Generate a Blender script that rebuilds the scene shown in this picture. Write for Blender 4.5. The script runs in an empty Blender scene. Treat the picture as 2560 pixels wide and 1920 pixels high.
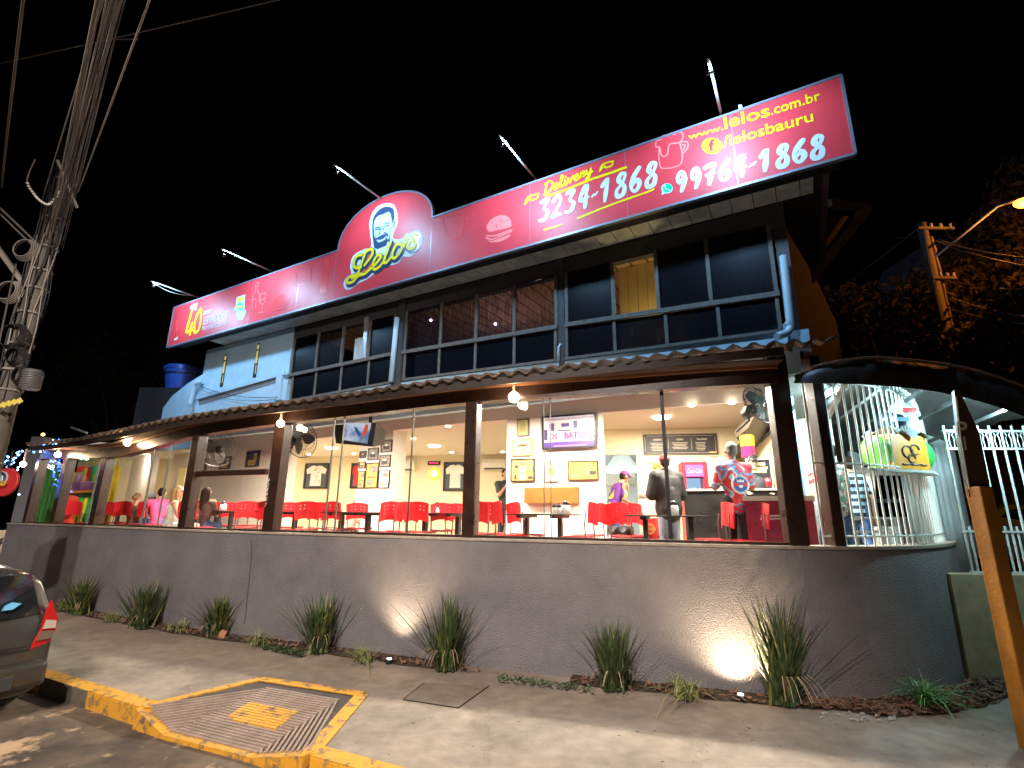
import bpy, bmesh, math, random
from mathutils import Vector, Matrix, Euler, Quaternion
random.seed(7)
D = bpy.data
C = bpy.context.scene.collection
PI = math.pi
# ------------------------------------------------------------ camera
EYE = Vector((0, 0, 1.75))
PITCH, ROLL, FOC = math.radians(14.36), math.radians(0.6), 1093 * 2560 / 2212
_R = Vector((1, 0, 0)); _F = Vector((0, math.cos(PITCH), math.sin(PITCH))); _U = Vector((0, -math.sin(PITCH), math.cos(PITCH)))
RR = _R * math.cos(ROLL) + _U * math.sin(ROLL)
UU = _U * math.cos(ROLL) - _R * math.sin(ROLL)
cam = D.cameras.new('camera'); camo = D.objects.new('camera', cam); C.objects.link(camo)
cam.sensor_width = 36; cam.lens = 36 * FOC / 2560; cam.clip_end = 2000; cam.clip_start = 0.05
m = Matrix((RR, UU, -_F)).transposed().to_4x4(); m.translation = EYE
camo.matrix_world = m
bpy.context.scene.camera = camo
# ------------------------------------------------------------ world and exposure
w = D.worlds.new('World'); bpy.context.scene.world = w; w.use_nodes = True
nt = w.node_tree
sky = nt.nodes.new('ShaderNodeTexSky'); sky.sky_type = 'NISHITA'; sky.sun_disc = False
sky.sun_elevation = math.radians(-6); sky.sun_rotation = math.radians(200)
nt.nodes['Background'].inputs['Strength'].default_value = 0.02
nt.links.new(sky.outputs[0], nt.nodes['Background'].inputs['Color'])
sc = bpy.context.scene
sc.view_settings.view_transform = 'Standard'; sc.view_settings.look = 'None'
sc.view_settings.exposure = 0.75; sc.view_settings.gamma = 1
sc.render.engine = 'CYCLES'
sc.cycles.max_bounces = 7; sc.cycles.transparent_max_bounces = 16
sc.cycles.sample_clamp_indirect = 4

def lamp(name, kind, loc, power, color, size=0.1, target=None, spot=None, blend=0.5, parent=None, sizey=None):
    l = D.lights.new(name, kind); l.energy = power; l.color = color
    if kind == 'AREA':
        l.size = size
        if sizey: l.shape = 'RECTANGLE'; l.size_y = sizey
    else: l.shadow_soft_size = size
    if kind == 'SPOT': l.spot_size = math.radians(spot); l.spot_blend = blend
    o = D.objects.new(name, l); C.objects.link(o)
    o.location = loc
    if target is not None:
        d = Vector(target) - Vector(loc); o.rotation_euler = d.to_track_quat('-Z', 'Y').to_euler()
    if parent:
        o.parent = parent; o.matrix_parent_inverse = Matrix.Translation(parent.location).inverted()
    return o
# street lamp on the pavement behind the photographer, sodium lamp down the side street
for _x, _y in ((-3.3, -4.7), (-1.75, -5.0)):  # twin-headed street lamp behind the photographer
    lamp('street_light', 'SPOT', (_x, _y, 8.5), 3500, (1.0, 0.85, 0.77), 0.16, target=(-5.2, 4.6, -1.6), spot=84, blend=0.6)

# ------------------------------------------------------------ pixel to place helpers (photo pixels, 2560 wide)
def ray(sx, sy): return (sx - 1280) * RR - (sy - 960) * UU + FOC * _F
def G(sx, sy, z):
    q = ray(sx, sy); return EYE + q * ((z - EYE.z) / q.z)
def RX(sx, sy=1270):
    q = ray(sx, sy); return q.x / q.y
def RZ(sx, sy):
    q = ray(sx, sy); return q.z / q.y
def AT(sx, sy, Y):
    q = ray(sx, sy); return EYE + q * (Y / q.y)

# ------------------------------------------------------------ materials
MATS = {}
def mat(name, col, rough=0.6, metal=0.0, var=0.0, scale=8.0, bump=0.0, bscale=60.0, emit=None, es=0.0, spec=0.5, alpha=None, coat=0.0):
    if name in MATS: return MATS[name]
    m = D.materials.new(name); m.use_nodes = True; nt = m.node_tree; b = nt.nodes['Principled BSDF']
    b.inputs['Base Color'].default_value = (*col, 1); b.inputs['Roughness'].default_value = rough
    b.inputs['Metallic'].default_value = metal; b.inputs['Specular IOR Level'].default_value = spec
    if coat: b.inputs['Coat Weight'].default_value = coat; b.inputs['Coat Roughness'].default_value = 0.08
    tc = nt.nodes.new('ShaderNodeTexCoord')
    if var > 0:
        n = nt.nodes.new('ShaderNodeTexNoise'); n.inputs['Scale'].default_value = scale; n.inputs['Detail'].default_value = 8; n.inputs['Roughness'].default_value = 0.65
        nt.links.new(tc.outputs['Object'], n.inputs['Vector'])
        mr = nt.nodes.new('ShaderNodeMapRange'); mr.inputs['From Min'].default_value = 0.3; mr.inputs['From Max'].default_value = 0.7
        mr.inputs['To Min'].default_value = 1 - var; mr.inputs['To Max'].default_value = 1 + var
        nt.links.new(n.outputs['Fac'], mr.inputs['Value'])
        mx = nt.nodes.new('ShaderNodeVectorMath'); mx.operation = 'SCALE'; mx.inputs[0].default_value = col
        nt.links.new(mr.outputs[0], mx.inputs['Scale']); nt.links.new(mx.outputs[0], b.inputs['Base Color'])
        rr = nt.nodes.new('ShaderNodeMapRange'); rr.inputs['To Min'].default_value = max(0.02, rough - 0.12); rr.inputs['To Max'].default_value = min(1, rough + 0.12)
        nt.links.new(n.outputs['Fac'], rr.inputs['Value']); nt.links.new(rr.outputs[0], b.inputs['Roughness'])
    if bump > 0:
        n2 = nt.nodes.new('ShaderNodeTexNoise'); n2.inputs['Scale'].default_value = bscale; n2.inputs['Detail'].default_value = 4
        nt.links.new(tc.outputs['Object'], n2.inputs['Vector'])
        bp = nt.nodes.new('ShaderNodeBump'); bp.inputs['Strength'].default_value = min(1, bump); bp.inputs['Distance'].default_value = 0.01 * max(1, bump)
        nt.links.new(n2.outputs['Fac'], bp.inputs['Height']); nt.links.new(bp.outputs[0], b.inputs['Normal'])
    if emit: b.inputs['Emission Color'].default_value = (*emit, 1); b.inputs['Emission Strength'].default_value = es
    MATS[name] = m; return m
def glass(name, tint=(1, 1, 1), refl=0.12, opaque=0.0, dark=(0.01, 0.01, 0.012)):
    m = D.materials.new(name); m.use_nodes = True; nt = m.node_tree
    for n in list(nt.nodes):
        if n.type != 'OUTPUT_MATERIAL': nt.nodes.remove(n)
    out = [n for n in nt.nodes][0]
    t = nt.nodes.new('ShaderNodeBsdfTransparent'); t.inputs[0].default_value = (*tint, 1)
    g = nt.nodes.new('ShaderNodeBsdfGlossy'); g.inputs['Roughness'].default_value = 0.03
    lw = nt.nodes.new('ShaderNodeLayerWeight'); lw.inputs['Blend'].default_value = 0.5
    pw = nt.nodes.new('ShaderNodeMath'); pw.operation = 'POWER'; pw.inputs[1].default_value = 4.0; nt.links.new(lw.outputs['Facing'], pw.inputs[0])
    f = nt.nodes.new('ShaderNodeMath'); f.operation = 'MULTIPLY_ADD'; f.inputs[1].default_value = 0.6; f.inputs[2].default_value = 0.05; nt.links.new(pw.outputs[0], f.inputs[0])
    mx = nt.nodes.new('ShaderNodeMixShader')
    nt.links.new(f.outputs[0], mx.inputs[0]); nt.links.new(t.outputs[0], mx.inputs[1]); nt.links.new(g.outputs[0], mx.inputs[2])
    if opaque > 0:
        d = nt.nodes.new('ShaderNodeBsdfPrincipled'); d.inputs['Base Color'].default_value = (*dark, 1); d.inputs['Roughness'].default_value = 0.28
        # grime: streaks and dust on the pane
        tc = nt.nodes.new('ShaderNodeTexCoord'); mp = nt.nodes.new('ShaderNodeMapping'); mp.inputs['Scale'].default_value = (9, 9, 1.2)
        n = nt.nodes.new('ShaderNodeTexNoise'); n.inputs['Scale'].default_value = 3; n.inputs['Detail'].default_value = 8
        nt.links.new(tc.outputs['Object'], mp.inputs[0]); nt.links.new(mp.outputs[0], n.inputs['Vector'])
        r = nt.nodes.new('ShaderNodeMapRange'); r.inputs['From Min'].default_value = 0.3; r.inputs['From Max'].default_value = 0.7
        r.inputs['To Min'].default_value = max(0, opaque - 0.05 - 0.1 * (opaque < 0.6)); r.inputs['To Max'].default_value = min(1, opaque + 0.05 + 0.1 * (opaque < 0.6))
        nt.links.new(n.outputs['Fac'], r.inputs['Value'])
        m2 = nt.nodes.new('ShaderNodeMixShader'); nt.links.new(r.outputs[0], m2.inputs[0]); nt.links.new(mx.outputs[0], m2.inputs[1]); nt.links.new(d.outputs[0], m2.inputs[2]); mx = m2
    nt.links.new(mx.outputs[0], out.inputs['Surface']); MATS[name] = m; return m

# ------------------------------------------------------------ mesh builder
class MB:
    def __init__(s): s.v = []; s.f = []
    def add(s, vs, fs):
        o = len(s.v); s.v += [Vector(v) for v in vs]; s.f += [tuple(i + o for i in f) for f in fs]; return s
    def hexa(s, p):  # 8 points, bottom 4 ccw then top 4
        return s.add(p, [(3, 2, 1, 0), (4, 5, 6, 7), (0, 1, 5, 4), (1, 2, 6, 5), (2, 3, 7, 6), (3, 0, 4, 7)])
    def box(s, x0, y0, z0, x1, y1, z1, M=None):
        p = [(x0, y0, z0), (x1, y0, z0), (x1, y1, z0), (x0, y1, z0), (x0, y0, z1), (x1, y0, z1), (x1, y1, z1), (x0, y1, z1)]
        p = [Vector(q) for q in p]
        if M: p = [M @ q for q in p]
        return s.hexa(p)
    def bar(s, a, b, w, h, up=(0, 0, 1)):  # box beam from a to b, w sideways, h along up
        a = Vector(a); b = Vector(b); d = (b - a).normalized(); side = d.cross(Vector(up))
        if side.length < 1e-4: side = Vector((1, 0, 0))
        side.normalize(); u = side.cross(d).normalized()
        p = []
        for q in (a, b):
            for i, j in ((-1, -1), (1, -1), (1, 1), (-1, 1)): p.append(q + side * (i * w / 2) + u * (j * h / 2))
        return s.add(p, [(0, 1, 2, 3), (7, 6, 5, 4), (0, 4, 5, 1), (1, 5, 6, 2), (2, 6, 7, 3), (3, 7, 4, 0)])
    def tube(s, pts, r, n=8, cap=True):
        pts = [Vector(p) for p in pts]; rs = r if isinstance(r, (list, tuple)) else [r] * len(pts)
        vs = []; fs = []; ref = None
        for i, p in enumerate(pts):
            d = (pts[min(i + 1, len(pts) - 1)] - pts[max(i - 1, 0)]).normalized()
            if ref is None:
                ref = d.cross(Vector((0, 0, 1)))
                if ref.length < 1e-3: ref = d.cross(Vector((1, 0, 0)))
            ref = (ref - d * ref.dot(d)).normalized(); b = d.cross(ref)
            for k in range(n):
                a = 2 * PI * k / n; vs.append(p + (ref * math.cos(a) + b * math.sin(a)) * rs[i])
        for i in range(len(pts) - 1):
            for k in range(n):
                k2 = (k + 1) % n; fs.append((i * n + k, i * n + k2, (i + 1) * n + k2, (i + 1) * n + k))
        if cap: fs.append(tuple(range(n - 1, -1, -1))); fs.append(tuple((len(pts) - 1) * n + k for k in range(n)))
        return s.add(vs, fs)
    def lathe(s, prof, c=(0, 0, 0), n=24, axis='Z', M=None):
        vs = []; fs = []
        for r, z in prof:
            for k in range(n):
                a = 2 * PI * k / n; q = Vector((r * math.cos(a), r * math.sin(a), z))
                if axis == 'Y': q = Vector((q.x, q.z, q.y))
                if axis == 'X': q = Vector((q.z, q.x, q.y))
                q = q + Vector(c)
                if M: q = M @ q
                vs.append(q)
        for i in range(len(prof) - 1):
            for k in range(n):
                k2 = (k + 1) % n; fs.append((i * n + k, i * n + k2, (i + 1) * n + k2, (i + 1) * n + k))
        if prof[0][0] > 1e-4: fs.append(tuple(range(n - 1, -1, -1)))
        if prof[-1][0] > 1e-4: fs.append(tuple((len(prof) - 1) * n + k for k in range(n)))
        return s.add(vs, fs)
    def ball(s, c, r, n=12, m_=8, M=None):
        if not isinstance(r, (tuple, list)): r = (r, r, r)
        vs = []; fs = []; c = Vector(c)
        for i in range(m_ + 1):
            t = PI * i / m_
            for k in range(n):
                a = 2 * PI * k / n; q = Vector((r[0] * math.sin(t) * math.cos(a), r[1] * math.sin(t) * math.sin(a), r[2] * math.cos(t)))
                if M: q = M @ q
                vs.append(c + q)
        for i in range(m_):
            for k in range(n):
                k2 = (k + 1) % n; fs.append((i * n + k, (i + 1) * n + k, (i + 1) * n + k2, i * n + k2))
        return s.add(vs, fs)
    def prism(s, pts, d):  # polygon extruded by vector d
        pts = [Vector(p) for p in pts]; n = len(pts); d = Vector(d)
        return s.add(pts + [p + d for p in pts], [tuple(range(n - 1, -1, -1)), tuple(range(n, 2 * n))] + [(i, (i + 1) % n, (i + 1) % n + n, i + n) for i in range(n)])
    def mesh(s, name, smooth=False, bevel=0.0, merge=False):
        me = D.meshes.new(name); me.from_pydata([tuple(v) for v in s.v], [], s.f)
        bm = bmesh.new(); bm.from_mesh(me)
        if merge: bmesh.ops.remove_doubles(bm, verts=bm.verts, dist=1e-4)
        bmesh.ops.recalc_face_normals(bm, faces=bm.faces)
        if bevel > 0: bmesh.ops.bevel(bm, geom=list(bm.edges), offset=bevel, segments=2, profile=0.6, affect='EDGES', clamp_overlap=True)
        bm.to_mesh(me); bm.free()
        if smooth:
            for p in me.polygons: p.use_smooth = True
        return me
    def build(s, name, material, parent=None, smooth=False, bevel=0.0, autosmooth=False, local=False):
        me = s.mesh(name, smooth or autosmooth, bevel)
        me.materials.append(material)
        o = D.objects.new(name, me); C.objects.link(o)
        if autosmooth:
            try:
                bm = bmesh.new(); bm.from_mesh(me)
                for e in bm.edges:
                    if len(e.link_faces) == 2 and e.calc_face_angle(0) > 0.6: e.smooth = False
                bm.to_mesh(me); bm.free()
            except Exception: pass
        if parent is not None:
            o.parent = parent
            if not local: o.matrix_parent_inverse = root_matrix(parent).inverted()
        return o
def root_matrix(o):
    M = Matrix.LocRotScale(o.location, o.rotation_euler.to_quaternion(), o.scale)
    if o.parent: M = root_matrix(o.parent) @ o.matrix_parent_inverse @ M
    return M
def empty(name, loc=(0, 0, 0), rz=0):
    o = D.objects.new(name, None); C.objects.link(o); o.location = loc; o.rotation_euler = (0, 0, rz); o.empty_display_size = 0.1; return o
def tag(o, label, cat, group=None):
    o['label'] = label; o['category'] = cat
    if group: o['group'] = group
    return o
def struct(o, kind='structure'): o['kind'] = kind; return o
def copy_tree(o, parent=None):
    c = o.copy(); C.objects.link(c)
    if parent is not None: c.parent = parent; c.matrix_parent_inverse = o.matrix_parent_inverse.copy()
    for ch in o.children: copy_tree(ch, c)
    return c

class Frame:  # a vertical plane through two ground points; n faces the photographer
    def __init__(s, A, B):
        s.A = Vector((A[0], A[1], 0)); s.u = Vector((B[0] - A[0], B[1] - A[1], 0)); s.L = s.u.length; s.u.normalize()
        s.n = Vector((s.u.y, -s.u.x, 0))
        if s.n.dot(EYE - s.A) < 0: s.n = -s.n
    def px(s, sx, sy):
        q = ray(sx, sy); k = (s.A - EYE).dot(s.n) / q.dot(s.n); P = EYE + q * k
        return ((P - s.A).dot(s.u), P.z)
    def pt(s, u, z, off=0.0): return s.A + s.u * u + Vector((0, 0, z)) + s.n * off
    def P(s, sx, sy, off=0.0): return s.pt(*s.px(sx, sy), off)
    def shifted(s, off):
        a = s.A + s.n * off; b = a + s.u; return Frame((a.x, a.y), (b.x, b.y))
    def M(s, u, z, off=0): # local x along u, y away from viewer, z up
        M = Matrix((s.u, -s.n, Vector((0, 0, 1)))).transposed().to_4x4(); M.translation = s.pt(u, z, off); return M
    def slab(s, mb, u0, z0, u1, z1, o0, o1):  # box on the plane between offsets
        c = [s.pt(u0, z0, o0), s.pt(u1, z0, o0), s.pt(u1, z0, o1), s.pt(u0, z0, o1), s.pt(u0, z1, o0), s.pt(u1, z1, o0), s.pt(u1, z1, o1), s.pt(u0, z1, o1)]
        return mb.hexa(c)
    def quadslab(s, mb, q, o0, o1):  # q: 4 (u,z)
        return mb.prism([s.pt(u, z, o0) for u, z in q], s.n * (o1 - o0))

def smooth_line(pts, k=4, closed=False):
    if len(pts) < 3: return list(pts)
    out = []; n = len(pts)
    for i in range(n - (0 if closed else 1)):
        p0 = pts[(i - 1) % n] if closed or i > 0 else pts[i]; p1 = pts[i]; p2 = pts[(i + 1) % n]; p3 = pts[(i + 2) % n] if closed or i < n - 2 else p2
        for j in range(k):
            t = j / k
            out.append(tuple(0.5 * (2 * b + (c - a) * t + (2 * a - 5 * b + 4 * c - d) * t * t + (3 * b - a - 3 * c + d) * t ** 3) for a, b, c, d in zip(p0, p1, p2, p3)))
    out.append(pts[0] if closed else pts[-1]); return out
_lay = [0]
def ribbon(mb, fr, pts, w, off, smooth=True, wts=None, th=0.002):
    """flat painted stroke on a frame; pts in (u,z)"""
    if smooth: pts = smooth_line(pts)
    P = [Vector((a, b)) for a, b in pts]; n = len(P); L = []; Rr = []
    for i in range(n):
        d = P[min(i + 1, n - 1)] - P[max(i - 1, 0)]
        if d.length < 1e-6: d = Vector((1, 0))
        d.normalize(); nn = Vector((-d.y, d.x)); t = i / (n - 1)
        ww = w / 2 * (wts(t) if wts else 1)
        L.append(P[i] + nn * ww); Rr.append(P[i] - nn * ww)
    _lay[0] += 1; o = off + (_lay[0] % 12) * 0.00025
    for i in range(n - 1):
        q = [L[i], Rr[i], Rr[i + 1], L[i + 1]]
        mb.add([fr.pt(a.x, a.y, o) for a in q], [(0, 1, 2, 3)])
    for e in (0, n - 1):
        c = P[e]; ww = (L[e] - Rr[e]).length / 2
        if ww > 0.002:
            o2 = o + 0.0001 + 0.00002 * (e > 0)
            mb.add([fr.pt(c.x + ww * math.cos(2 * PI * k / 10), c.y + ww * math.sin(2 * PI * k / 10), o2) for k in range(10)], [tuple(range(10))])
def flat(mb, fr, pts, off): mb.add([fr.pt(a, b, off) for a, b in pts], [tuple(range(len(pts)))])
def text_mesh(s, bold=0.0, shear=0.0, space=1.0):
    cu = D.curves.new('lettering', 'FONT'); cu.body = s; cu.size = 1; cu.offset = bold; cu.shear = shear; cu.space_character = space; cu.resolution_u = 3
    o = D.objects.new('lettering', cu); C.objects.link(o)
    dg = bpy.context.evaluated_depsgraph_get(); dg.update()
    me = D.meshes.new_from_object(o.evaluated_get(dg)); D.objects.remove(o); D.curves.remove(cu); return me
def text(fr, s, pA, pB, h, off, material, parent, bold=0.0, shear=0.0, space=1.0, name='lettering'):
    """pA,pB baseline ends in (u,z); h = capital height in metres"""
    me = text_mesh(s, bold, shear, space)
    xs = [v.co.x for v in me.vertices]; x0, x1 = min(xs), max(xs); cap = 0.70
    for v in me.vertices:
        t = (v.co.x - x0) / (x1 - x0); u = pA[0] + (pB[0] - pA[0]) * t; z = pA[1] + (pB[1] - pA[1]) * t + v.co.y / cap * h
        v.co = fr.pt(u, z, off)
    me.materials.append(material)
    o = D.objects.new(name, me); C.objects.link(o)
    if parent is not None: o.parent = parent; o.matrix_parent_inverse = root_matrix(parent).inverted()
    return o
# ------------------------------------------------------------ shared materials
M_white = mat('white_paint', (0.78, 0.75, 0.70), 0.7, var=0.04, scale=3)
M_cream = mat('cream_paint', (0.74, 0.66, 0.46), 0.75, var=0.05, scale=2)
M_ceil = mat('ceiling_paint', (0.80, 0.75, 0.62), 0.8)
M_facade = mat('facade_floodlit_blue', (0.42, 0.66, 0.82), 0.75, var=0.12, scale=2.5, bump=0.3)  # cold floodlight blue is mixed into the wall's base colour
M_brown = mat('dark_brown_metal', (0.028, 0.014, 0.010), 0.30, var=0.25, scale=5)
M_black = mat('black_plastic', (0.012, 0.012, 0.013), 0.4)
M_steel = mat('grey_steel', (0.35, 0.36, 0.37), 0.35, metal=0.8)
M_darkwood = mat('weathered_grey_wood', (0.13, 0.125, 0.11), 0.75, var=0.35, scale=12, bump=0.4)
M_red = mat('red_plastic', (0.72, 0.02, 0.025), 0.32)
M_wood = mat('varnished_wood', (0.36, 0.13, 0.03), 0.4, var=0.2, scale=4)
M_pic = mat('sepia_print', (0.5, 0.33, 0.12), 0.5, var=0.6, scale=12)
M_paper = mat('white_paper', (0.75, 0.73, 0.66), 0.6, var=0.15, scale=20)
M_glass = glass('clear_glass')
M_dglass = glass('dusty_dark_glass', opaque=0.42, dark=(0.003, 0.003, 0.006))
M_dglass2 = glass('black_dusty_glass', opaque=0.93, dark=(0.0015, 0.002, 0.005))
# ============================================================ GROUND
def ground_mat(name, base, dark, patches=None, rough=0.85, sc=1.0, cracks=True):
    m = D.materials.new(name); m.use_nodes = True; nt = m.node_tree; b = nt.nodes['Principled BSDF']; N = nt.nodes; Lk = nt.links
    tc = N.new('ShaderNodeTexCoord')
    def noise(s, d=8, r=0.6):
        n = N.new('ShaderNodeTexNoise'); n.inputs['Scale'].default_value = s; n.inputs['Detail'].default_value = d; n.inputs['Roughness'].default_value = r
        Lk.new(tc.outputs['Object'], n.inputs['Vector']); return n
    n1 = noise(0.9 * sc); n2 = noise(6 * sc); n3 = noise(90 * sc, 3)
    r1 = N.new('ShaderNodeValToRGB'); r1.color_ramp.elements[0].position = 0.36; r1.color_ramp.elements[1].position = 0.62
    r1.color_ramp.elements[0].color = (*dark, 1); r1.color_ramp.elements[1].color = (*base, 1)
    Lk.new(n1.outputs['Fac'], r1.inputs[0])
    mx = N.new('ShaderNodeMix'); mx.data_type = 'RGBA'; mx.blend_type = 'OVERLAY'; mx.inputs['Factor'].default_value = 0.55
    Lk.new(r1.outputs[0], mx.inputs['A']); Lk.new(n2.outputs['Fac'], mx.inputs['B'])
    hs = N.new('ShaderNodeHueSaturation'); hs.inputs['Saturation'].default_value = 0.9; Lk.new(mx.outputs['Result'], hs.inputs['Color'])
    col = hs.outputs[0]
    if patches:
        n4 = noise(1.6, 6, 0.7); r4 = N.new('ShaderNodeValToRGB'); r4.color_ramp.elements[0].position = 0.53; r4.color_ramp.elements[1].position = 0.60
        Lk.new(n4.outputs['Fac'], r4.inputs[0])
        mp = N.new('ShaderNodeMix'); mp.data_type = 'RGBA'; Lk.new(r4.outputs[0], mp.inputs['Factor']); Lk.new(col, mp.inputs['A']); mp.inputs['B'].default_value = (*patches, 1); col = mp.outputs['Result']
    if cracks:
        v = N.new('ShaderNodeTexVoronoi'); v.feature = 'DISTANCE_TO_EDGE'; v.inputs['Scale'].default_value = 0.55
        wv = N.new('ShaderNodeVectorMath'); wv.operation = 'MULTIPLY_ADD'; wv.inputs[1].default_value = (0.35, 0.35, 0.35)
        Lk.new(n2.outputs['Color'], wv.inputs[0]); Lk.new(tc.outputs['Object'], wv.inputs[2]); Lk.new(wv.outputs[0], v.inputs['Vector'])
        rv = N.new('ShaderNodeMapRange'); rv.inputs['From Max'].default_value = 0.005; rv.inputs['To Min'].default_value = 0.72
        Lk.new(v.outputs['Distance'], rv.inputs['Value'])
        mc = N.new('ShaderNodeVectorMath'); mc.operation = 'SCALE'; Lk.new(col, mc.inputs[0]); Lk.new(rv.outputs[0], mc.inputs['Scale']); col = mc.outputs[0]
    Lk.new(col, b.inputs['Base Color']); b.inputs['Roughness'].default_value = rough
    bp = N.new('ShaderNodeBump'); bp.inputs['Strength'].default_value = 0.5; bp.inputs['Distance'].default_value = 0.01
    ad = N.new('ShaderNodeMath'); ad.operation = 'ADD'; Lk.new(n2.outputs['Fac'], ad.inputs[0]); Lk.new(n3.outputs['Fac'], ad.inputs[1])
    Lk.new(ad.outputs[0], bp.inputs['Height']); Lk.new(bp.outputs[0], b.inputs['Normal'])
    MATS[name] = m; return m
M_asphalt = ground_mat('worn_asphalt', (0.17, 0.12, 0.07), (0.035, 0.028, 0.02), patches=(0.40, 0.28, 0.16), cracks=False)
M_pave = ground_mat('pavement_cement', (0.30, 0.245, 0.18), (0.19, 0.155, 0.118), rough=0.75)
M_ramp = ground_mat('ramp_cement', (0.075, 0.058, 0.05), (0.04, 0.032, 0.028), cracks=False)
M_stucco = mat('rough_grey_stucco', (0.185, 0.175, 0.178), 0.62, var=0.22, scale=1.6, bump=2.4, bscale=75)
M_sill = mat('stone_sill', (0.30, 0.26, 0.21), 0.5, var=0.2, scale=9)

def worn_yellow():
    m = D.materials.new('worn_yellow_paint'); m.use_nodes = True; nt = m.node_tree; b = nt.nodes['Principled BSDF']; N = nt.nodes; Lk = nt.links
    tc = N.new('ShaderNodeTexCoord'); n = N.new('ShaderNodeTexNoise'); n.inputs['Scale'].default_value = 9; n.inputs['Detail'].default_value = 9; n.inputs['Roughness'].default_value = 0.7
    Lk.new(tc.outputs['Object'], n.inputs['Vector']); r = N.new('ShaderNodeValToRGB')
    r.color_ramp.elements[0].position = 0.38; r.color_ramp.elements[0].color = (0.13, 0.10, 0.07, 1); r.color_ramp.elements[1].position = 0.50; r.color_ramp.elements[1].color = (0.60, 0.29, 0.015, 1)
    e = r.color_ramp.elements.new(0.8); e.color = (0.48, 0.28, 0.06, 1)
    Lk.new(n.outputs['Fac'], r.inputs[0]); Lk.new(r.outputs[0], b.inputs['Base Color']); b.inputs['Roughness'].default_value = 0.65
    bp = N.new('ShaderNodeBump'); bp.inputs['Strength'].default_value = 0.4; bp.inputs['Distance'].default_value = 0.004; Lk.new(n.outputs['Fac'], bp.inputs['Height']); Lk.new(bp.outputs[0], b.inputs['Normal'])
    MATS['worn_yellow_paint'] = m; return m
M_yel = worn_yellow()
M_kerb = mat('dark_kerb_stone', (0.10, 0.085, 0.065), 0.8, var=0.4, scale=8, bump=0.5)

bm_ = MB(); bm_.add([(-400, -400, -0.15), (400, -400, -0.15), (400, 400, -0.15), (-400, 400, -0.15)], [(0, 1, 2, 3)])
struct(bm_.build('road', M_asphalt))
def g2(sx, sy, z=0.0):
    p = G(sx, sy, z); return Vector((p.x, p.y))
# kerb line and ramp corners
KA = g2(100, 1690); KL = g2(358, 1770); KR = g2(775, 1888); K2 = g2(940, 1917)
apex = g2(650, 1700); farR = g2(905, 1738)
kd = (KR - KL).normalized(); kn = Vector((-kd.y, kd.x))
if kn.y < 0: kn = -kn
KLL = KL + (KA - KL).normalized() * 14
KRR = KR + kd * 14
inset = 0.14
sw = [KLL, KL, apex, farR, KR, KRR, Vector((30, KRR.y - 2)), Vector((30, 30)), Vector((-30, 30)), Vector((-30, KLL.y))]
bm = bmesh.new(); vs = [bm.verts.new((p.x, p.y, 0)) for p in sw]
es = [bm.edges.new((vs[i], vs[(i + 1) % len(vs)])) for i in range(len(vs))]
bmesh.ops.triangle_fill(bm, edges=es, use_beauty=True); bmesh.ops.recalc_face_normals(bm, faces=bm.faces)
for f in bm.faces:
    if f.normal.z < 0: f.normal_flip()
me = D.meshes.new('pavement'); bm.to_mesh(me); bm.free(); me.materials.append(M_pave)
o = D.objects.new('pavement', me); C.objects.link(o); struct(o)
# kerb: blocks along the edge, painted in turn
def kerbrun(A, B, mats, z0=-0.17, step=0.95, start=0.0):
    d = (B - A); L = d.length; d.normalize(); n = Vector((-d.y, d.x))
    if n.y < 0: n = -n
    t = 0; i = 0
    mbs = {}
    while t < L - 0.02:
        t2 = min(L, t + step); a = A + d * (t + 0.006); b = A + d * (t2 - 0.006)
        mm = mats[i % len(mats)]
        q = [(a - n * 0.01), (b - n * 0.01), (b + n * inset), (a + n * inset)]
        mbs.setdefault(mm, MB()).hexa([(p.x, p.y, z0) for p in q] + [(q[0].x, q[0].y, 0.0), (q[1].x, q[1].y, 0.0), (q[2].x, q[2].y, 0.012), (q[3].x, q[3].y, 0.012)])
        t = t2; i += 1
    for mm, mb in mbs.items(): struct(mb.build('kerb', mm, bevel=0.012))
kerbrun(KL, KLL, [M_yel, M_kerb])
kerbrun(KR, KRR, [M_yel, M_kerb])
for _a, _b in ((KL, KLL), (KR, KRR)):
    _n = Vector((-(_b - _a).y, (_b - _a).x)).normalized(); _n = _n if _n.y > 0 else -_n
    struct(MB().hexa([(p.x, p.y, z) for p, z in ((_a - _n * .008, .003), (_b - _n * .008, .003), (_b + _n * .13, .0135), (_a + _n * .13, .0135), (_a - _n * .008, .006), (_b - _n * .008, .006), (_b + _n * .13, .0165), (_a + _n * .13, .0165))]).build('kerb_top_paint', M_yel))
# painted strip on the kerb tops next to the ramp
def strip(a, b, wd, z, name, mtl, th=0.006):
    d = (b - a).normalized(); n = Vector((-d.y, d.x)) * wd / 2
    q = [a + n, a - n, b - n, b + n]
    return struct(MB().prism([(p.x, p.y, z) for p in q], (0, 0, th)).build(name, mtl))
def strip3(a, b, wd, name, mtl, th=0.012):  # between 3d points
    a = Vector(a); b = Vector(b); d = (b - a); n = Vector((-d.y, d.x, 0)).normalized() * wd / 2
    return struct(MB().prism([a + n, a - n, b - n, b + n], (0, 0, th)).build(name, mtl))
nL = g2(430, 1836, -0.13); nR = g2(640, 1890, -0.13)
c0 = g2(668, 1722); c1 = g2(850, 1752)
ap3 = Vector((apex.x, apex.y, 0.004)); fr3 = Vector((farR.x, farR.y, 0.004)); KL3 = Vector((KL.x, KL.y, 0.004)); KR3 = Vector((KR.x, KR.y, 0.004))
nL3 = Vector((nL.x, nL.y, -0.13)); nR3 = Vector((nR.x, nR.y, -0.13)); c03 = Vector((c0.x, c0.y, -0.004)); c13 = Vector((c1.x, c1.y, -0.004))
rp = MB()
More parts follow.
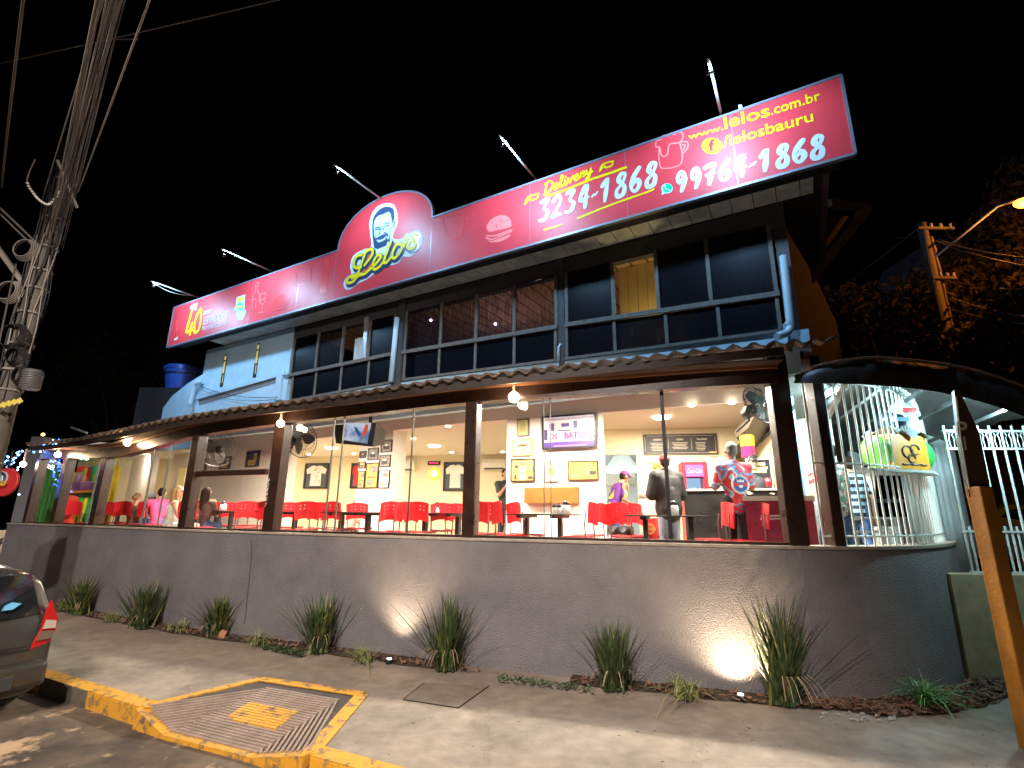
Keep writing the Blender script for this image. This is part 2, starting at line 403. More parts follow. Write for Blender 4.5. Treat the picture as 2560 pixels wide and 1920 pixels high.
rp.add([c03, c13, nR3, nL3], [(0, 1, 2, 3)]); rp.add([KL3, c03, nL3], [(0, 1, 2)]); rp.add([c13, KR3, nR3], [(0, 1, 2)])
rp.add([KL3, ap3, fr3, KR3, c13, c03], [(0, 1, 5), (1, 2, 4, 5), (2, 3, 4)])
struct(rp.build('kerb_ramp', M_ramp))
M_rib = mat('ramp_rib_cement', (0.25, 0.19, 0.15), 0.8, var=0.25, scale=6)
rb = MB()
def ribs(a0, a1, b0, b1, n, w=0.024):
    for i in range(n):
        t = (i + 0.5) / n; p = a0.lerp(b0, t); q = a1.lerp(b1, t)
        if (q - p).length < 0.03: continue
        rb.bar(p + Vector((0, 0, 0.006)), q + Vector((0, 0, 0.006)), w, 0.036)
ribs(c03, c13, nL3, nR3, 24)
ribs(KL3.lerp(c03, 0.03), c03, KL3.lerp(nL3, 0.97), nL3, 11, 0.024)
ribs(c13, c13.lerp(KR3, 0.98), nR3, nR3.lerp(KR3, 0.03), 10, 0.022)
struct(rb.build('ramp_ribs', M_rib))
strip3(KL3, ap3, 0.105, 'painted_line', M_yel); strip3(ap3 + Vector((0, 0, .002)), fr3 + Vector((0, 0, .002)), 0.11, 'painted_line', M_yel); strip3(fr3 + Vector((0, 0, -.002)), KR3 + Vector((0, 0, -.002)), 0.13, 'painted_line', M_yel)
strip3(KL3 + Vector((0, 0, .008)), nL3 + Vector((0, 0, .008)), 0.13, 'kerb', M_yel, -.2)
strip3(nL3 + Vector((0, 0, .016)), nR3 + Vector((0, 0, .016)), 0.13, 'kerb', M_yel, -.1)
strip3(nR3 + Vector((0, 0, .013)), KR3 + Vector((0, 0, .013)), 0.13, 'kerb', M_yel, -.25)
# yellow square painted on the ribs
def on_ramp(sx, sy):
    q = ray(sx, sy); n = (c13 - c03).cross(nL3 - c03); k = (c03 - EYE).dot(n) / q.dot(n); return EYE + q * k
sq = [on_ramp(*p) for p in ((566, 1800), (622, 1763), (744, 1787), (684, 1836))]
ys = MB()
for i in range(24):  # painted on the rib tops and faintly in the grooves
    t = (i + 0.5) / 24; p = c03.lerp(nL3, t); q = c13.lerp(nR3, t)
    # clip the rib line to the quad in plan
    a = Vector((p.x, p.y)); b = Vector((q.x, q.y)); hits = []
    for j in range(4):
        c = Vector((sq[j].x, sq[j].y)); d = Vector((sq[(j + 1) % 4].x, sq[(j + 1) % 4].y))
        r = b - a; s_ = d - c; den = r.x * s_.y - r.y * s_.x
        if abs(den) < 1e-9: continue
        t1 = ((c - a).x * s_.y - (c - a).y * s_.x) / den; t2 = ((c - a).x * r.y - (c - a).y * r.x) / den
        if 0 <= t2 <= 1: hits.append(t1)
    if len(hits) >= 2:
        h0, h1 = min(hits), max(hits); ys.bar(p.lerp(q, h0) + Vector((0, 0, .016)), p.lerp(q, h1) + Vector((0, 0, .016)), 0.030, 0.024)
struct(ys.build('painted_square', M_yel))
# utility cover in the pavement and a rough patch of fresh cement
M_pit = mat('dark_cover_cement', (0.20, 0.165, 0.125), 0.7, var=0.3, scale=4, bump=0.5)
cv = [G(x, y, 0) for x, y in ((1008, 1750), (1060, 1708), (1222, 1716), (1146, 1771))]
o = MB().prism([(p.x, p.y, 0.0) for p in cv], (0, 0, 0.006)).build('utility_cover', M_pit); tag(o, 'square cement utility cover set in the pavement beyond the ramp', 'utility cover')
M_gap = mat('dirt_gap', (0.03, 0.025, 0.02), 0.9)
gp = MB()
for a, b in ((0, 3), (3, 2), (0, 1)):
    gp.bar(Vector((cv[a].x, cv[a].y, 0.005)), Vector((cv[b].x, cv[b].y, 0.005)), 0.012, 0.005)
gp.build('joint', M_gap, o)

# ============================================================ LOW WALL AND VERANDA
WL = [(-10.8, 11.3), (-7.4, 9.65), (-5.58, 8.69), (-4.03, 7.98), (-2.4, 7.37), (-.77, 6.70), (1.17, 6.09), (2.68, 5.63), (3.3, 5.56), (4.0, 5.66), (4.8, 6.05), (5.6, 6.72), (6.4, 7.6), (7.2, 8.7)]
WL2 = smooth_line(WL, 4)
ZS = 1.42
def offset_line(pts, d):
    out = []
    for i, p in enumerate(pts):
        a = Vector(pts[max(i - 1, 0)]); b = Vector(pts[min(i + 1, len(pts) - 1)]); t = (b - a).normalized(); n = Vector((-t.y, t.x))
        out.append(Vector(p) + n * d)
    return out  # positive d goes away from the street (left of travel)
def sweep(mb, outer, inner, z0, z1):
    n = len(outer)
    f0 = z0 if callable(z0) else (lambda i: z0); f1 = z1 if callable(z1) else (lambda i: z1)
    vs = []
    for i in range(n): vs += [(outer[i].x, outer[i].y, f0(i)), (inner[i].x, inner[i].y, f0(i)), (inner[i].x, inner[i].y, f1(i)), (outer[i].x, outer[i].y, f1(i))]
    fs = [(0, 1, 2, 3), tuple((n - 1) * 4 + k for k in (3, 2, 1, 0))]
    for i in range(n - 1):
        for k in range(4):
            k2 = (k + 1) % 4; fs.append((i * 4 + k, i * 4 + k2, (i + 1) * 4 + k2, (i + 1) * 4 + k))
    return mb.add(vs, fs)
base_wall = empty('low_wall', (0, 6.3, 0)); tag(base_wall, 'long grey rough stucco low wall under the restaurant windows', 'wall')
mb = MB(); sweep(mb, offset_line(WL2, 0), offset_line(WL2, 0.22), -0.2, ZS); mb.build('wall', M_stucco, base_wall)
mb = MB(); sweep(mb, offset_line(WL2, -0.02), offset_line(WL2, 0.26), ZS, ZS + 0.03); mb.build('sill', M_sill, base_wall)
# crack with conduit line on the wall
def onwall(sx, sy, d=0.0, clampz=None):
    q = ray(sx, sy); L = offset_line(WL, d); best = None
    for i in range(len(L) - 1):
        A, B = L[i], L[i + 1]; e = B - A; den = q.x * (-e.y) + q.y * e.x
        # solve k*q = A + t*e
        det = q.x * (-e.y) - q.y * (-e.x)
        k = (A.x * (-e.y) - A.y * (-e.x)) / det; t = (q.x * A.y - q.y * A.x) / det
        if k > 0 and -0.001 <= t <= 1.001: return EYE + q * k
    return None
cr = [onwall(x, y, -0.006) for x, y in ((629, 1352), (628, 1400), (622, 1460), (616, 1520), (611, 1560))]
MB().tube([p for p in cr if p], 0.007, 6).build('cable', mat('wall_cable', (0.05, 0.045, 0.04), 0.7), base_wall)

# restaurant building root
B_ = empty('restaurant_building', (0, 8, 0)); tag(B_, 'two storey corner restaurant with glazed ground floor and light blue lit upper wall', 'building')
posts_px = [(60, 1132, 92, 992, .13), (120, 1133, 158, 985, .16), (205, 1137, 250, 978, .17), (400, 1145, 430, 925, .19), (585, 1150, 608, 905, .21), (1015, 1166, 1022, 868, .17), (1722, 1184, 1683, 815, .21), (1808, 1190, 1764, 830, .12)]
K = 2560 / 2212
beamz = []
for bx, by in ((110, 990), (250, 990), (425, 942), (600, 917), (1000, 872), (1440, 843), (1670, 832)):
    P = onwall(bx * K, by * K, 0.08); beamz.append((P.x, P.z))
def zbeam(x):
    if x <= beamz[0][0]: return beamz[0][1]
    for (a, za), (b, zb) in zip(beamz, beamz[1:]):
        if x <= b: return za + (zb - za) * (x - a) / (b - a)
    return beamz[-1][1]
i1 = next(i for i, p in enumerate(WL2) if p[0] > 3.15)
VL = [tuple(p) for p in WL2[1:i1]]   # veranda portion
o_in = offset_line(VL, 0.20); o_out = offset_line(VL, 0.02)
bm0 = MB(); sweep(bm0, o_out, o_in, lambda i: zbeam(VL[i][0]), lambda i: zbeam(VL[i][0]) + 0.17); bm0.build('beam', M_brown, B_)
bm0 = MB(); sweep(bm0, offset_line(VL, -0.015), offset_line(VL, 0.06), lambda i: zbeam(VL[i][0]) + 0.172, lambda i: zbeam(VL[i][0]) + 0.205); bm0.build('beam_highlight', mat('orange_highlight', (0.30, 0.13, 0.06), 0.3, metal=0.3), B_)  # orange highlight line along the beam, built as a coloured strip
bm0 = MB(); sweep(bm0, offset_line(VL, 0.06), offset_line(VL, 0.14), ZS + 0.03, ZS + 0.06); bm0.build('bottom_rail', M_brown, B_)
post_pts = []
for x, y, tx, ty, wd in posts_px:
    P = onwall(x * K, y * K, 0.10); i = min(range(len(WL2)), key=lambda j: (Vector(WL2[j]) - Vector((P.x, P.y))).length)
    a = Vector(WL2[max(i - 1, 0)]); b = Vector(WL2[min(i + 1, len(WL2) - 1)]); t = (b - a).normalized(); n = Vector((-t.y, t.x))
    c = Vector((P.x, P.y)); post_pts.append((c, t, n)); q = [c - t * wd / 2 - n * .085, c + t * wd / 2 - n * .085, c + t * wd / 2 + n * .085, c - t * wd / 2 + n * .085]
    ztop = zbeam(c.x) + (0.0 if c.x < 3 else 0.35)
    mb = MB().hexa([(p.x, p.y, ZS + .031) for p in q] + [(p.x, p.y, ztop - .001) for p in q]); mb.build('post', M_brown, B_, bevel=0.012)
# glazing between posts, frameless panes with thin joints
def tpx(x, y): P = onwall(x * K, y * K, 0.10); return Vector((P.x, P.y))
joints = {2: [300, 335], 3: [], 4: [700, 722, 878], 5: [1175, 1190, 1449], 1: [180], 0: []}
M_joint = mat('pane_edge', (0.05, 0.06, 0.05), 0.4)
for k in range(len(post_pts) - 1):
    c0_, t0, n0 = post_pts[k]; c1_, t1, n1 = post_pts[k + 1]
    w0 = posts_px[k][4] / 2; w1 = posts_px[k + 1][4] / 2
    d = (c1_ - c0_).normalized(); a = c0_ + d * w0; b = c1_ - d * w1; n = Vector((-d.y, d.x))
    cuts = [a] + [a + d * ((tpx(x, 1150 + 10) - a).dot(d)) for x in joints.get(k, [])] + [b]
    for ci, (p, q) in enumerate(zip(cuts, cuts[1:])):
        if (q - p).length < 0.02: continue
        pp = p + d * .004 + n * 0.0; qq = q - d * .004
        za, zb = zbeam(pp.x) - .002, zbeam(qq.x) - .002
        g = MB().prism([(pp.x, pp.y, ZS + .062), (qq.x, qq.y, ZS + .062), (qq.x, qq.y, zb), (pp.x, pp.y, za)], (n.x * .008, n.y * .008, 0))
        g.build('glass_pane', M_glass, B_)
    for ji, p in enumerate(cuts[1:-1]):
        big = (k == 5 and ji == 2)
        r = 0.022 if big else 0.0035
        q = [p - d * r - n * (.012 + (0.01 if big else 0)), p + d * r - n * (.012 + (0.01 if big else 0)), p + d * r + n * .02, p - d * r + n * .02]
        MB().hexa([(v.x, v.y, ZS + .062) for v in q] + [(v.x, v.y, zbeam(p.x) - .001) for v in q]).build('pane_joint', M_black if big or (k == 4 and ji == 2) else M_joint, B_)
# horizontal bar of the third bay
P0 = onwall(425 * K, 1029 * K, 0.1); P1 = onwall(577 * K, 1014 * K, 0.1)
zz = (P0.z + P1.z) / 2
MB().bar((P0.x, P0.y, zz), (P1.x, P1.y, zz), 0.07, 0.085).build('cross_bar', M_brown, B_)
# ------------ veranda roof of corrugated sheets
SGN_A = (-9.75, 13.6); SGN_B = (4.3, 5.45)
SF = Frame(SGN_A, SGN_B)                 # sign plane, u from left to right
FF = SF.shifted(-0.65)                   # upper facade plane
ev = offset_line(VL, -0.30)
def samp(line, step):
    out = []; 
    for i in range(len(line) - 1):
        a, b = line[i], line[i + 1]; L = (b - a).length; k = max(1, int(L / step))
        for j in range(k): out.append(a.lerp(b, j / k))
    out.append(line[-1]); return out
ex = ev[-1] + (ev[-1] - ev[-2]).normalized() * 0.55
evs = samp(ev + [ex], 0.045)
vs = []; fs = []; dist = 0
tl = [(150, 950), (350, 908), (700, 857), (1200, 792), (1735, 737)]
ez = []
for x, y in tl: P = onwall(x * K, y * K, -0.30); ez.append((P.x, P.z))
def zeave(x):
    if x <= ez[0][0]: return ez[0][1]
    for (a, za), (b, zb) in zip(ez, ez[1:]):
        if x <= b: return za + (zb - za) * (x - a) / (b - a)
    return ez[-1][1] + (x - ez[-1][0]) * 0.05
prev = None
for p in evs:
    if prev is not None: dist += (p - prev).length
    prev = p
    # inner end on the facade plane (or 3.2 m in where the building ends)
    t = (p - Vector((SF.A.x, SF.A.y))); nn = Vector((SF.n.x, SF.n.y)); dd = -t.dot(nn) 
    depth = (-(FF.n.dot(Vector((p.x, p.y, 0)) - FF.A))); depth = -depth
    q = p - nn * max(0.6, min(depth, 5.5))
    c = math.cos(dist / 0.21 * 2 * PI) * 0.03; ze = zeave(p.x)
    for s_ in (0.0, 1.0):
        z = ze + (max(4.0, ze + .4) - 0.05 - ze) * s_ ; pp = p.lerp(q, s_)
        vs += [(pp.x, pp.y, z + c), (pp.x, pp.y, z + c - 0.018)]
n_ = len(evs)
for i in range(n_ - 1):
    a = i * 4; b = (i + 1) * 4
    fs += [(a, b, b + 2, a + 2), (a + 1, a + 3, b + 3, b + 1), (a, a + 1, b + 1, b), (a + 2, b + 2, b + 3, a + 3)]
M_tile = mat('dark_corrugated_sheet', (0.12, 0.085, 0.06), 0.8, var=0.35, scale=6, bump=0.4)
MB().add(vs, fs).build('veranda_roof', M_tile, B_, autosmooth=True)
# dark eave board with the lit edge under the sheets
bm0 = MB(); sweep(bm0, offset_line(VL, -0.24), offset_line(VL, -0.20), lambda i: zeave(VL[i][0]) - 0.14, lambda i: zeave(VL[i][0]) - 0.045); bm0.build('eave_board', mat('eave_board', (0.025, 0.016, 0.012), 0.6, var=.3), B_)
bm0 = MB(); sweep(bm0, offset_line(VL, -0.20), offset_line(VL, 0.02), lambda i: zbeam(VL[i][0]) + 0.21, lambda i: zbeam(VL[i][0]) + 0.225); bm0.build('eave_soffit', mat('eave_lining', (0.07, 0.045, 0.035), 0.5, var=.3), B_)

# ------------------------------------------------------------ sheltered bulbs under the eave
M_bulb = mat('warm_bulb', (1, .9, .7), emit=(1.0, 0.80, 0.52), es=28)
M_socket = mat('lamp_socket', (.25, .2, .15), .5)
bulbs = [(1110, 858, 'first from the right, beside the certificate window'), (606, 915, 'over the numbered pillar'), (275, 957, 'over the window where guests sit'), (125, 982, 'over the play room window'), (50, 1003, 'far left end above the round sign')]
for i, (x, y, s_) in enumerate(bulbs):
    P = onwall(x * K, y * K, -0.10); b = empty('bulb_lamp', P); tag(b, 'warm bulb under the eave, ' + s_, 'lamp', 'bulbs along the veranda eave')
    MB().ball(P, 0.055 + 0.015 * (i == 0), 16, 10).build('bulb', M_bulb, b, smooth=True)
    zt = zbeam(P.x) + .21
    MB().tube([(P.x, P.y, P.z + .035), (P.x, P.y, max(P.z + .1, zt))], 0.02, 10).build('socket', M_socket, b)
    lamp('bulb_light', 'POINT', P + Vector((-0.02, -0.09, -0.02)), 11, (1.0, 0.66, 0.36), 0.04)

# ------------------------------------------------------------ planting bed
M_soil = mat('dark_soil', (0.035, 0.022, 0.014), 0.95, var=0.4, scale=20, bump=1)
bl = [p for p in WL2]; bo = offset_line(bl, -0.25); bi = offset_line(bl, 0.0)
segA = [i for i, p in enumerate(bl) if p[0] < -0.35]; segB = [i for i, p in enumerate(bl) if p[0] > 0.25]
so = MB()
for seg in (segA, segB):
    vs = []; fs = []
    for j, i in enumerate(seg):
        wv = 0.25 + 0.03 * math.sin(i * 2.7) + (0.14 if bl[i][0] > 3.2 else 0)
        oo = offset_line(bl, -wv)[i]; mid = oo.lerp(bi[i], 0.5)
        vs += [(oo.x, oo.y, 0.004), (mid.x, mid.y, 0.03), (bi[i].x, bi[i].y, 0.03)]
    for j in range(len(seg) - 1):
        for k in (0, 1): fs.append((j * 3 + k, j * 3 + k + 1, (j + 1) * 3 + k + 1, (j + 1) * 3 + k))
    so.add(vs, fs)
struct(so.build('soil_bed', M_soil))
M_bark = mat('bark_chips', (0.16, 0.085, 0.05), 0.85, var=0.6, scale=3)
ch = MB(); rnd = random.Random(3)
for k in range(1900):
    i = rnd.choice(segA + segB + [j for j in segB if bl[j][0] > 2.4] * 2)
    if i + 1 >= len(bl): continue
    a = Vector(bl[i]).lerp(Vector(bl[i + 1]), rnd.random()); t = (Vector(bl[i + 1]) - Vector(bl[i])).normalized(); n = Vector((-t.y, t.x))
    a = a - n * rnd.uniform(0.01, 0.27 + (0.14 if bl[i][0] > 3.2 else 0)); 
    M = Matrix.Translation((a.x, a.y, 0.035 + rnd.uniform(-.01, .015))) @ Euler((rnd.uniform(-.6, .6), rnd.uniform(-.6, .6), rnd.uniform(0, PI))).to_matrix().to_4x4()
    l_, w_ = rnd.uniform(.015, .04), rnd.uniform(.006, .014)
    ch.box(-l_, -w_, -.003, l_, w_, .003, M)
struct(ch.build('bark_mulch', M_bark), 'stuff')

# ------------------------------------------------------------ ground uplights
M_led = mat('uplight_lens', (1, 1, 1), emit=(0.85, 0.85, 1.0), es=12)
for nm, x, y, lab in (('a', 973, 1643, 'small ground spotlight in the bed left of centre, washing the wall above it'), ('b', 1852, 1733, 'small ground spotlight in the bed near the right corner, beside the tall lit clump')):
    P = G(x, y + 7, 0.04); W = onwall(x + (10 if nm == 'a' else -10), y - 40, 0.0)
    r = empty('ground_spotlight', (P.x, P.y, 0)); tag(r, lab, 'spotlight', 'ground spotlights in the bed')
    MB().lathe([(0.035, -0.06), (0.045, 0.0), (0.05, 0.02), (0.042, 0.025)], (P.x, P.y, 0.025)).build('housing', M_black, r, autosmooth=True)
    MB().lathe([(0.0, 0.0), (0.026, 0.001), (0.026, 0.008), (0, 0.012)], (P.x, P.y, 0.052)).build('lens', M_led, r)
    i = min(range(len(WL2)), key=lambda j: (Vector(WL2[j]) - Vector((P.x, P.y))).length); wv = Vector(WL2[i])
    a_, b_ = Vector(WL2[i - 1]), Vector(WL2[i + 1]); t = (b_ - a_).normalized(); n = Vector((-t.y, t.x)); dw = (wv - Vector((P.x, P.y))).dot(n)
    tgt = Vector((P.x, P.y, 0)) + Vector((n.x, n.y, 0)) * dw + Vector((-t.x, -t.y, 0)) * (0.0 if nm == 'a' else 0.12) + Vector((0, 0, 1.6))
    lamp('spotlight_beam', 'SPOT', (P.x, P.y, 0.075), 85 if nm == 'a' else 112, (1.0, 0.74, 0.48), 0.04, target=tgt, spot=104 if nm == 'a' else 145, blend=1.0)
# ============================================================ UPPER FLOOR
def fz(*p): return FF.px(*p)
u_r = fz(1975, 560)[0]; u_l = fz(508, 900)[0]
ZT = 6.17
z_blue = 4.0
# solid parts of the facade: left painted wall, strip under the windows, lintel
uL0, uL1 = fz(508, 930)[0], fz(722, 930)[0]
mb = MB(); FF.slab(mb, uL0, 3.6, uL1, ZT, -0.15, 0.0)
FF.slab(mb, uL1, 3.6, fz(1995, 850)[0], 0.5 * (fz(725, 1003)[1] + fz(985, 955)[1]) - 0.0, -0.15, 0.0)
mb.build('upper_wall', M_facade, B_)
FF2 = FF
uR = fz(1950, 600)[0]
mb = MB(); FF.slab(mb, uL1, 5.86, uR + .1, ZT, -0.15, -0.02); mb.build('lintel', mat('dark_lintel', (0.05, 0.05, 0.05), .8, var=.3), B_)
# low parapet continuing left to the water tank
pl0, pl1 = fz(405, 1035)[0], fz(560, 930)[0]
Pt = [fz(405, 1035), fz(500, 1010)]
prof = [(fz(404, 1043)[0], 3.4), (uL0 + .0, 3.4), (uL0, fz(508, 935)[1]), (fz(470, 958)[0], fz(470, 958)[1]), (fz(430, 990)[0], fz(430, 990)[1]), (fz(408, 1020)[0], fz(408, 1020)[1])]
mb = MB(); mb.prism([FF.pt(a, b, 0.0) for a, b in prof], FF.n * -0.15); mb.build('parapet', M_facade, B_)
# cornice moulding on the left wall, its shade painted as dark bands below
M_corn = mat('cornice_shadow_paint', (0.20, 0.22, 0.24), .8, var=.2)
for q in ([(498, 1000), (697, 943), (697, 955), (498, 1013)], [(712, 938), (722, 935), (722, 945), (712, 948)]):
    mb = MB(); FF.quadslab(mb, [fz(*p) for p in q], 0.0, 0.012); mb.build('cornice_shade_band', M_corn, B_)
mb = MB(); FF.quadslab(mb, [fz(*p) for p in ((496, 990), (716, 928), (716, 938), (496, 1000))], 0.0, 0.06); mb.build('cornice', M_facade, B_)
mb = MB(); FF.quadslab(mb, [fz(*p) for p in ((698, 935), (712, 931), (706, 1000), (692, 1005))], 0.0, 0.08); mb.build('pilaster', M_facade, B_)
# arched narrow windows of the left wall
M_amber = mat('amber_lit_pane', (.5, .4, .15), emit=(.62, .5, .16), es=.55)
M_frame_blk = mat('black_window_iron', (0.02, 0.018, 0.014), .5)
for (xb, yb, xt, yt) in ((548, 968, 566, 888), (630, 945, 648, 860)):
    ub, zb_ = fz(xb, yb); ut, zt_ = fz(xt, yt); w_ = 0.13; u0 = ut - w_ / 2; zb_ = zb_ + .0
    arch = [(u0, zb_), (u0 + w_, zb_), (u0 + w_, zt_ - .06)] + [(u0 + w_ / 2 + w_ / 2 * math.cos(a), zt_ - .06 + .09 * math.sin(a)) for a in (0.5, 1.0, PI / 2, 2.1, 2.6)] + [(u0, zt_ - .06)]
    f = MB(); FF.quadslab(f, arch, 0.0, 0.015) if False else f.prism([FF.pt(a, b, 0.002) for a, b in arch], FF.n * 0.012); f = f.build('arched_window', M_frame_blk, B_)
    pn = MB()
    for k, (a0, a1, h0, h1) in enumerate(((.18, .46, .42, .78), (.54, .82, .42, .80), (.18, .46, .84, .97), (.54, .82, .84, .97), (.60, .80, .1, .36))):
        H = zt_ - zb_; flat(pn, FF, [(u0 + w_ * a0, zb_ + H * h0), (u0 + w_ * a1, zb_ + H * h0), (u0 + w_ * a1, zb_ + H * h1), (u0 + w_ * a0, zb_ + H * h1)], 0.017)
    pn.build('pane', M_amber, f)
# window bands: rails and mullions given by their ends on the facade
def fbar(name, a, b, wd, o0, o1, mtl, par=None):
    a = fz(*a); b = fz(*b); va = Vector(a); vb = Vector(b); d = (vb - va).normalized(); n = Vector((-d.y, d.x)) * wd / 2
    mb = MB(); FF.quadslab(mb, [tuple(va + n), tuple(va - n), tuple(vb - n), tuple(vb + n)], o0, o1); return mb.build(name, mtl, par or B_)
sections = [
    dict(rail=((722, 940), (985, 885)), bot=((722, 1003), (985, 955)), up=[728, 789, 852, 921, 983], lo=[727, 786, 850, 919, 983]),
    dict(rail=((1008, 882), (1395, 818)), bot=((1008, 950), (1395, 901)), up=[1012, 1101, 1190, 1286, 1392], lo=[1010, 1097, 1188, 1286, 1390]),
    dict(rail=((1414, 814), (1950, 735)), bot=((1414, 898), (1952, 828)), up=[1418, 1536, 1648, 1779, 1942], lo=[1418, 1539, 1669, 1802, 1952])]
def yline(l, x): (x0, y0), (x1, y1) = l; return y0 + (y1 - y0) * (x - x0) / (x1 - x0)
ztop = 5.86
pane_i = 0
for si, s_ in enumerate(sections):
    wroot = MB()
    # frame: rail, bottom, head as one grid mesh
    def addbar(pa, pb, wd, o0=-0.03, o1=0.035):
        va, vb = Vector(pa), Vector(pb); d = (vb - va).normalized(); n = Vector((-d.y, d.x)) * wd / 2
        FF.quadslab(wroot, [tuple(va + n), tuple(va - n), tuple(vb - n), tuple(vb + n)], o0, o1)
    addbar(fz(*s_['rail'][0]), fz(*s_['rail'][1]), .075, -.03, .05); addbar(fz(*s_['bot'][0]), fz(*s_['bot'][1]), .05)
    ups = []
    for x in s_['up']:
        u, z = fz(x, yline(s_['rail'], x)); ups.append((u, z)); addbar((u, z + .036), (u, ztop), .055, -.025, .03)
    los = []
    for x in s_['lo']:
        yb = yline(s_['bot'], x); u, z = fz(x, yb); zr = fz(x, yline(s_['rail'], x))[1]; los.append((u, z, zr)); addbar((u, z + .024), (u, zr - .036), .05, -.02, .025)
    fo = wroot.build('window_band', M_darkwood, B_)
    for j in range(4):
        (u0, za), (u1, zb_) = ups[j], ups[j + 1]
        if si == 2 and j == 1: pass
        elif si == 0 and j == 2: pass
        else:
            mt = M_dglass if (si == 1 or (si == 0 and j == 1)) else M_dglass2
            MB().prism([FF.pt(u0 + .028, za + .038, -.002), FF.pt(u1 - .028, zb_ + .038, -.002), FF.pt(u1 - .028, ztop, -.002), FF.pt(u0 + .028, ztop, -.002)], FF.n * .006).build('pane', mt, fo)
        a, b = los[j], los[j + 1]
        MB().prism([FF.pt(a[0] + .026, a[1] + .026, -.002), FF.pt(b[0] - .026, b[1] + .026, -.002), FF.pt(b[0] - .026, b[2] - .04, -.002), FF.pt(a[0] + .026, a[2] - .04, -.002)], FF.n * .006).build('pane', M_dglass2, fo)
# sliding sash pulled aside with a light blue curtain behind (left section)
M_sash = mat('pale_aluminium', (.55, .58, .6), .4, metal=.6)
mb = MB(); FF.quadslab(mb, [fz(*p) for p in ((912, 795), (921, 792), (916, 898), (908, 900))], -.02, .02); mb.build('sash', M_sash, B_)
cu = MB()
pts = []
ua, za = fz(872, 905); ub, zb_ = fz(912, 897)
for i in range(17):
    t = i / 16; pts.append((ua + (ub - ua) * t, -0.12 - .015 * math.sin(t * 22)))
zc = fz(890, 840)[1]
for i in range(16):
    (a, oa), (b, ob) = pts[i], pts[i + 1]; cu.add([FF.pt(a, za, oa), FF.pt(b, za, ob), FF.pt(b, zc, ob), FF.pt(a, zc, oa)], [(0, 1, 2, 3)])
cu.build('curtain', mat('pale_blue_curtain', (.55, .75, .85), .8), B_, smooth=True)
# wide dark post between the sections
mb = MB(); FF.slab(mb, fz(993, 880)[0], 3.9, fz(1008, 880)[0], ZT, -.1, .04); mb.build('facade_post', mat('dark_painted_post', (.05, .055, .055), .6, var=.3), B_)
mb = MB(); FF.slab(mb, fz(1397, 860)[0], 3.9, fz(1412, 860)[0], ZT, -.1, .01); mb.build('facade_post', mat('dark_painted_post', (.05, .055, .055), .6), B_)
mb = MB(); FF.slab(mb, fz(1950, 700)[0] + 0.0, 3.9, fz(1950, 700)[0] + 0.16, ZT, -.14, .0); mb.build('corner_post', mat('dark_painted_post', (.05, .055, .055), .6), B_)
# side wall going back at the right corner
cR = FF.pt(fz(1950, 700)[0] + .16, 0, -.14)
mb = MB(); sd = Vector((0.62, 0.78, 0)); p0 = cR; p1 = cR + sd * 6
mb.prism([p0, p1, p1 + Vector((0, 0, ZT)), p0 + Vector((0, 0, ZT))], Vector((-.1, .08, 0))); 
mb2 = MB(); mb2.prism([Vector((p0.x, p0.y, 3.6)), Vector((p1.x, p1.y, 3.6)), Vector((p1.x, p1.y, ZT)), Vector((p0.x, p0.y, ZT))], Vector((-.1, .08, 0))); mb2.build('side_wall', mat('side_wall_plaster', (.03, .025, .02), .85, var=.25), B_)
# downpipes
M_pipe = mat('white_pvc_pipe', (.50, .70, .82), .45)
dr = MB(); dr.tube([FF.P(989, 958, .14), FF.P(1004, 800, .14)], .055, 12); dr.build('downpipe', M_pipe, B_, smooth=True)
pa = [FF.P(1959, 650, .13), FF.P(1977, 818, .13), FF.P(1976, 832, .14), FF.P(1968, 842, .17), FF.P(1945, 858, .3)]
dr = MB(); dr.tube(pa, .052, 14); dr.tube([FF.P(1974, 812, .13), FF.P(1975, 820, .13)], .06, 14); dr.build('downpipe', M_pipe, B_, autosmooth=True)
dr = MB(); dr.tube([FF.P(1400, 905, .06), FF.P(1400, 870, .06), FF.P(1404, 862, .04)], .02, 10); dr.build('vent_pipe', M_pipe, B_, smooth=True)
dr = MB(); dr.tube([FF.P(486, 1012, .12), FF.P(497, 966, .12), FF.P(502, 960, .12), FF.P(512, 955, .06)], .07, 12); dr.build('downpipe', M_pipe, B_, autosmooth=True)
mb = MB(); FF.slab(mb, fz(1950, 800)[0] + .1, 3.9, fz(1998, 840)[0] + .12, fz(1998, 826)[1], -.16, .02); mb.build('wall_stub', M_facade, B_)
# loose cables on the left wall
M_cable = mat('black_cable', (.012, .012, .012), .6)
def sag(a, b, s_, n=14):
    a = Vector(a); b = Vector(b); return [a.lerp(b, i / n) - Vector((0, 0, s_ * 4 * (i / n) * (1 - i / n))) for i in range(n + 1)]
cb = MB(); cb.tube(sag(FF.P(512, 968, .1), FF.P(705, 995, .12), .12), .008, 5); cb.tube(sag(FF.P(512, 975, .1), FF.P(702, 1000, .12), .16), .006, 5); cb.build('cable', M_cable, B_)

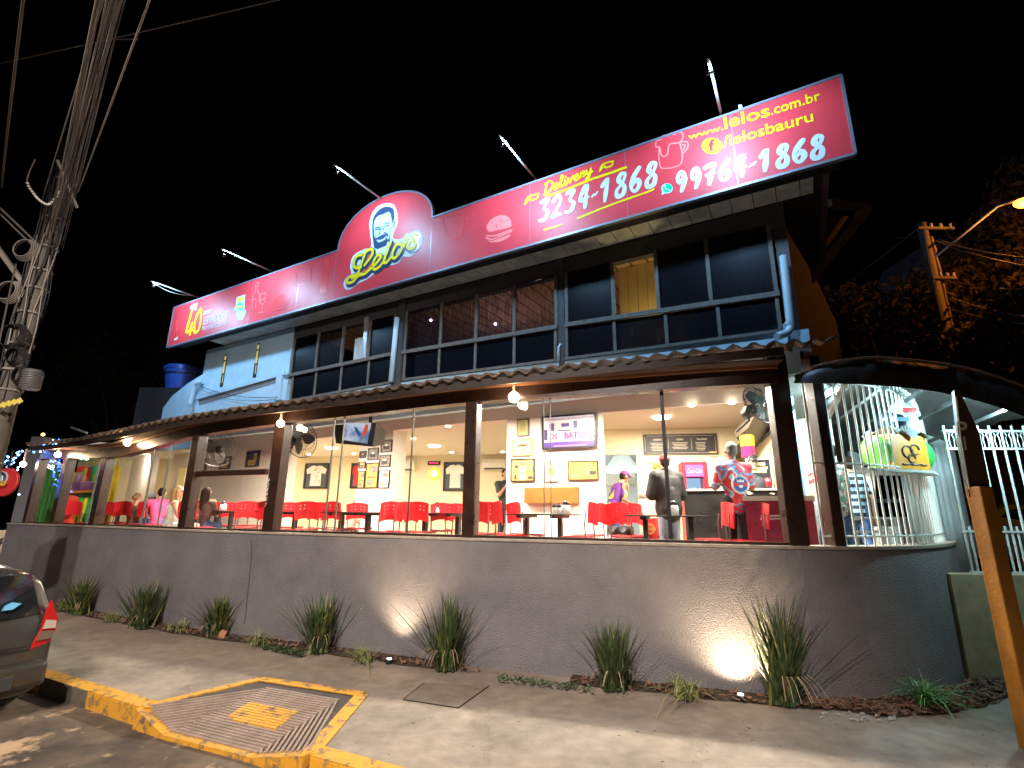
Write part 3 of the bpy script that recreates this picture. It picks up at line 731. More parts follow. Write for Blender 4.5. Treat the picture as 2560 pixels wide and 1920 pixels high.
# ---------------- soffit and fascia
uS0, uS1 = -0.0, SF.L
M_soff = mat('grey_soffit_boards', (0.55, 0.58, 0.54), .8, var=.35, scale=3)
zS = 6.20
sb = MB(); u = fz(480, 876)[0]
uu0 = SF.px(485, 878)[0] + .2; uend = SF.px(2030, 470)[0] + .05
u = uu0; k = 0
while u < uend:
    wd = .285; SF.slab(sb, u, zS - .012, min(u + wd, uend), zS + .01, -.66, -.26); u += wd + .012; k += 1
sb.build('soffit', M_soff, B_)
mb = MB(); SF.slab(mb, uu0 - .1, zS + .012, uend + .1, zS + .06, -3.5, -.02); mb.build('roof_underside', mat('soffit_dark', (.02, .02, .02), .9), B_)
mb = MB(); SF.slab(mb, uu0 - .1, zS + .06, uend + .2, zS + .14, -6.0, -.08); mb.build('roof', M_tile, B_)
mb = MB(); SF.slab(mb, .35, zS - .015, SF.L - .15, zS + .011, -.25, -.06); mb.build('fascia', mat('fascia_black', (.008, .008, .009), .7), B_)
# gable brace at the right end under the side roof
M_brace = mat('brown_brace_board', (.22, .15, .10), .8, var=.3)  # plain brown board colour
pr = [AT(2072, 508, 9), AT(2168, 520, 9.5), AT(1990, 735, 8.2)]
mb = MB(); mb.bar(pr[0], pr[1], .12, .14); mb.bar(pr[1], pr[2], .14, .2); mb.build('eave_brace', M_brace, B_)
mb = MB(); q = [AT(1962, 545, 7.6), AT(2120, 540, 9.4), AT(1990, 730, 8.4)]; mb.prism(q, (0.03, .04, 0)); mb.build('gable_board', mat('gable_board', (.13, .085, .055), .9, var=.3), B_)

# ---------------- upper room seen through the panes
M_boards = D.materials.new('ceiling_boards'); M_boards.use_nodes = True; nt = M_boards.node_tree; b = nt.nodes['Principled BSDF']
tc = nt.nodes.new('ShaderNodeTexCoord'); wv = nt.nodes.new('ShaderNodeTexWave'); wv.bands_direction = 'X'; wv.inputs['Scale'].default_value = 1.1; wv.inputs['Distortion'].default_value = .15
mp = nt.nodes.new('ShaderNodeMapping'); mp.inputs['Rotation'].default_value = (0, 0, math.radians(32)); nt.links.new(tc.outputs['Object'], mp.inputs[0]); nt.links.new(mp.outputs[0], wv.inputs['Vector'])
r = nt.nodes.new('ShaderNodeValToRGB'); r.color_ramp.elements[0].position = 0.0; r.color_ramp.elements[0].color = (.12, .07, .03, 1); r.color_ramp.elements[1].position = .12; r.color_ramp.elements[1].color = (.55, .38, .18, 1)
nt.links.new(wv.outputs['Fac'], r.inputs[0]); nt.links.new(r.outputs[0], b.inputs['Base Color']); b.inputs['Roughness'].default_value = .6
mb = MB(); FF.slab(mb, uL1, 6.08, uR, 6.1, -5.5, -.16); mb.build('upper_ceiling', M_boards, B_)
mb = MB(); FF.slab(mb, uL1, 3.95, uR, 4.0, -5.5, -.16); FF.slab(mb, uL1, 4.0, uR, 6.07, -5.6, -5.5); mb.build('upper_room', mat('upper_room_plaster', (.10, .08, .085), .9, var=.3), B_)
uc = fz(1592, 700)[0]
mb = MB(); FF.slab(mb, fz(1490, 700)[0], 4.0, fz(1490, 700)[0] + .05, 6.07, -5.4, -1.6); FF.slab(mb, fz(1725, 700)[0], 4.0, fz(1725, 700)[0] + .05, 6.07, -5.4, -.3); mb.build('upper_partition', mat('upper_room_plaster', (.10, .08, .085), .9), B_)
lamp('upper_room_light', 'POINT', FF.pt(uc + .1, 4.6, -1.6), 4, (1, .72, .30), .15)
lamp('upper_room_light', 'POINT', FF.pt(fz(1130, 800)[0], 5.2, -1.8), 9, (.85, .55, .85), .1)
lamp('upper_room_light', 'POINT', FF.pt(fz(1250, 800)[0], 4.9, -1.6), 10, (1.0, .55, .5), .1)
M_pink = mat('violet_bulb', (1, 1, 1), emit=(.75, .62, 1), es=14)
for i, (x, y) in enumerate(((1039, 781), (1204, 789))):
    P = FF.P(x, y, -.5); t = tag(MB().ball(P, .028, 10, 6).build('string_bulb', M_pink, smooth=True), 'violet string bulb behind the upper window, ' + ('nearer the downpipe' if i == 0 else 'third pane from the downpipe'), 'bulb', 'bulbs in the upper room')
tag(MB().tube(sag(FF.P(1012, 775, -.52), FF.P(1275, 790, -.52), .05), .006, 5).build('string_light_wire', mat('pink_wire', (.5, .3, .4), .5)), 'thin wire carrying the violet bulbs inside the upper windows', 'wire')
M_yb = mat('cream_yellow_board', (.62, .46, .20), .6, var=.08, scale=3)
for _k in range(9):
    _u = fz(1515, 700)[0] + _k * .17; mb = MB(); FF.slab(mb, _u, 4.0, _u + .16, 6.07, -.72, -.70 + .012 * (_k % 2)); mb.build('board_panel', M_yb, B_)
lamp('upper_room_light', 'POINT', FF.pt(uc + .05, 4.45, -.30), 15, (1, .74, .32), .12)
# row of bottles on the sill of the open window
M_gb = mat('green_bottle', (.03, .12, .03), .15); M_rb = mat('dark_bottle', (.08, .02, .015), .2)
M_bb = mat('brown_bottle', (.16, .09, .03), .2)
for i in range(11):
    P = FF.P(1552 + i * 7.0, yline(sections[2]['rail'], 1552 + i * 7) - 8, -.12); r = .018
    z0 = fz(1552 + i * 7, yline(sections[2]['rail'], 1552 + i * 7))[1] + .036; h = .10 if i < 3 else .07
    mb = MB().lathe([(r, 0), (r, h * .55), (r * .4, h * .75), (r * .38, h), (0.001, h)], (P.x, P.y, z0), 8)
    tag(mb.build('bottle', (M_gb, M_rb, M_gb)[i] if i < 3 else M_bb, smooth=True), (['tall green bottle at the left end of the row', 'tall dark red bottle, second in the row', 'tall green bottle, third in the row'][i] if i < 3 else 'short brown bottle among eight alike in the row') + ' on the open upper window sill', 'bottle', 'bottles on the open window sill')

# ============================================================ SIGN
M_signred = mat('red_vinyl', (0.62, 0.038, 0.048), 0.5, var=0.10, scale=1.3, bump=.12, bscale=3, spec=.45)
M_signwht = mat('white_vinyl', (.56, .62, .62), .5, spec=.25); M_yelv = mat('yellow_vinyl', (.78, .58, .008), .5, spec=.25)
M_signdk = mat('navy_vinyl', (.03, .05, .10), .3); M_org = mat('orange_vinyl', (.80, .16, .03), .3); M_lred = mat('light_red_vinyl', (.78, .06, .06), .3)
M_pinkl = mat('pale_red_vinyl', (.85, .20, .18), .3); M_grn = mat('green_vinyl', (.0, .5, .22), .3); M_skin_v = mat('pale_blue_vinyl', (.45, .60, .66), .5, spec=.25)
S_ = empty('sign_board', (SF.pt(SF.L / 2, 6.2).x, SF.pt(SF.L / 2, 6.2).y, 6.2)); tag(S_, 'long red restaurant billboard with domed centre along the roof edge, lit by arm lamps', 'sign')
zt_, zb_ = 7.40, 6.19
su = lambda x, y: SF.px(x, y)
dl, dr_ = su(845, 628)[0], su(1082, 535)[0]; dt = su(985, 487)
dome = []
for i in range(25):
    a = PI - PI * i / 24; dome.append(((dl + dr_) / 2 + (dr_ - dl) / 2 * math.cos(a), zt_ + (dt[1] - zt_ + .05) * math.sin(a) ** .9))
outline = [(0, zb_), (SF.L, zb_), (SF.L, zt_)] + dome[::-1] + [(0, zt_)]
bm = bmesh.new(); vs = [bm.verts.new(SF.pt(a, z, 0)) for a, z in outline]; es = [bm.edges.new((vs[i], vs[(i + 1) % len(vs)])) for i in range(len(vs))]
bmesh.ops.triangle_fill(bm, edges=es, use_beauty=True); r = bmesh.ops.extrude_face_region(bm, geom=bm.faces[:])
bmesh.ops.translate(bm, vec=SF.n * -0.05, verts=[v for v in r['geom'] if isinstance(v, bmesh.types.BMVert)]); bmesh.ops.recalc_face_normals(bm, faces=bm.faces)
me = D.meshes.new('panel'); bm.to_mesh(me); bm.free(); me.materials.append(M_signred); o = D.objects.new('panel', me); C.objects.link(o); o.parent = S_; o.matrix_parent_inverse = root_matrix(S_).inverted()
mb = MB(); pts = outline + [outline[0]]
for a, b in zip(pts, pts[1:]): mb.bar(SF.pt(*a, -.02), SF.pt(*b, -.02), .035, .07, up=SF.n)
mb.build('frame', mat('grey_metal_frame', (.25, .26, .3), .5, metal=.5), S_)
for x in (1083, 845, 1325, 1568, 1850, 650, 760): mb = MB(); uu = su(x, 600 if x < 1000 else 500)[0]; mb.add([SF.pt(uu - .008, zb_ + .02, .0006), SF.pt(uu + .008, zb_ + .02, .0006), SF.pt(uu + .008, zt_ - .02, .0006), SF.pt(uu - .008, zt_ - .02, .0006)], [(0, 1, 2, 3)]); mb.build('seam', mat('seam_grey', (.45, .12, .16), .3), S_)
def st(s, pA, pB, hpx, material, bold=0., shear=0., off=.004, space=1.0):
    a = su(*pA); b = su(*pB); t = su(pA[0], pA[1] - hpx); text(SF, s, a, b, t[1] - a[1], off, material, S_, bold, shear, space)
def C7(x, y): return (1500 + x / 3.16, 150 + y / 3.16)
def C6(x, y): return (1000 + x / 2.765, 340 + y / 2.765)
def C5(x, y): return (380 + x / 2.765, 560 + y / 2.765)
def CZ(x, y): return (440 + x / 9.2167, 680 + y / 9.2167)
def CL(x, y): return (850 + x / 6.38, 480 + y / 6.38)
def stroke(pts, w, mtl, conv, off=.004, smooth=True, name='emblem', wts=None, th=None):
    mb = MB()
    for p in (pts if isinstance(pts[0][0], (tuple, list)) else [pts]): ribbon(mb, SF, [su(*conv(*q)) for q in p], w, off, smooth, wts)
    return mb.build(name, mtl, S_)
def poly(pts, mtl, conv, off=.003, smooth=False, name='emblem'):
    q = [su(*conv(*p)) for p in pts]
    if smooth: q = smooth_line(q, 4, True)[:-1]
    bm = bmesh.new(); vs = [bm.verts.new(SF.pt(a, z, off)) for a, z in q]; es = [bm.edges.new((vs[i], vs[(i + 1) % len(vs)])) for i in range(len(vs))]
    bmesh.ops.triangle_fill(bm, edges=es, use_beauty=True); me = D.meshes.new(name); bm.to_mesh(me); bm.free(); me.materials.append(mtl)
    o = D.objects.new(name, me); C.objects.link(o); o.parent = S_; o.matrix_parent_inverse = root_matrix(S_).inverted(); return o
st('www.', C7(700, 630), C7(975, 552), 14, M_yelv, .012)
st('lelos', C7(985, 545), C7(1345, 440), 30, M_yelv, .014)
st('.com.br', C7(1352, 436), C7(1745, 315), 24, M_yelv, .014)
st('/lelosbauru', C7(975, 690), C7(1690, 480), 26, M_yelv, .014)
poly([(885 + 82 * math.cos(a), 680 + 64 * math.sin(a)) for a in [2 * PI * i / 24 for i in range(24)]], M_yelv, C7)
st('f', C7(862, 722), C7(912, 708), 26, mat('dark_red_vinyl', (.3, .02, .03), .3), .05, off=.008)
DG = {'0': [[(.5, 1), (.12, .75), (.1, .3), (.45, 0), (.85, .25), (.88, .7), (.5, 1)]], '1': [[(.15, .72), (.6, 1), (.52, .5), (.45, 0)]],
      '2': [[(.1, .8), (.5, 1), (.8, .75), (.5, .35), (.1, .05), (.5, .1), (.95, .05)]], '3': [[(.15, .95), (.8, .98), (.45, .62), (.85, .4), (.6, .05), (.1, .08)]],
      '4': [[(.55, 1), (.15, .45), (.35, .38), (.9, .45)], [(.75, 1), (.7, .5), (.68, 0)]], '6': [[(.75, 1), (.3, .65), (.15, .25), (.5, 0), (.85, .25), (.6, .5), (.25, .3)]],
      '7': [[(.1, .92), (.9, .98), (.6, .5), (.5, 0)], [(.3, .5), (.85, .55)]], '8': [[(.62, .55), (.3, .75), (.5, 1), (.85, .9), (.62, .55), (.2, .3), (.3, .02), (.75, .05), (.85, .35), (.62, .55)]],
      '9': [[(.8, .75), (.5, 1), (.2, .75), (.4, .45), (.82, .7), (.75, .3), (.6, 0)]], '~': [[(.1, .38), (.45, .5), (.55, .42), (.9, .55)]]}
def digits(s, pA, pB, hpx, mtl, w, conv, slant=.16, dyn=1.0):
    a = su(*conv(*pA)); b = su(*conv(*pB)); h = su(*conv(pA[0], pA[1] - hpx))[1] - a[1]
    ww = [0.6 if c == '~' else 1 for c in s]; tot = sum(ww); t = 0; mb = MB()
    for c, k in zip(s, ww):
        for l_ in DG[c]:
            ps = []
            for x, y in l_:
                q = (t + (x * .8 + .1 + (y - .5) * slant) * k) / tot; ps.append((a[0] + (b[0] - a[0]) * q, a[1] + (b[1] - a[1]) * q + y * h))
            ribbon(mb, SF, ps, w * (.45 if c == '~' else 1), .004, True, lambda t_: .75 + .45 * math.sin(t_ * 5 + 1) ** 2)
        t += k
    return mb.build('lettering', mtl, S_)
digits('3234~1868', (955, 600), (1795, 330), 140, M_signwht, .066, C6)
digits('99764~1868', (590, 1052), (1800, 755), 150, M_signwht, .066, C7)
poly([(530 + 46 * math.cos(a), 1015 + 40 * math.sin(a)) for a in [2 * PI * i / 20 for i in range(20)]], M_signwht, C7)
poly([(487, 1070), (492, 1030), (520, 1052)], M_signwht, C7, .0035)
poly([(532 + 38 * math.cos(a), 1012 + 33 * math.sin(a)) for a in [2 * PI * i / 20 for i in range(20)]], M_grn, C7, .0045)
stroke([(515, 992), (520, 1018), (552, 1030)], .018, M_signwht, C7, .0055)
# Delivery, hand lettered strokes
def word(s, pA, pB, hpx, mtl, w, conv, table, slant=.3):
    a = su(*conv(*pA)); b = su(*conv(*pB)); h = su(*conv(pA[0], pA[1] - hpx))[1] - a[1]; mb = MB(); tot = sum(table[c][0] for c in s); t = 0
    for c in s:
        k = table[c][0]
        for l_ in table[c][1]:
            ps = [(a[0] + (b[0] - a[0]) * ((t + (x + (y * slant)) * k) / tot), a[1] + (b[1] - a[1]) * ((t + x * k) / tot) + y * h) for x, y in l_]
            ribbon(mb, SF, ps, w, .005)
        t += k
    return mb.build('lettering', mtl, S_)
SC = {'D': (1.3, [[(.25, .95), (.2, .5), (.15, .05)], [(0.05, .92), (.55, 1), (.9, .6), (.7, .15), (.1, .03)]]), 'e': (.8, [[(.1, .25), (.6, .35), (.55, .55), (.25, .5), (.15, .2), (.45, .02), (1, .2)]]),
      'l': (.6, [[(0, .2), (.6, .75), (.6, 1), (.3, .9), (.2, .3), (.4, .02), (1, .2)]]), 'i': (.5, [[(.2, .5), (.15, .1), (.5, .03), (1, .3)], [(.35, .72), (.4, .76)]]),
      'v': (.7, [[(0, .5), (.3, .05), (.75, .5), (1, .45)]]), 'r': (.7, [[(.1, .5), (.15, .05), (.2, .35), (.6, .55), (.7, .4), (.6, .1), (1, .2)]]),
      'y': (.8, [[(.1, .5), (.2, .15), (.6, .2), (.75, .5)], [(.75, .5), (.6, -.1), (.2, -.4), (.1, -.2), (.8, .1), (1, .2)]])}
word('Delivery', (992, 410), (1330, 262), 78, M_yelv, .035, C6, SC, .12)
stroke([[(1012, 420), (1150, 372), (1300, 310), (1440, 262), (1562, 218)]], .045, M_yelv, C6, name='underline')
stroke([[(1000, 648), (1060, 632), (1120, 612)], [(1230, 570), (1400, 500), (1560, 440), (1700, 392), (1755, 368)]], .04, M_yelv, C6, name='underline', wts=lambda t: 1.0 - .3 * t)
for dx, dy in ((0, 0), (515, -225)):
    stroke([[(865 + dx, 470 + dy), (885 + dx, 425 + dy), (925 + dx, 408 + dy), (960 + dx, 400 + dy)], [(865 + dx, 470 + dy), (900 + dx, 430 + dy), (905 + dx, 445 + dy), (950 + dx, 430 + dy), (955 + dx, 410 + dy)]], .03, M_yelv, C6, name='flourish')
# line drawings: mug, burger, cup, bottles, glass
mug = [[(440, 660), (445, 690), (470, 690), (485, 750), (510, 765), (535, 740), (550, 670), (620, 655), (655, 620), (650, 580), (610, 570), (590, 590), (560, 580), (540, 600), (500, 600), (480, 630), (450, 640), (440, 660)],
       [(470, 690), (465, 760), (475, 840), (500, 858), (580, 850), (640, 820), (650, 740), (630, 660)], [(640, 650), (690, 650), (690, 700), (650, 745)], [(640, 670), (668, 672), (668, 700), (648, 720)]]
stroke(mug, .022, M_pinkl, C7, name='mug_drawing')
poly([(605, 650), (600, 620), (640, 570), (700, 548), (755, 565), (770, 610), (760, 630), (680, 650), (620, 662)], M_pinkl, C6, .003, True, 'burger_drawing')
stroke([[(600, 690), (660, 690), (740, 660), (775, 650)], [(595, 705), (640, 715), (700, 690), (770, 660)]], .03, M_pinkl, C6, name='burger_drawing')
poly([(600, 715), (640, 725), (760, 680), (745, 705), (690, 730), (630, 735)], M_pinkl, C6, .003, True, 'burger_drawing')
M_dr = mat('deep_red_vinyl', (.35, .01, .015), .3)
mbd = MB(); rnd = random.Random(5)
for k in range(34):
    a = rnd.uniform(0, 2 * PI); r_ = rnd.uniform(0, 1) ** .5; x, y = 685 + 62 * r_ * math.cos(a), 598 + 34 * r_ * math.sin(a) - 10 * math.cos(a)
    u0, z0 = su(*C6(x, y)); flat(mbd, SF, [(u0 - .012, z0 - .006), (u0 + .012, z0 + .003), (u0 + .01, z0 + .010), (u0 - .012, z0 + .002)], .0045)
mbd.build('burger_drawing', M_dr, S_)
stroke([[(295, 590), (300, 560), (360, 550), (400, 545), (480, 510)], [(295, 590), (310, 640), (340, 700), (400, 710), (430, 690), (440, 600), (445, 530)], [(440, 580), (470, 570), (475, 620), (440, 640)]], .03, M_lred, C6, name='cup_drawing')
bot = [(1205, 235), (1225, 238), (1222, 290), (1225, 330), (1215, 400), (1210, 470), (1160, 475), (1162, 400), (1170, 340), (1190, 290), (1192, 240)]
poly(bot, M_lred, C5, .003, False, 'bottle_drawing')
stroke([[(985, 430), (1000, 400), (1090, 375), (1090, 400), (1010, 425), (985, 430)], [(1000, 395), (1005, 310), (1060, 290), (1100, 300), (1095, 375)]], .02, M_lred, C5, name='glass_drawing')
poly([(835, 560), (850, 520), (900, 485), (945, 490), (950, 520), (900, 550)], M_lred, C5, .003, True, 'burger_drawing'); stroke([[(835, 580), (900, 565), (950, 540)], [(840, 600), (900, 590), (940, 560)]], .035, M_lred, C5, name='burger_drawing')
stroke([[(1860, 250), (1910, 250), (1905, 310), (1840, 320), (1850, 260)], [(1835, 330), (1835, 440), (1780, 550), (1770, 700), (1760, 880)], [(1900, 320), (1890, 430), (1925, 540), (1920, 700)], [(1770, 680), (1800, 630), (1850, 640), (1840, 760), (1835, 860)],
        [(1960, 510), (2060, 490), (2060, 640), (2020, 730), (1980, 745), (1945, 690), (1950, 560), (1960, 510)], [(1990, 750), (1985, 860), (1960, 930)], [(1900, 940), (2040, 920)], [(1945, 660), (2050, 600)]], .022, M_pinkl, CZ, name='bottle_drawing')
# left block
st('+DE', CZ(318, 890), CZ(480, 860), 14, M_signwht, .03, .1)
a4 = [[(360, 930), (310, 1120), (240, 1370), (330, 1350), (430, 1300)], [(375, 1180), (340, 1320), (325, 1440)]]
stroke(a4, .095, M_yelv, CZ, name='lettering'); stroke([[(570, 850), (470, 1050), (420, 1300), (450, 1390), (530, 1330), (580, 1100), (585, 900), (570, 850)]], .09, M_yelv, CZ, name='lettering', off=.006)
st('anos', CZ(622, 985), CZ(805, 930), 11, M_signwht, .03, .4)
st('SERViNDO OS', CZ(612, 1225), CZ(1175, 1070), 19, M_signwht, .0, .15, space=.95)
st('MELHORES CLIENTES', CZ(595, 1345), CZ(1160, 1215), 9, M_signwht, .0)
poly([(1395, 585), (1600, 515), (1580, 760), (1590, 820), (1560, 860), (1620, 880), (1610, 950), (1540, 1100), (1420, 1110), (1390, 980), (1400, 900), (1335, 880), (1350, 820), (1380, 780)], M_signwht, CZ, .003, False, 'badge')
poly([(1412, 620), (1580, 560), (1570, 640), (1405, 690)], M_yelv, CZ, .004, False, 'badge'); M_teal = mat('teal_vinyl', (.05, .45, .45), .3)
poly([(1480 + 75 * math.cos(a), 790 + 85 * math.sin(a)) for a in [2 * PI * i / 20 for i in range(20)]], M_teal, CZ, .0045, False, 'badge')
poly([(1475 + 55 * math.cos(a), 800 + 35 * math.sin(a)) for a in [2 * PI * i / 20 for i in range(20)]], M_yelv, CZ, .005, False, 'badge')
stroke([[(1390, 880), (1440, 900), (1500, 870), (1560, 850)], [(1350, 900), (1360, 870), (1390, 880)], [(1560, 860), (1590, 930), (1610, 960)]], .02, M_teal, CZ, .005, name='badge')
poly([(-5, 1380), (10, 1100), (60, 1100), (60, 1330), (-5, 1400)], M_lred, CZ, .003, False, 'bottle_drawing')
stroke([[(-30, 1560), (30, 1530), (40, 1500)]], .05, M_signwht, CZ, name='bottle_drawing')
# emblem: outline, hair, face, features, script name
OUT = [(60, 1500), (70, 1420), (130, 1340), (180, 1300), (160, 1180), (200, 1040), (290, 960), (400, 910), (500, 860), (480, 640), (470, 500), (500, 380), (560, 270), (640, 210), (750, 180), (850, 200), (905, 300), (920, 430), (915, 520), (870, 620), (850, 740), (980, 750), (1060, 665), (1120, 655), (1220, 610), (1290, 640), (1320, 740), (1290, 860), (1230, 950), (1110, 1035), (1010, 1030), (950, 1120), (860, 1160), (760, 1180), (640, 1250), (520, 1330), (400, 1410), (280, 1470), (180, 1550), (100, 1560)]
poly(OUT, M_signwht, CL, .003, True)
poly([(545, 880), (520, 700), (515, 560), (530, 420), (600, 310), (680, 250), (770, 235), (850, 270), (870, 380), (860, 470), (840, 520), (800, 700), (790, 850), (700, 890), (620, 915), (560, 900)], M_signdk, CL, .004, True)
poly([(560, 760), (545, 620), (550, 480), (600, 395), (700, 355), (790, 320), (820, 420), (835, 500), (850, 460), (880, 465), (870, 540), (840, 580), (820, 560), (800, 660), (770, 760), (740, 700), (680, 690), (610, 720), (580, 780)], M_skin_v, CL, .005, True)
poly([(590, 765), (650, 765), (710, 735), (745, 700), (735, 740), (690, 780), (620, 805)], M_skin_v, CL, .0065, True)
poly([(560, 750), (620, 715), (680, 680), (740, 675), (770, 690), (755, 715), (700, 715), (650, 745), (600, 770), (575, 790)], M_signdk, CL, .006, True)
stroke([[(560, 590), (600, 568), (645, 575), (640, 640), (625, 690)], [(570, 612), (600, 595), (635, 600)], [(700, 520), (740, 498), (790, 500)], [(715, 560), (750, 540), (790, 545)], [(690, 560), (685, 590), (700, 600)], [(855, 480), (868, 500), (850, 560)], [(580, 700), (560, 740)], [(700, 650), (750, 665), (770, 700)]], .028, M_signdk, CL, .0065)
poly([(545, 900), (600, 915), (740, 860), (760, 800), (860, 780), (980, 790), (1010, 830), (900, 1000), (700, 1000), (590, 1010), (560, 960)], M_signwht, CL, .0042)
poly([(530, 1010), (560, 1000), (600, 1060), (560, 1120), (420, 1290), (350, 1290), (450, 960)], M_org, CL, .0045); poly([(860, 810), (975, 815), (985, 850), (870, 960), (830, 900)], M_org, CL, .0045)
SCR = [[(350, 1010), (290, 1020), (235, 1100), (230, 1180), (270, 1215), (340, 1200)], [(530, 940), (500, 915), (420, 960), (380, 1060), (330, 1200), (280, 1320), (200, 1380)], [(530, 940), (520, 1010), (470, 1080), (400, 1170)], [(340, 1310), (260, 1330), (160, 1360), (120, 1420), (140, 1455), (220, 1430), (300, 1340), (400, 1310), (480, 1240)],
       [(480, 1240), (580, 1150), (650, 1060), (660, 1020), (610, 1010), (550, 1100), (530, 1190), (560, 1240), (630, 1200), (690, 1130)], [(820, 800), (780, 900), (720, 1060), (710, 1120), (750, 1130), (820, 1040)], [(990, 840), (920, 840), (860, 930), (840, 1030), (880, 1060), (950, 990), (1000, 890), (990, 840), (1030, 870)],
       [(1075, 720), (1060, 750), (1085, 760), (1070, 800), (1040, 830)], [(1240, 690), (1200, 680), (1170, 740), (1190, 800), (1220, 840), (1190, 890), (1120, 910), (1080, 880)], [(1080, 880), (1100, 830), (1180, 760)]]
def shiftpts(L, dx, dy): return [[(x + dx, y + dy) for x, y in p] for p in L]
stroke(shiftpts(SCR, 14, 26), .125, M_signdk, CL, .0075)
stroke(SCR, .092, M_signdk, CL, .011)
stroke(SCR, .066, M_yelv, CL, .0145, name='lettering')
# arms with floodlights
arms = [((420, 640), (318, 605), 1.12), ((580, 583), (478, 541), 1.2), ((825, 418), (722, 343), 1.28), ((1150, 378), (1087, 287), 1.12), ((1557, 243), (1538, 125), 1.04)]
M_arm = mat('galvanised_arm', (.56, .62, .62), .5, spec=.25)
M_fl = mat('floodlight_lens', (1, 1, 1), emit=(.55, .85, 1.0), es=12)
names = ['leftmost of the five, with a drooping cable', 'second from the left', 'beside the domed centre', 'above the Delivery lettering', 'rightmost and tallest, above the web address']
for i, (b, t, L) in enumerate(arms):
    u_, z_ = SF.px(b[0] * K, b[1] * K); z_ = min(z_, 8.3)
    P = SF.pt(u_, z_, .03); T = SF.pt(u_, z_ + .0, L)
    a = empty('floodlight_arm', P); tag(a, 'thin lamp arm on the sign top, ' + names[i], 'lamp arm', 'floodlight arms on the sign')
    MB().tube([P - SF.n * .15, T], .020, 8).build('arm', M_arm, a, smooth=True)
    hd = MB(); hd.bar(T + SF.u * -.05 + Vector((0, 0, -.13)) - SF.n * .1, T + SF.u * .05 + Vector((0, 0, -.13)) - SF.n * .1, .03, .03); hd.bar(T - Vector((0, 0, .13)) - SF.n * .1, T, .012, .012); hd.build('lamp_head', M_black, a, bevel=.006)
    tg = SF.pt(u_, 6.55, -.1)
    lamp('floodlight', 'SPOT', T + Vector((0, 0, -.30)) - SF.n * .02, 200, (.38, .66, 1.0), .10, target=tg, spot=150, blend=.5)
    lamp('arm_spill', 'POINT', T - SF.n * .10 - Vector((0, 0, .10)), 9, (.62, .85, 1.0), .03)
    if i == 0: MB().tube(sag(T, P + Vector((0, 0, .02)), .12), .006, 5).build('cable', M_arm, a)
# small flag pin near the right end of the sign
P = SF.pt(SF.L * .925, zt_); tag(MB().bar(P, P + Vector((0, 0, .09)), .05, .012).build('sign_bracket', M_arm), 'tiny grey bracket stub on top of the sign near its right end', 'bracket')
# ============================================================ INTERIOR
W1 = Frame((-8.0, 14.45), (-.91, 10.0)); W2 = Frame((-.91, 10.0), (4.15, 7.63))
BL = Frame((-16, 18.87), (0.9, 15.42)); BR = Frame((1.05, 10.86), (4.75, 10.15))
M_iwall = mat('interior_white_wall', (0.80, 0.72, 0.62), .75, var=.03, scale=2)
M_yellw = mat('interior_cream_wall', (0.74, 0.65, 0.44), .75, var=.03, scale=2)
M_floor = mat('interior_floor_tile', (0.45, 0.36, 0.27), .35, var=.15, scale=3)
mb = MB(); fl = [(-10.6, 11.5), (-7.3, 9.9), (-5.5, 8.92), (-4, 8.2), (-2.35, 7.6), (-.7, 6.93), (1.2, 6.32), (2.7, 5.86), (3.3, 5.8), (3.95, 5.9), (4.7, 6.3), (5.4, 6.95), (6.2, 7.85), (7.5, 10), (7.5, 20), (-16, 20), (-16, 19)]
mb.prism([(x, y, .9) for x, y in fl], (0, 0, .1)); mb.build('ground_floor', M_floor, B_)
def wallseg(fr, u0, u1, z0, z1, mtl, name='inner_wall', th=.18):
    mb = MB(); fr.slab(mb, u0, z0, u1, z1, -th, 0); return mb.build(name, mtl, B_)
w1u = lambda x: W1.px(x, 1200)[0]; w2u = lambda x: W2.px(x, 1200)[0]
wallseg(W1, w1u(478), w1u(722), 1.0, 3.5, M_iwall); wallseg(W1, w1u(893), w1u(974), 1.0, 3.5, M_iwall, th=.45)
wallseg(W2, w2u(1266), w2u(1507), 1.0, 3.5, M_iwall)
wallseg(W1, -1.0, W1.L, 3.501, 3.94, M_iwall, 'header'); wallseg(W2, 0, W2.L + .3, 3.501, 3.94, M_iwall, 'header')
wallseg(BL, 0, BL.L, 1.0, 3.5, M_yellw, 'back_wall'); 
# right back wall with a doorway to the kitchen
dx0, dx1 = BR.px(1513, 1200)[0], BR.px(1594, 1200)[0]; dz = BR.px(1550, 1136)[1]
brc = BR.px(1863, 1067)[0]
wallseg(BR, dx1, brc, 1.0, 3.5, M_yellw, 'back_wall', .12); wallseg(BR, -.0, dx0, 1.0, 3.5, M_yellw, 'back_wall', .12); wallseg(BR, dx0, dx1, dz, 3.5, M_yellw, 'back_wall', .12)
pc = BR.pt(brc, 0); RW = Frame((pc.x, pc.y), (4.15, 7.85)); wallseg(RW, 0, RW.L, 1.0, 3.5, M_yellw, 'side_wall', .12)
pr_ = W2.pt(w2u(1430), 0, -.2); MB().prism([(pr_.x, pr_.y, 1), (pr_.x + .05, pr_.y, 1), (1.0, 15.3, 1), (.95, 15.3, 1)], (0, 0, 2.5)).build('partition', M_yellw, B_)
pl = W1.pt(w1u(480), 0, -.2); q = AT(424, 1200, 16.5); MB().prism([(pl.x, pl.y, 1), (pl.x + .1, pl.y, 1), (q.x + .1, q.y, 1), (q.x, q.y, 1)], (0, 0, 2.5)).build('partition', M_iwall, B_)
q = AT(312, 1200, 19); q2 = AT(376, 1200, 15.6); MB().prism([(q.x, q.y, 1), (q2.x, q2.y, 1), (q2.x + .1, q2.y + .1, 1), (q.x, q.y + .1, 1)], (0, 0, 2.5)).build('partition', M_iwall, B_)
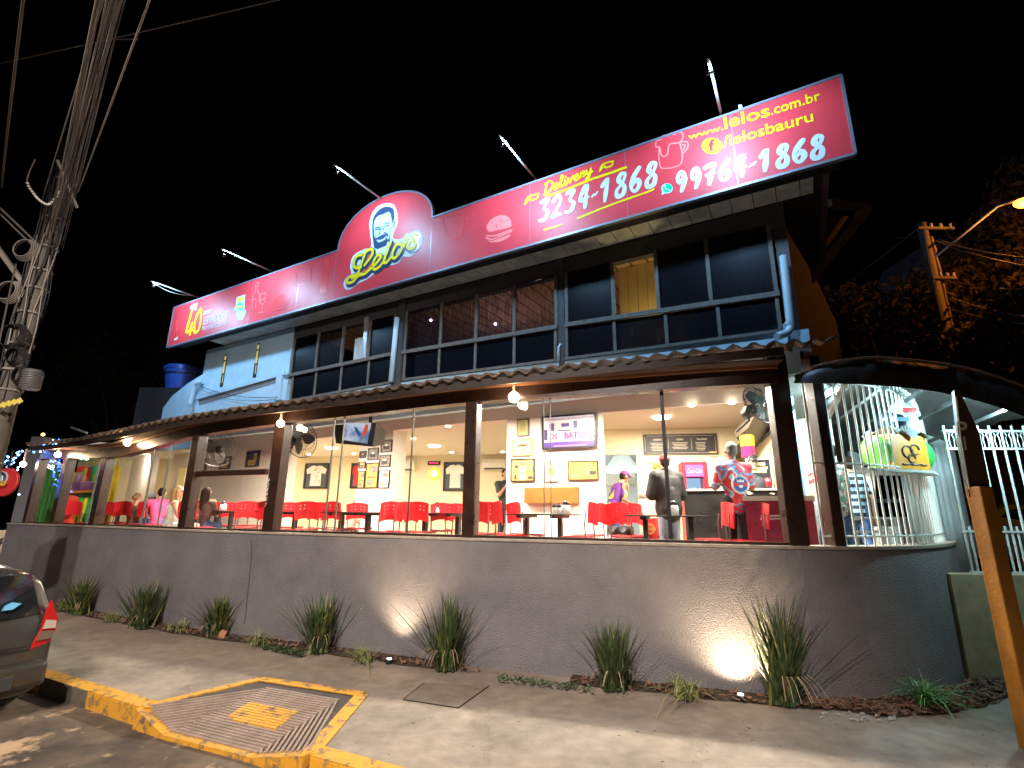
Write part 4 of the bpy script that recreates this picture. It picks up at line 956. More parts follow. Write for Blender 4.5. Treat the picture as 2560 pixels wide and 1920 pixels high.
MB().prism([(-10.72, 11.62, 1), (-16, 18.8, 1), (-16, 18.95, 1), (-10.8, 11.8, 1)], (0, 0, 2.0)).build('side_wall', M_iwall, B_)
# ceiling over the inner rooms
a = W1.pt(-1.5, 0, -.18); b = W1.pt(W1.L, 0, -.18); c = W2.pt(W2.L + .4, 0, -.18)
MB().prism([(a.x, a.y, 3.502), (b.x, b.y, 3.502), (c.x, c.y, 3.502), (5.4, 10.5, 3.502), (5.4, 19, 3.502), (-15.9, 19, 3.502), (-10.9, 12.2, 3.3)], (0, 0, .06)).build('ceiling', M_ceil, B_)
# kitchen behind the doorway
M_kit = mat('kitchen_tiles', (.75, .80, .82), .3)
kb = BR.shifted(-3.0); mb = MB(); kb.slab(mb, -1.2, 1.0, 3.2, 3.4, -.1, 0); BR.slab(mb, dx0 - 1.1, 1, dx0 - 1.0, 3.4, -3.0, -.13); BR.slab(mb, dx1 + 1.0, 1, dx1 + 1.1, 3.4, -3.0, -.13); mb.build('kitchen_wall', M_kit, B_)
lamp('kitchen_light', 'POINT', BR.pt((dx0 + dx1) / 2, 3.0, -1.2), 44, (.82, .93, 1.0), .15)
M_inox = mat('brushed_inox', (.55, .6, .62), .3, metal=.9)
def kpx(x0, y0, x1, y1, off):
    f = BR.shifted(off); a = f.px(x0, y0); b = f.px(x1, y1); return f, min(a[0], b[0]), min(a[1], b[1]), max(a[0], b[0]), max(a[1], b[1])
f, a, b, c, d = kpx(1516, 1166, 1596, 1184, -1.9); mb = MB(); f.slab(mb, a, b, c, d, -.7, 0)
mid = (a + c) / 2; mb.hexa([f.pt(a, d, 0), f.pt(c, d, 0), f.pt(c, d, -.7), f.pt(a, d, -.7), f.pt(mid - .12, d + .35, -.2), f.pt(mid + .12, d + .35, -.2), f.pt(mid + .12, d + .35, -.45), f.pt(mid - .12, d + .35, -.45)])
mb.box(-.11, -.1, 0, .11, .1, .9, f.M(mid, d + .3, -.33)); tag(mb.build('extractor_hood', M_inox), 'stainless extractor hood with flue in the kitchen beyond the doorway', 'extractor hood')
f, a, b, c, d = kpx(1515, 1186, 1590, 1212, -1.2); t = empty('plate_rack', f.pt((a + c) / 2, b)); tag(t, 'rack of upright plates seen through the kitchen doorway', 'rack')
mb = MB(); mb.bar(f.pt(a, b, -.1), f.pt(c, b, -.1), .2, .03); mb.build('shelf', M_inox, t); mb = MB()
for i in range(12): u = a + (c - a) * (i + .5) / 12; mb.box(-.009, -.09, .02, .009, .09, d - b, f.M(u, b, -.1))
mb.build('plates', mat('cream_plates', (.8, .75, .6), .35), t)
# ---- ceiling lamps
M_disc = mat('round_ceiling_lamp', (1, 1, 1), emit=(1, .90, .68), es=9)
lab = {0: 'large round ceiling lamp seen left of the tube television', 1: 'large round ceiling lamp above the yellow clock', 2: 'large round ceiling lamp over the counter room'}
for i, (x, y) in enumerate(((828, 1120), (1086, 1115), (1654, 1043))):
    P = G(x, y, 3.49); tag(MB().lathe([(.0, -.03), (.13, -.028), (.16, -.01), (.16, .008)], P, 24).build('ceiling_lamp', M_disc, smooth=True), lab[i], 'ceiling lamp', 'round ceiling lamps')
    lamp('ceiling_light', 'AREA', P + Vector((0, 0, -.05)), 92, (1, .90, .74), .3, target=P - Vector((0, 0, 2)))
for i, (x, y, s_) in enumerate(((772, 1136, 'far left over the white jersey'), (885, 1135, 'just left of the picture pillar'), (1006, 1133, 'above the left air conditioner'), (1034, 1097, 'upper middle between pillar and beam'), (1120, 1066, 'nearest the dark beam'), (1129, 1131, 'above the draped jersey'), (1257, 1130, 'in the gap left of the certificates'), (1729, 1014, 'left of the two over the counter'), (1830, 1007, 'right of the two over the counter'))):
    P = G(x, y, 3.49); tag(MB().lathe([(.0, -.012), (.045, -.012), (.055, 0), (.055, .01)], P, 14).build('downlight', M_disc, smooth=True), 'small recessed downlight, ' + s_, 'downlight', 'recessed downlights')
lamp('ceiling_light', 'AREA', (-9.5, 15.8, 3.45), 165, (1, .88, .70), .4, target=(-9.5, 15.8, 0))
lamp('ceiling_light', 'AREA', (-11.6, 16.2, 3.45), 115, (1, .92, .8), .4, target=(-13, 17.5, 0))
# veranda lamps behind the beam
vl = offset_line(VL, 1.75)
for i, s_ in ((4, 145), (9, 125), (13, 112), (17, 105), (21, 106), (25, 112), (28, 106)):
    if i < len(vl): lamp('veranda_light', 'AREA', (vl[i].x, vl[i].y, min(3.62, zbeam(vl[i].x) + .3)), s_, (1, .90, .75), .22, target=(vl[i].x, vl[i].y, 0))

# ---- pictures, screens, boards
M_blkf = mat('black_frame', (.015, .013, .012), .4); M_brnf = mat('dark_wood_frame', (.07, .035, .02), .4)
def rect(fr, x0, y0, x1, y1):
    ym = (y0 + y1) / 2; xm = (x0 + x1) / 2; a = fr.px(x0, ym)[0]; b = fr.px(x1, ym)[0]; return min(a, b), fr.px(xm, y1)[1], max(a, b), fr.px(xm, y0)[1]
def picture(fr, px, label, fm, pm, name='framed_picture', cat='picture', fw=.03, off=0.004, group=None, th=.03):
    u0, z0, u1, z1 = rect(fr, *px); t = empty(name, fr.pt((u0 + u1) / 2, z0, off)); tag(t, label, cat, group)
    mb = MB()
    for q in ((u0, z0, u1, z0 + fw), (u0, z1 - fw, u1, z1), (u0, z0 + fw, u0 + fw, z1 - fw), (u1 - fw, z0 + fw, u1, z1 - fw)): fr.slab(mb, q[0], q[1], q[2], q[3], off, off + th)
    mb.build('frame', fm, t); mb = MB(); fr.slab(mb, u0 + fw, z0 + fw, u1 - fw, z1 - fw, off, off + th * .5); mb.build('print', pm, t)
    return t, (u0 + fw, z0 + fw, u1 - fw, z1 - fw, off + th * .5 + .002)
def C3(x, y): return (660 + x / 4.096, 1000 + y / 4.096)
def C4(x, y): return (1160 + x / 4.1475, 980 + y / 4.1475)
def C5b(x, y): return (1480 + x / 3.859, 960 + y / 3.859)
def C2(x, y): return (440 + x / 5.0275, 1030 + y / 5.0275)
def C1(x, y): return (100 + x / 5.53, 1060 + y / 5.53)
def cr(c, x0, y0, x1, y1): return (*c(x0, y0), *c(x1, y1))
def art(t, fr, box, items):
    u0, z0, u1, z1, o = box
    for k, (n, a, b, c, d, m) in enumerate(items):
        mb = MB(); fr.slab(mb, u0 + (u1 - u0) * a, z0 + (z1 - z0) * b, u0 + (u1 - u0) * c, z0 + (z1 - z0) * d, o - .002, o + .0012 * (1 + k % 6)); mb.build(n, m, t)
M_ink = mat('dark_ink', (.05, .04, .035), .6); M_sep2 = mat('ochre_print', (.55, .35, .08), .5, var=.25, scale=10); M_navy = mat('navy_print', (.02, .025, .09), .4); M_food = mat('food_print', (.65, .32, .06), .5, var=.5, scale=25)
M_bread = mat('bread_print', (.70, .45, .18), .5, var=.3, scale=20); M_photo = mat('grey_photo', (.22, .19, .15), .5, var=.7, scale=16)
# poster trio on the pink wall
for px, lb in (((890, 490, 1055, 690), 'navy burger and tall beer poster, right one of three on the pale wall'), ((560, 560, 695, 720), 'navy poster of a burger with yellow filling, partly behind the fan rim'), ((310, 595, 390, 735), 'small blue food poster at the left edge under the wall fan')):
    t, bx = picture(W1, cr(C2, *px), lb, M_blkf, M_navy, 'food_poster', 'poster', .02, group='navy food posters')
    art(t, W1, bx, [('bun', .15, .30, .75, .42, M_bread), ('filling', .12, .18, .8, .29, M_food), ('bun', .18, .06, .74, .17, M_bread), ('glass', .62, .35, .82, .78, M_sep2), ('foam', .62, .78, .82, .86, M_paper)])
# jersey frames on the back wall
def jersey(fr, px, lb, mt, cut=1.0):
    t, bx = picture(fr, px, lb, M_blkf, mat('slate_backing', (.05, .065, .08), .5), 'framed_jersey', 'framed jersey', .045, group='framed football jerseys', th=.06)
    u0, z0, u1, z1, o = bx; W = u1 - u0; H = z1 - z0
    pts = [(.25, .06), (.75, .06), (.74, .62), (.92, .58), (.98, .78), (.72, .94), (.58, .95), (.5, .90), (.42, .95), (.28, .94), (.02, .78), (.08, .58), (.26, .62)]
    MB().prism([fr.pt(u0 + W * a, z0 + H * b, o) for a, b in pts], fr.n * .02).build('jersey', mt, t); return t, bx
t, bx = jersey(BL, cr(C3, 420, 648, 662, 908), 'framed white signed jersey on the cream back wall, left', mat('white_jersey', (.78, .78, .72), .8))
sg = MB(); u0, z0, u1, z1, o = bx; rnd = random.Random(2)
for k in range(26):
    a = rnd.uniform(.3, .66); b_ = rnd.uniform(.1, .82); ribbon(sg, BL, [(u0 + (u1 - u0) * (a + i * .025), z0 + (z1 - z0) * (b_ + rnd.uniform(-.02, .025))) for i in range(4)], .010, o + .021, False)
sg.build('signatures', M_ink, t)
jersey(BL, cr(C3, 895, 648, 1010, 905), 'framed red jersey on the back wall half hidden by the picture pillar', mat('red_jersey', (.6, .03, .03), .8))
t, bx = jersey(BL, cr(C3, 1842, 636, 2085, 932), 'framed white jersey with curved drapes, right of the yellow clock', mat('ivory_jersey', (.75, .72, .62), .8))
sg = MB(); u0, z0, u1, z1, o = bx
for k in range(7): ribbon(sg, BL, [(u0 + (u1 - u0) * (.28 + .44 * s_ / 8), z0 + (z1 - z0) * (.62 - k * .075 - .12 * math.sin(PI * s_ / 8))) for s_ in range(9)], .007, o + .021, False)
sg.build('folds', M_photo, t)
# clock, LED panel
u0, z0, u1, z1 = rect(BL, *cr(C3, 1692, 693, 1805, 818)); cx_, cz_ = (u0 + u1) / 2, (z0 + z1) / 2; rr_ = (z1 - z0) / 2
t = empty('wall_clock', BL.pt(cx_, cz_)); tag(t, 'round glowing yellow advertising clock on the back wall', 'clock')
MB().lathe([(rr_, 0), (rr_, .05), (rr_ * .93, .06), (0.0, .06)], (0, 0, 0), 32, M=BL.M(cx_, cz_) @ Matrix.Rotation(PI / 2, 4, 'X')).build('clock_rim', mat('clock_yellow_glow', (.8, .6, .05), emit=(1, .62, .04), es=.8), t, autosmooth=True)
MB().lathe([(rr_ * .6, .061), (rr_ * .6, .064), (0.0, .064)], (0, 0, 0), 32, M=BL.M(cx_, cz_) @ Matrix.Rotation(PI / 2, 4, 'X')).build('clock_face', mat('clock_face_glow', (.9, .85, .6), emit=(1, .9, .5), es=.9), t)
mb = MB(); BL.slab(mb, cx_ - .006, cz_, cx_ + .006, cz_ + rr_ * .45, .066, .069); BL.slab(mb, cx_, cz_ - .006, cx_ + rr_ * .35, cz_ + .006, .066, .070); mb.build('clock_hands', M_ink, t)
u0, z0, u1, z1 = rect(BL, *cr(C3, 1680, 627, 1807, 667)); t = empty('led_display', BL.pt(u0, z0)); tag(t, 'small red LED number display above the yellow clock', 'display')
mb = MB(); BL.slab(mb, u0, z0, u1, z1, 0, .05); mb.build('case', M_black, t)
text(BL, '000', (u0 + .06, z0 + .05), (u1 - .06, z0 + .05), (z1 - z0) - .1, .054, mat('red_led', (1, 0, 0), emit=(1, .02, .10), es=4), t, .03)
# air conditioners
def aircon(fr, px, lb):
    u0, z0, u1, z1 = rect(fr, *px); t = empty('air_conditioner', fr.pt((u0 + u1) / 2, z0)); tag(t, lb, 'air conditioner', 'white split air conditioners')
    H = z1 - z0; prof = [(0, z1), (.16, z1), (.21, z1 - H * .35), (.20, z1 - H * .75), (.12, z0), (0, z0)]
    mb = MB(); mb.prism([fr.pt(u0, z, o) for o, z in prof], fr.u * (u1 - u0)); mb.build('casing', mat('aircon_white', (.78, .75, .66), .4), t, bevel=.008)
    mb = MB(); mb.prism([fr.pt(u0 + .06, z1 - H * .80, .195), fr.pt(u0 + .06, z0 + H * .06, .14), fr.pt(u1 - .06, z0 + H * .06, .14), fr.pt(u1 - .06, z1 - H * .80, .195)], fr.n * .006); mb.build('louvre', mat('aircon_slot', (.10, .09, .07), .6), t)
aircon(BL, cr(C3, 1350, 615, 1560, 735), 'white wall air conditioner left of the red number display')
aircon(BL, cr(C4, 205, 700, 445, 815), 'white wall air conditioner seen in the gap left of the certificates')
RWu = lambda x: RW.px(x, 1100)[0]
u0, u1 = RWu(1866), RWu(1928); z1 = RW.px(1880, 1052)[1]; z0 = z1 - .3
t = empty('air_conditioner', RW.pt(u0, z0)); tag(t, 'white air conditioner high on the right wall above the jersey man', 'air conditioner', 'white split air conditioners')
H = .3; mb = MB(); mb.prism([RW.pt(u0, z, o) for o, z in [(0, z1), (.16, z1), (.22, z1 - .1), (.20, z1 - .22), (.12, z0), (0, z0)]], RW.u * (u1 - u0)); mb.build('casing', MATS['aircon_white'], t, bevel=.008)
mb = MB(); mb.prism([RW.pt(u0 + .06, z1 - .235, .197), RW.pt(u0 + .06, z0 + .01, .135), RW.pt(u1 - .06, z0 + .01, .135), RW.pt(u1 - .06, z1 - .235, .197)], RW.n * .006); mb.build('louvre', MATS['aircon_slot'], t)
# pictures of the pillar
pil = [((1205, 410, 1318, 535), M_photo, 'black framed photo at the top right of the picture pillar'), ((1072, 492, 1178, 615), M_photo, 'black framed dark photo at the top middle of the picture pillar'), ((988, 524, 1052, 596), M_brnf, 'small dark framed photo at the upper left of the picture pillar'),
       ((1190, 562, 1302, 685), M_photo, 'framed photo of a car, second down on the pillar right column'), ((980, 632, 1045, 700), M_pic, 'small sepia photo, middle of the pillar left column'), ((1048, 645, 1174, 900), M_sep2, 'tall yellowed newspaper frame in the middle of the pillar'),
       ((965, 728, 1038, 902), M_sep2, 'narrow yellowed clipping frame at the lower left of the pillar'), ((1182, 720, 1292, 900), M_paper, 'white clipping with team photo at the lower right of the pillar')]
for px, pm, lb in pil:
    t, bx = picture(W1, cr(C3, *px), lb, M_blkf, pm, group='frames on the picture pillar', fw=.016)
    art(t, W1, bx, [('photo', .35, .62, .92, .88, M_photo), ('caption', .1, .40, .9, .44, M_ink), ('photo', .12, .08, .62, .32, M_photo)] if pm in (M_sep2, M_paper) else [('detail', .2, .2, .75, .5, M_ink), ('detail', .35, .5, .6, .68, M_paper)])
# certificate wall
t, bx = picture(W2, cr(C4, 556, 280, 678, 460), 'upright framed yellow document at the top of the certificate wall', M_brnf, mat('old_yellow_paper', (.50, .42, .16), .6, var=.08, scale=9), fw=.02)
art(t, W2, bx, [('text_line', .2, .88 - i * .07, .8 - (i % 3) * .08, .895 - i * .07, M_ink) for i in range(10)])
t, bx = picture(W2, cr(C4, 497, 487, 717, 663), 'landscape certificate with ornate green border below the upright document', mat('green_gold_frame', (.35, .33, .14), .4), mat('pale_certificate_paper', (.60, .55, .32), .6), 'certificate', 'certificate', .018)
u0, z0, u1, z1, o = bx; text(W2, 'Certificado', (u0 + .09, z1 - .12), (u1 - .09, z1 - .12), .05, o + .003, M_ink, t, .03)
art(t, W2, bx, [('text_line', .2, .56 - i * .08, .8 - (i % 2) * .1, .575 - i * .08, M_ink) for i in range(5)] + [('border', .05, .07, .95, .085, M_ink), ('border', .05, .91, .95, .925, M_ink), ('border', .05, .085, .062, .91, M_ink), ('border', .938, .085, .95, .91, M_ink)])
t, bx = picture(W2, cr(C4, 488, 692, 738, 930), 'black frame with a collage of ochre clippings, lowest left on the certificate wall', M_blkf, M_sep2, 'clipping_collage', 'picture', .02)
art(t, W2, bx, [('clipping', .02, .55, .32, .96, M_pic), ('clipping', .35, .72, .62, .96, M_photo), ('clipping', .38, .05, .64, .66, M_paper), ('photo', .45, .30, .6, .42, M_photo), ('photo', .46, .52, .6, .62, M_photo), ('clipping', .68, .40, .97, .70, M_pic), ('photo', .72, .44, .92, .56, M_ink), ('clipping', .04, .04, .32, .36, M_pic), ('photo', .14, .05, .24, .30, M_ink), ('photo', .74, .08, .95, .2, M_ink), ('photo', .75, .78, .95, .93, M_photo), ('photo', .14, .6, .3, .74, M_ink)])
t, bx = picture(W2, cr(C4, 835, 723, 980, 930), 'white framed print of a cartoon burger mascot left of the sepia map frame', mat('grey_frame', (.25, .24, .22), .4), mat('bright_paper', (.82, .80, .74), .6), 'framed_print', 'picture', .016)
t['label'] = 'white framed print with a green and orange burger drawing under the television'
art(t, W2, bx, [('burger', .3, .42, .72, .56, M_food), ('burger', .32, .56, .7, .66, mat('print_green', (.1, .5, .1), .5)), ('burger', .34, .66, .68, .76, M_bread), ('burger', .36, .32, .66, .41, M_yelv), ('caption', .3, .84, .72, .92, M_sep2), ('caption', .1, .06, .6, .1, M_ink), ('caption', .15, .2, .55, .22, M_ink)])
t, bx = picture(W2, cr(C4, 1080, 712, 1395, 915), 'wide framed ochre newspaper page right of the burger print', M_brnf, M_sep2, 'framed_newspaper', 'picture', .018)
art(t, W2, bx, [('photo', .52, .28, .70, .5, M_photo), ('photo', .74, .24, .96, .46, M_ink), ('photo', .58, .06, .8, .2, M_photo), ('text_line', .08, .82, .45, .84, M_ink), ('text_line', .08, .70, .4, .72, M_ink), ('photo', .1, .10, .16, .3, M_photo), ('photo', .3, .12, .36, .34, M_photo), ('photo', .2, .2, .26, .36, M_photo), ('photo', .86, .78, .9, .92, M_ink)])
# flat television with a sign picture on screen
M_scr = mat('screen_lilac', (.5, .45, .6), .25, emit=(.62, .52, .80), es=.3)
t, bx = picture(W2, cr(C4, 822, 240, 1378, 590), 'large flat television showing a shopfront reading OS BATIDA', M_blkf, M_scr, 'television', 'television', .03, .03, None, .05)
u0, z0, u1, z1, o = bx; Wt, Ht = u1 - u0, z1 - z0
def em(n, c, e): return mat(n, tuple(q * .3 for q in c), .4, emit=c, es=e * .58)
def blk(fr, t, n, a, b, c, d, k, m): mb = MB(); fr.slab(mb, u0 + Wt * a, z0 + Ht * b, u0 + Wt * c, z0 + Ht * d, o - .002, o + .001 * k); mb.build(n, m, t)
blk(W2, t, 'screen_image', 0, .86, 1, .98, 1, em('scr_cream', (.75, .62, .55), .7)); blk(W2, t, 'screen_image', .12, .50, .95, .84, 2, em('scr_peach', (.85, .62, .55), .8)); blk(W2, t, 'screen_image', 0, .22, 1, .50, 3, em('scr_blue', (.55, .62, .9), .8)); blk(W2, t, 'screen_image', 0, 0, 1, .18, 2, em('scr_violet', (.18, .08, .45), .8)); blk(W2, t, 'screen_image', .2, .02, .85, .07, 4, em('scr_rose', (.8, .3, .45), .8))
for a, b, c, d in ((.12, .55, .22, .8), (.28, .52, .55, .56), (.60, .60, .68, .84), (.84, .55, .92, .80), (.36, .66, .52, .78), (0, .25, .08, .6)): blk(W2, t, 'screen_image', a, b, c, d, 4, em('scr_dark', (.12, .06, .25), .5))
text(W2, 'OS', (u0 + Wt * .12, z0 + Ht * .27), (u0 + Wt * .28, z0 + Ht * .27), Ht * .17, o + .006, em('scr_red', (.75, .03, .14), .8), t, .03)
text(W2, 'BATIDAS', (u0 + Wt * .42, z0 + Ht * .27), (u0 + Wt * 1.0, z0 + Ht * .27), Ht * .2, o + .006, MATS['scr_red'], t, .035)
text(W2, 'VITAMINAS SANDUICHES REFRIGERANTES CERV', (u0 + Wt * .06, z0 + Ht * .895), (u0 + Wt * .99, z0 + Ht * .895), Ht * .06, o + .005, MATS['scr_dark'], t, .01)
# wooden wall box
u0, z0, u1, z1 = rect(W2, *cr(C4, 650, 990, 1198, 1155)); mb = MB(); W2.slab(mb, u0, z0, u1, z1, 0, .12); tag(mb.build('wooden_panel', M_wood, bevel=.006), 'varnished wooden box panel fixed to the wall below the framed prints', 'wooden panel')
# tube television on a bracket
TF = Frame((AT(838, 1100, 9.3).x, 9.3), (AT(950, 1100, 8.9).x, 8.9))
tvr = empty('tube_television', TF.P(895, 1115)); tag(tvr, 'dark tube television hung tilted under the ceiling in the middle bay', 'television')
q = [TF.px(*C3(*p)) for p in ((735, 445), (1115, 480), (1170, 235), (730, 262))]
mb = MB(); mb.hexa([TF.pt(*q[0], .0), TF.pt(*q[1], .0), TF.pt(q[1][0] - .1, q[1][1] + .1, -.45), TF.pt(q[0][0] + .12, q[0][1] + .1, -.45), TF.pt(*q[3], .06), TF.pt(*q[2], .06), TF.pt(q[2][0] - .12, q[2][1] - .08, -.4), TF.pt(q[3][0] + .1, q[3][1] - .08, -.4)]); mb.build('cabinet', mat('tv_grey', (.035, .032, .032), .45), tvr, bevel=.012)
s_ = [TF.px(*C3(*p)) for p in ((845, 415), (1085, 452), (1125, 245), (850, 240))]
M_tvs = D.materials.new('television_picture'); M_tvs.use_nodes = True; nt = M_tvs.node_tree; b = nt.nodes['Principled BSDF']; tc = nt.nodes.new('ShaderNodeTexCoord'); n = nt.nodes.new('ShaderNodeTexNoise'); n.inputs['Scale'].default_value = 5; n.inputs['Detail'].default_value = 2
r = nt.nodes.new('ShaderNodeValToRGB'); r.color_ramp.elements[0].color = (.12, .22, .42, 1); r.color_ramp.elements[0].position = .35; r.color_ramp.elements[1].color = (.62, .70, .85, 1); r.color_ramp.elements[1].position = .55
nt.links.new(tc.outputs['Object'], n.inputs[0]); nt.links.new(n.outputs['Fac'], r.inputs[0]); nt.links.new(r.outputs[0], b.inputs['Emission Color']); b.inputs['Emission Strength'].default_value = .5; b.inputs['Base Color'].default_value = (.02, .02, .02, 1)
mb = MB(); mb.prism([TF.pt(*p, .075) for p in s_], TF.n * .006); mb.build('screen', M_tvs, tvr)
u_, z_ = TF.px(*C3(1070, 310)); mb = MB(); mb.prism([TF.pt(u_ + a, z_ + b, .084) for a, b in ((-.07, -.1), (-.02, -.13), (.05, -.05), (.06, .08), (0, .1), (-.04, .02))], TF.n * .002); mb.build('screen_figure', em('scr_redman', (.7, .12, .08), .8), tvr)
u_, z_ = TF.px(*C3(990, 320)); mb = MB(); mb.prism([TF.pt(u_ + a, z_ + b, .084) for a, b in ((-.09, .08), (-.03, .06), (.08, -.06), (.06, -.12), (-.04, -.03))], TF.n * .002); mb.build('screen_figure', em('scr_blueman', (.04, .09, .3), .8), tvr)
MB().bar(TF.P(*C3(1090, 235), .0) , TF.P(*C3(1090, 235), .0) + Vector((0, 0, .4)), .05, .05).build('bracket', M_black, tvr)
# menu / mission board
t, bx = picture(BR, cr(C5b, 493, 482, 1210, 683), 'long black board with columns headed missao, visao and valores', mat('board_edge', (.12, .10, .07), .5), mat('blackboard', (.02, .02, .02), .5), 'text_board', 'board', .012, group=None)
M_chalk = mat('chalk_white', (.7, .66, .5), .7); u0, z0, u1, z1, o = bx; Wt, Ht = u1 - u0, z1 - z0
for s_, a, b in (('MISSÃO', .14, .26), ('VISÃO', .45, .55), ('VALORES', .73, .87)): text(BR, s_, (u0 + Wt * a, z0 + Ht * .70), (u0 + Wt * b, z0 + Ht * .70), Ht * .09, o + .003, M_chalk, t, .02)
for cx0, n_, ln in ((.2, 6, .11), (.5, 5, .11), (.78, 6, .07)):
    mb = MB()
    for k in range(n_): l_ = ln * (1 - .12 * (k % 3)); zz = z0 + Ht * (.56 - .075 * k); BR.slab(mb, u0 + Wt * (cx0 - l_), zz, u0 + Wt * (cx0 + l_), zz + Ht * .022, o - .001, o + .002)
    mb.build('text_lines', M_chalk, t)
blk(BR, t, 'divider', .655, .2, .659, .8, 2, M_chalk); blk(BR, t, 'divider', .34, .2, .343, .8, 2, M_chalk)
for a in (.02, .98): blk(BR, t, 'border', a - .002, .1, a + .002, .9, 2, M_chalk)
for b in (.07, .93): blk(BR, t, 'border', .04, b - .006, .96, b + .006, 3, M_chalk)
# drinks fridge
FR = BR.shifted(.55)
u0, z0, u1, z1 = rect(FR, *cr(C5b, 870, 750, 1115, 1010)); z0 = 1.0
t = empty('drinks_fridge', FR.pt((u0 + u1) / 2, 1.0)); tag(t, 'red glass door drinks fridge with lit purple cola header', 'fridge')
M_fr = mat('fridge_red', (.60, .01, .03), .3)
mb = MB(); FR.slab(mb, u0, 1.0, u0 + .07, z1, -.5, 0); FR.slab(mb, u1 - .07, 1.0, u1, z1, -.5, 0); FR.slab(mb, u0 + .07, z1 - .06, u1 - .07, z1, -.5, 0); FR.slab(mb, u0 + .07, 1.0, u1 - .07, 1.15, -.5, 0); FR.slab(mb, u0 + .07, 1.15, u1 - .07, z1 - .06, -.5, -.46); mb.build('cabinet', M_fr, t, bevel=.008)
hz = z1 - .06 - .22
mb = MB(); FR.slab(mb, u0 + .07, hz, u1 - .07, z1 - .06, -.03, .01); mb.build('header', em('fridge_header', (.55, .12, .62), 1.3), t)
text(FR, 'Coca-Cola', (u0 + .1, hz + .06), (u1 - .1, hz + .06), .09, .016, em('header_white', (.95, .8, .95), 1.2), t, .0, .35)
mb = MB(); FR.slab(mb, u0 + .07, 1.15, u1 - .07, hz - .005, -.449, -.44); mb.build('lit_interior', em('fridge_glow', (.35, .6, .85), 1.0), t)
rnd = random.Random(4)
for k in range(4):
    zz = 1.3 + k * .26
    if zz > hz - .1: break
    mb = MB(); FR.slab(mb, u0 + .07, zz - .012, u1 - .07, zz, -.44, -.06); mb.build('shelf', M_inox, t)
    for j in range(5):
        uu = u0 + .13 + j * (u1 - u0 - .26) / 4; mb = MB(); P = FR.pt(uu, zz, -.12); mb.lathe([(.03, 0), (.033, .12), (.012, .17), (.012, .19), (0, .19)], P, 8); mb.build('bottle', rnd.choice([M_gb, M_rb, em('cyan_bottle', (.1, .55, .55), .5), em('pink_bottle', (.6, .1, .35), .5)]), t, smooth=True)
# white arched drinks machine beside the fridge
u0, z0, u1, z1 = rect(FR, *cr(C5b, 1118, 700, 1330, 1010)); t = empty('display_cooler', FR.pt((u0 + u1) / 2, 1.0)); tag(t, 'cream upright display cooler with arched lit window right of the red fridge', 'cooler')
mb = MB(); FR.slab(mb, u0, 1.0, u1, z1, -.5, 0); mb.build('cabinet', mat('cooler_cream', (.72, .66, .5), .4), t, bevel=.03)
a, b = FR.px(*C5b(1150, 1000))[0], FR.px(*C5b(1245, 1000))[0]; zb2, zt2 = FR.px(*C5b(1200, 995))[1], FR.px(*C5b(1200, 790))[1]
pts = [(a, zb2), (b, zb2)] + [((a + b) / 2 + (b - a) / 2 * math.cos(q), zt2 + (b - a) / 2 * math.sin(q)) for q in [PI * i / 12 for i in range(13)]]
MB().prism([FR.pt(x, z, .003) for x, z in pts], FR.n * .01).build('lit_window', em('cooler_glow', (1, .9, .65), 1.6), t)
mb = MB()
for k in range(8): zz = zb2 + .05 + k * .085; FR.slab(mb, a + .02, zz, b - .02, zz + .03, .014, .02)
mb.build('cups', mat('brown_cup_row', (.35, .25, .12), .5), t)
mb = MB()
for k in range(10): uu = FR.px(*C5b(1262, 900))[0] + k * .022; FR.slab(mb, uu, z1 - .2, uu + .008, z1 - .06, .001, .01)
mb.build('vents', mat('cooler_vent', (.4, .36, .26), .5), t)
# counter: black panel front with cream top, return toward the right
CF = Frame((AT(1590, 1200, 8.6).x, 8.6), (AT(1960, 1200, 7.65).x, 7.65))
M_cblk = mat('black_counter_panel', (.018, .017, .016), .22, var=.3, scale=3); M_ctop = mat('counter_top', (.50, .43, .32), .35)
t = empty('service_counter', CF.pt(1.2, 1.0)); tag(t, 'black fronted service counter running behind the two standing men', 'counter')
ua, ub = CF.px(*C5b(880, 1015))[0], CF.L; zc = CF.px(*C5b(1100, 1012))[1]
mb = MB(); CF.slab(mb, ua, 1.0, ub, zc - .03, -.5, 0); mb.build('front_panel', M_cblk, t); mb = MB(); CF.slab(mb, ua - .03, zc - .03, ub, zc, -.55, .03); mb.build('worktop', M_ctop, t)
# low beige cabinet at the left of the counter
u0, z0, u1, z1 = rect(CF, *cr(C5b, 460, 1110, 610, 1300)); mb = MB(); CF.slab(mb, u0, 1.0, u1, z1, -.5, -.0); tag(mb.build('side_cabinet', mat('beige_cabinet', (.55, .45, .30), .5), bevel=.006), 'beige side cabinet between the kitchen door and the black jacket man', 'cabinet')
P = CF.P(*C5b(480, 1105), -.2); mb = MB().lathe([(.09, 0), (.1, .1), (.1, .3), (.08, .36), (0, .37)], P, 16); tag(mb.build('water_dispenser', mat('grey_plastic', (.4, .38, .33), .4), smooth=True), 'rounded grey drinks urn on the beige cabinet', 'urn')
P = CF.P(*C5b(620, 840), -.3); t = empty('wire_basket', P); tag(t, 'dark wire basket of green fruit above the beige cabinet', 'basket')
mb = MB()
for k in range(3):
    r_ = .13 + .02 * k; mb.tube([P + Vector((r_ * math.cos(a), r_ * math.sin(a), .08 * k)) for a in [2 * PI * i / 16 for i in range(17)]], .006, 5)
mb.build('wires', M_black, t); mb = MB(); rnd = random.Random(8)
for k in range(9): mb.ball(P + Vector((rnd.uniform(-.09, .09), rnd.uniform(-.09, .09), .03 + .05 * (k % 3))), .035, 8, 6)
mb.build('fruit', mat('green_fruit', (.25, .35, .04), .5), t, smooth=True)
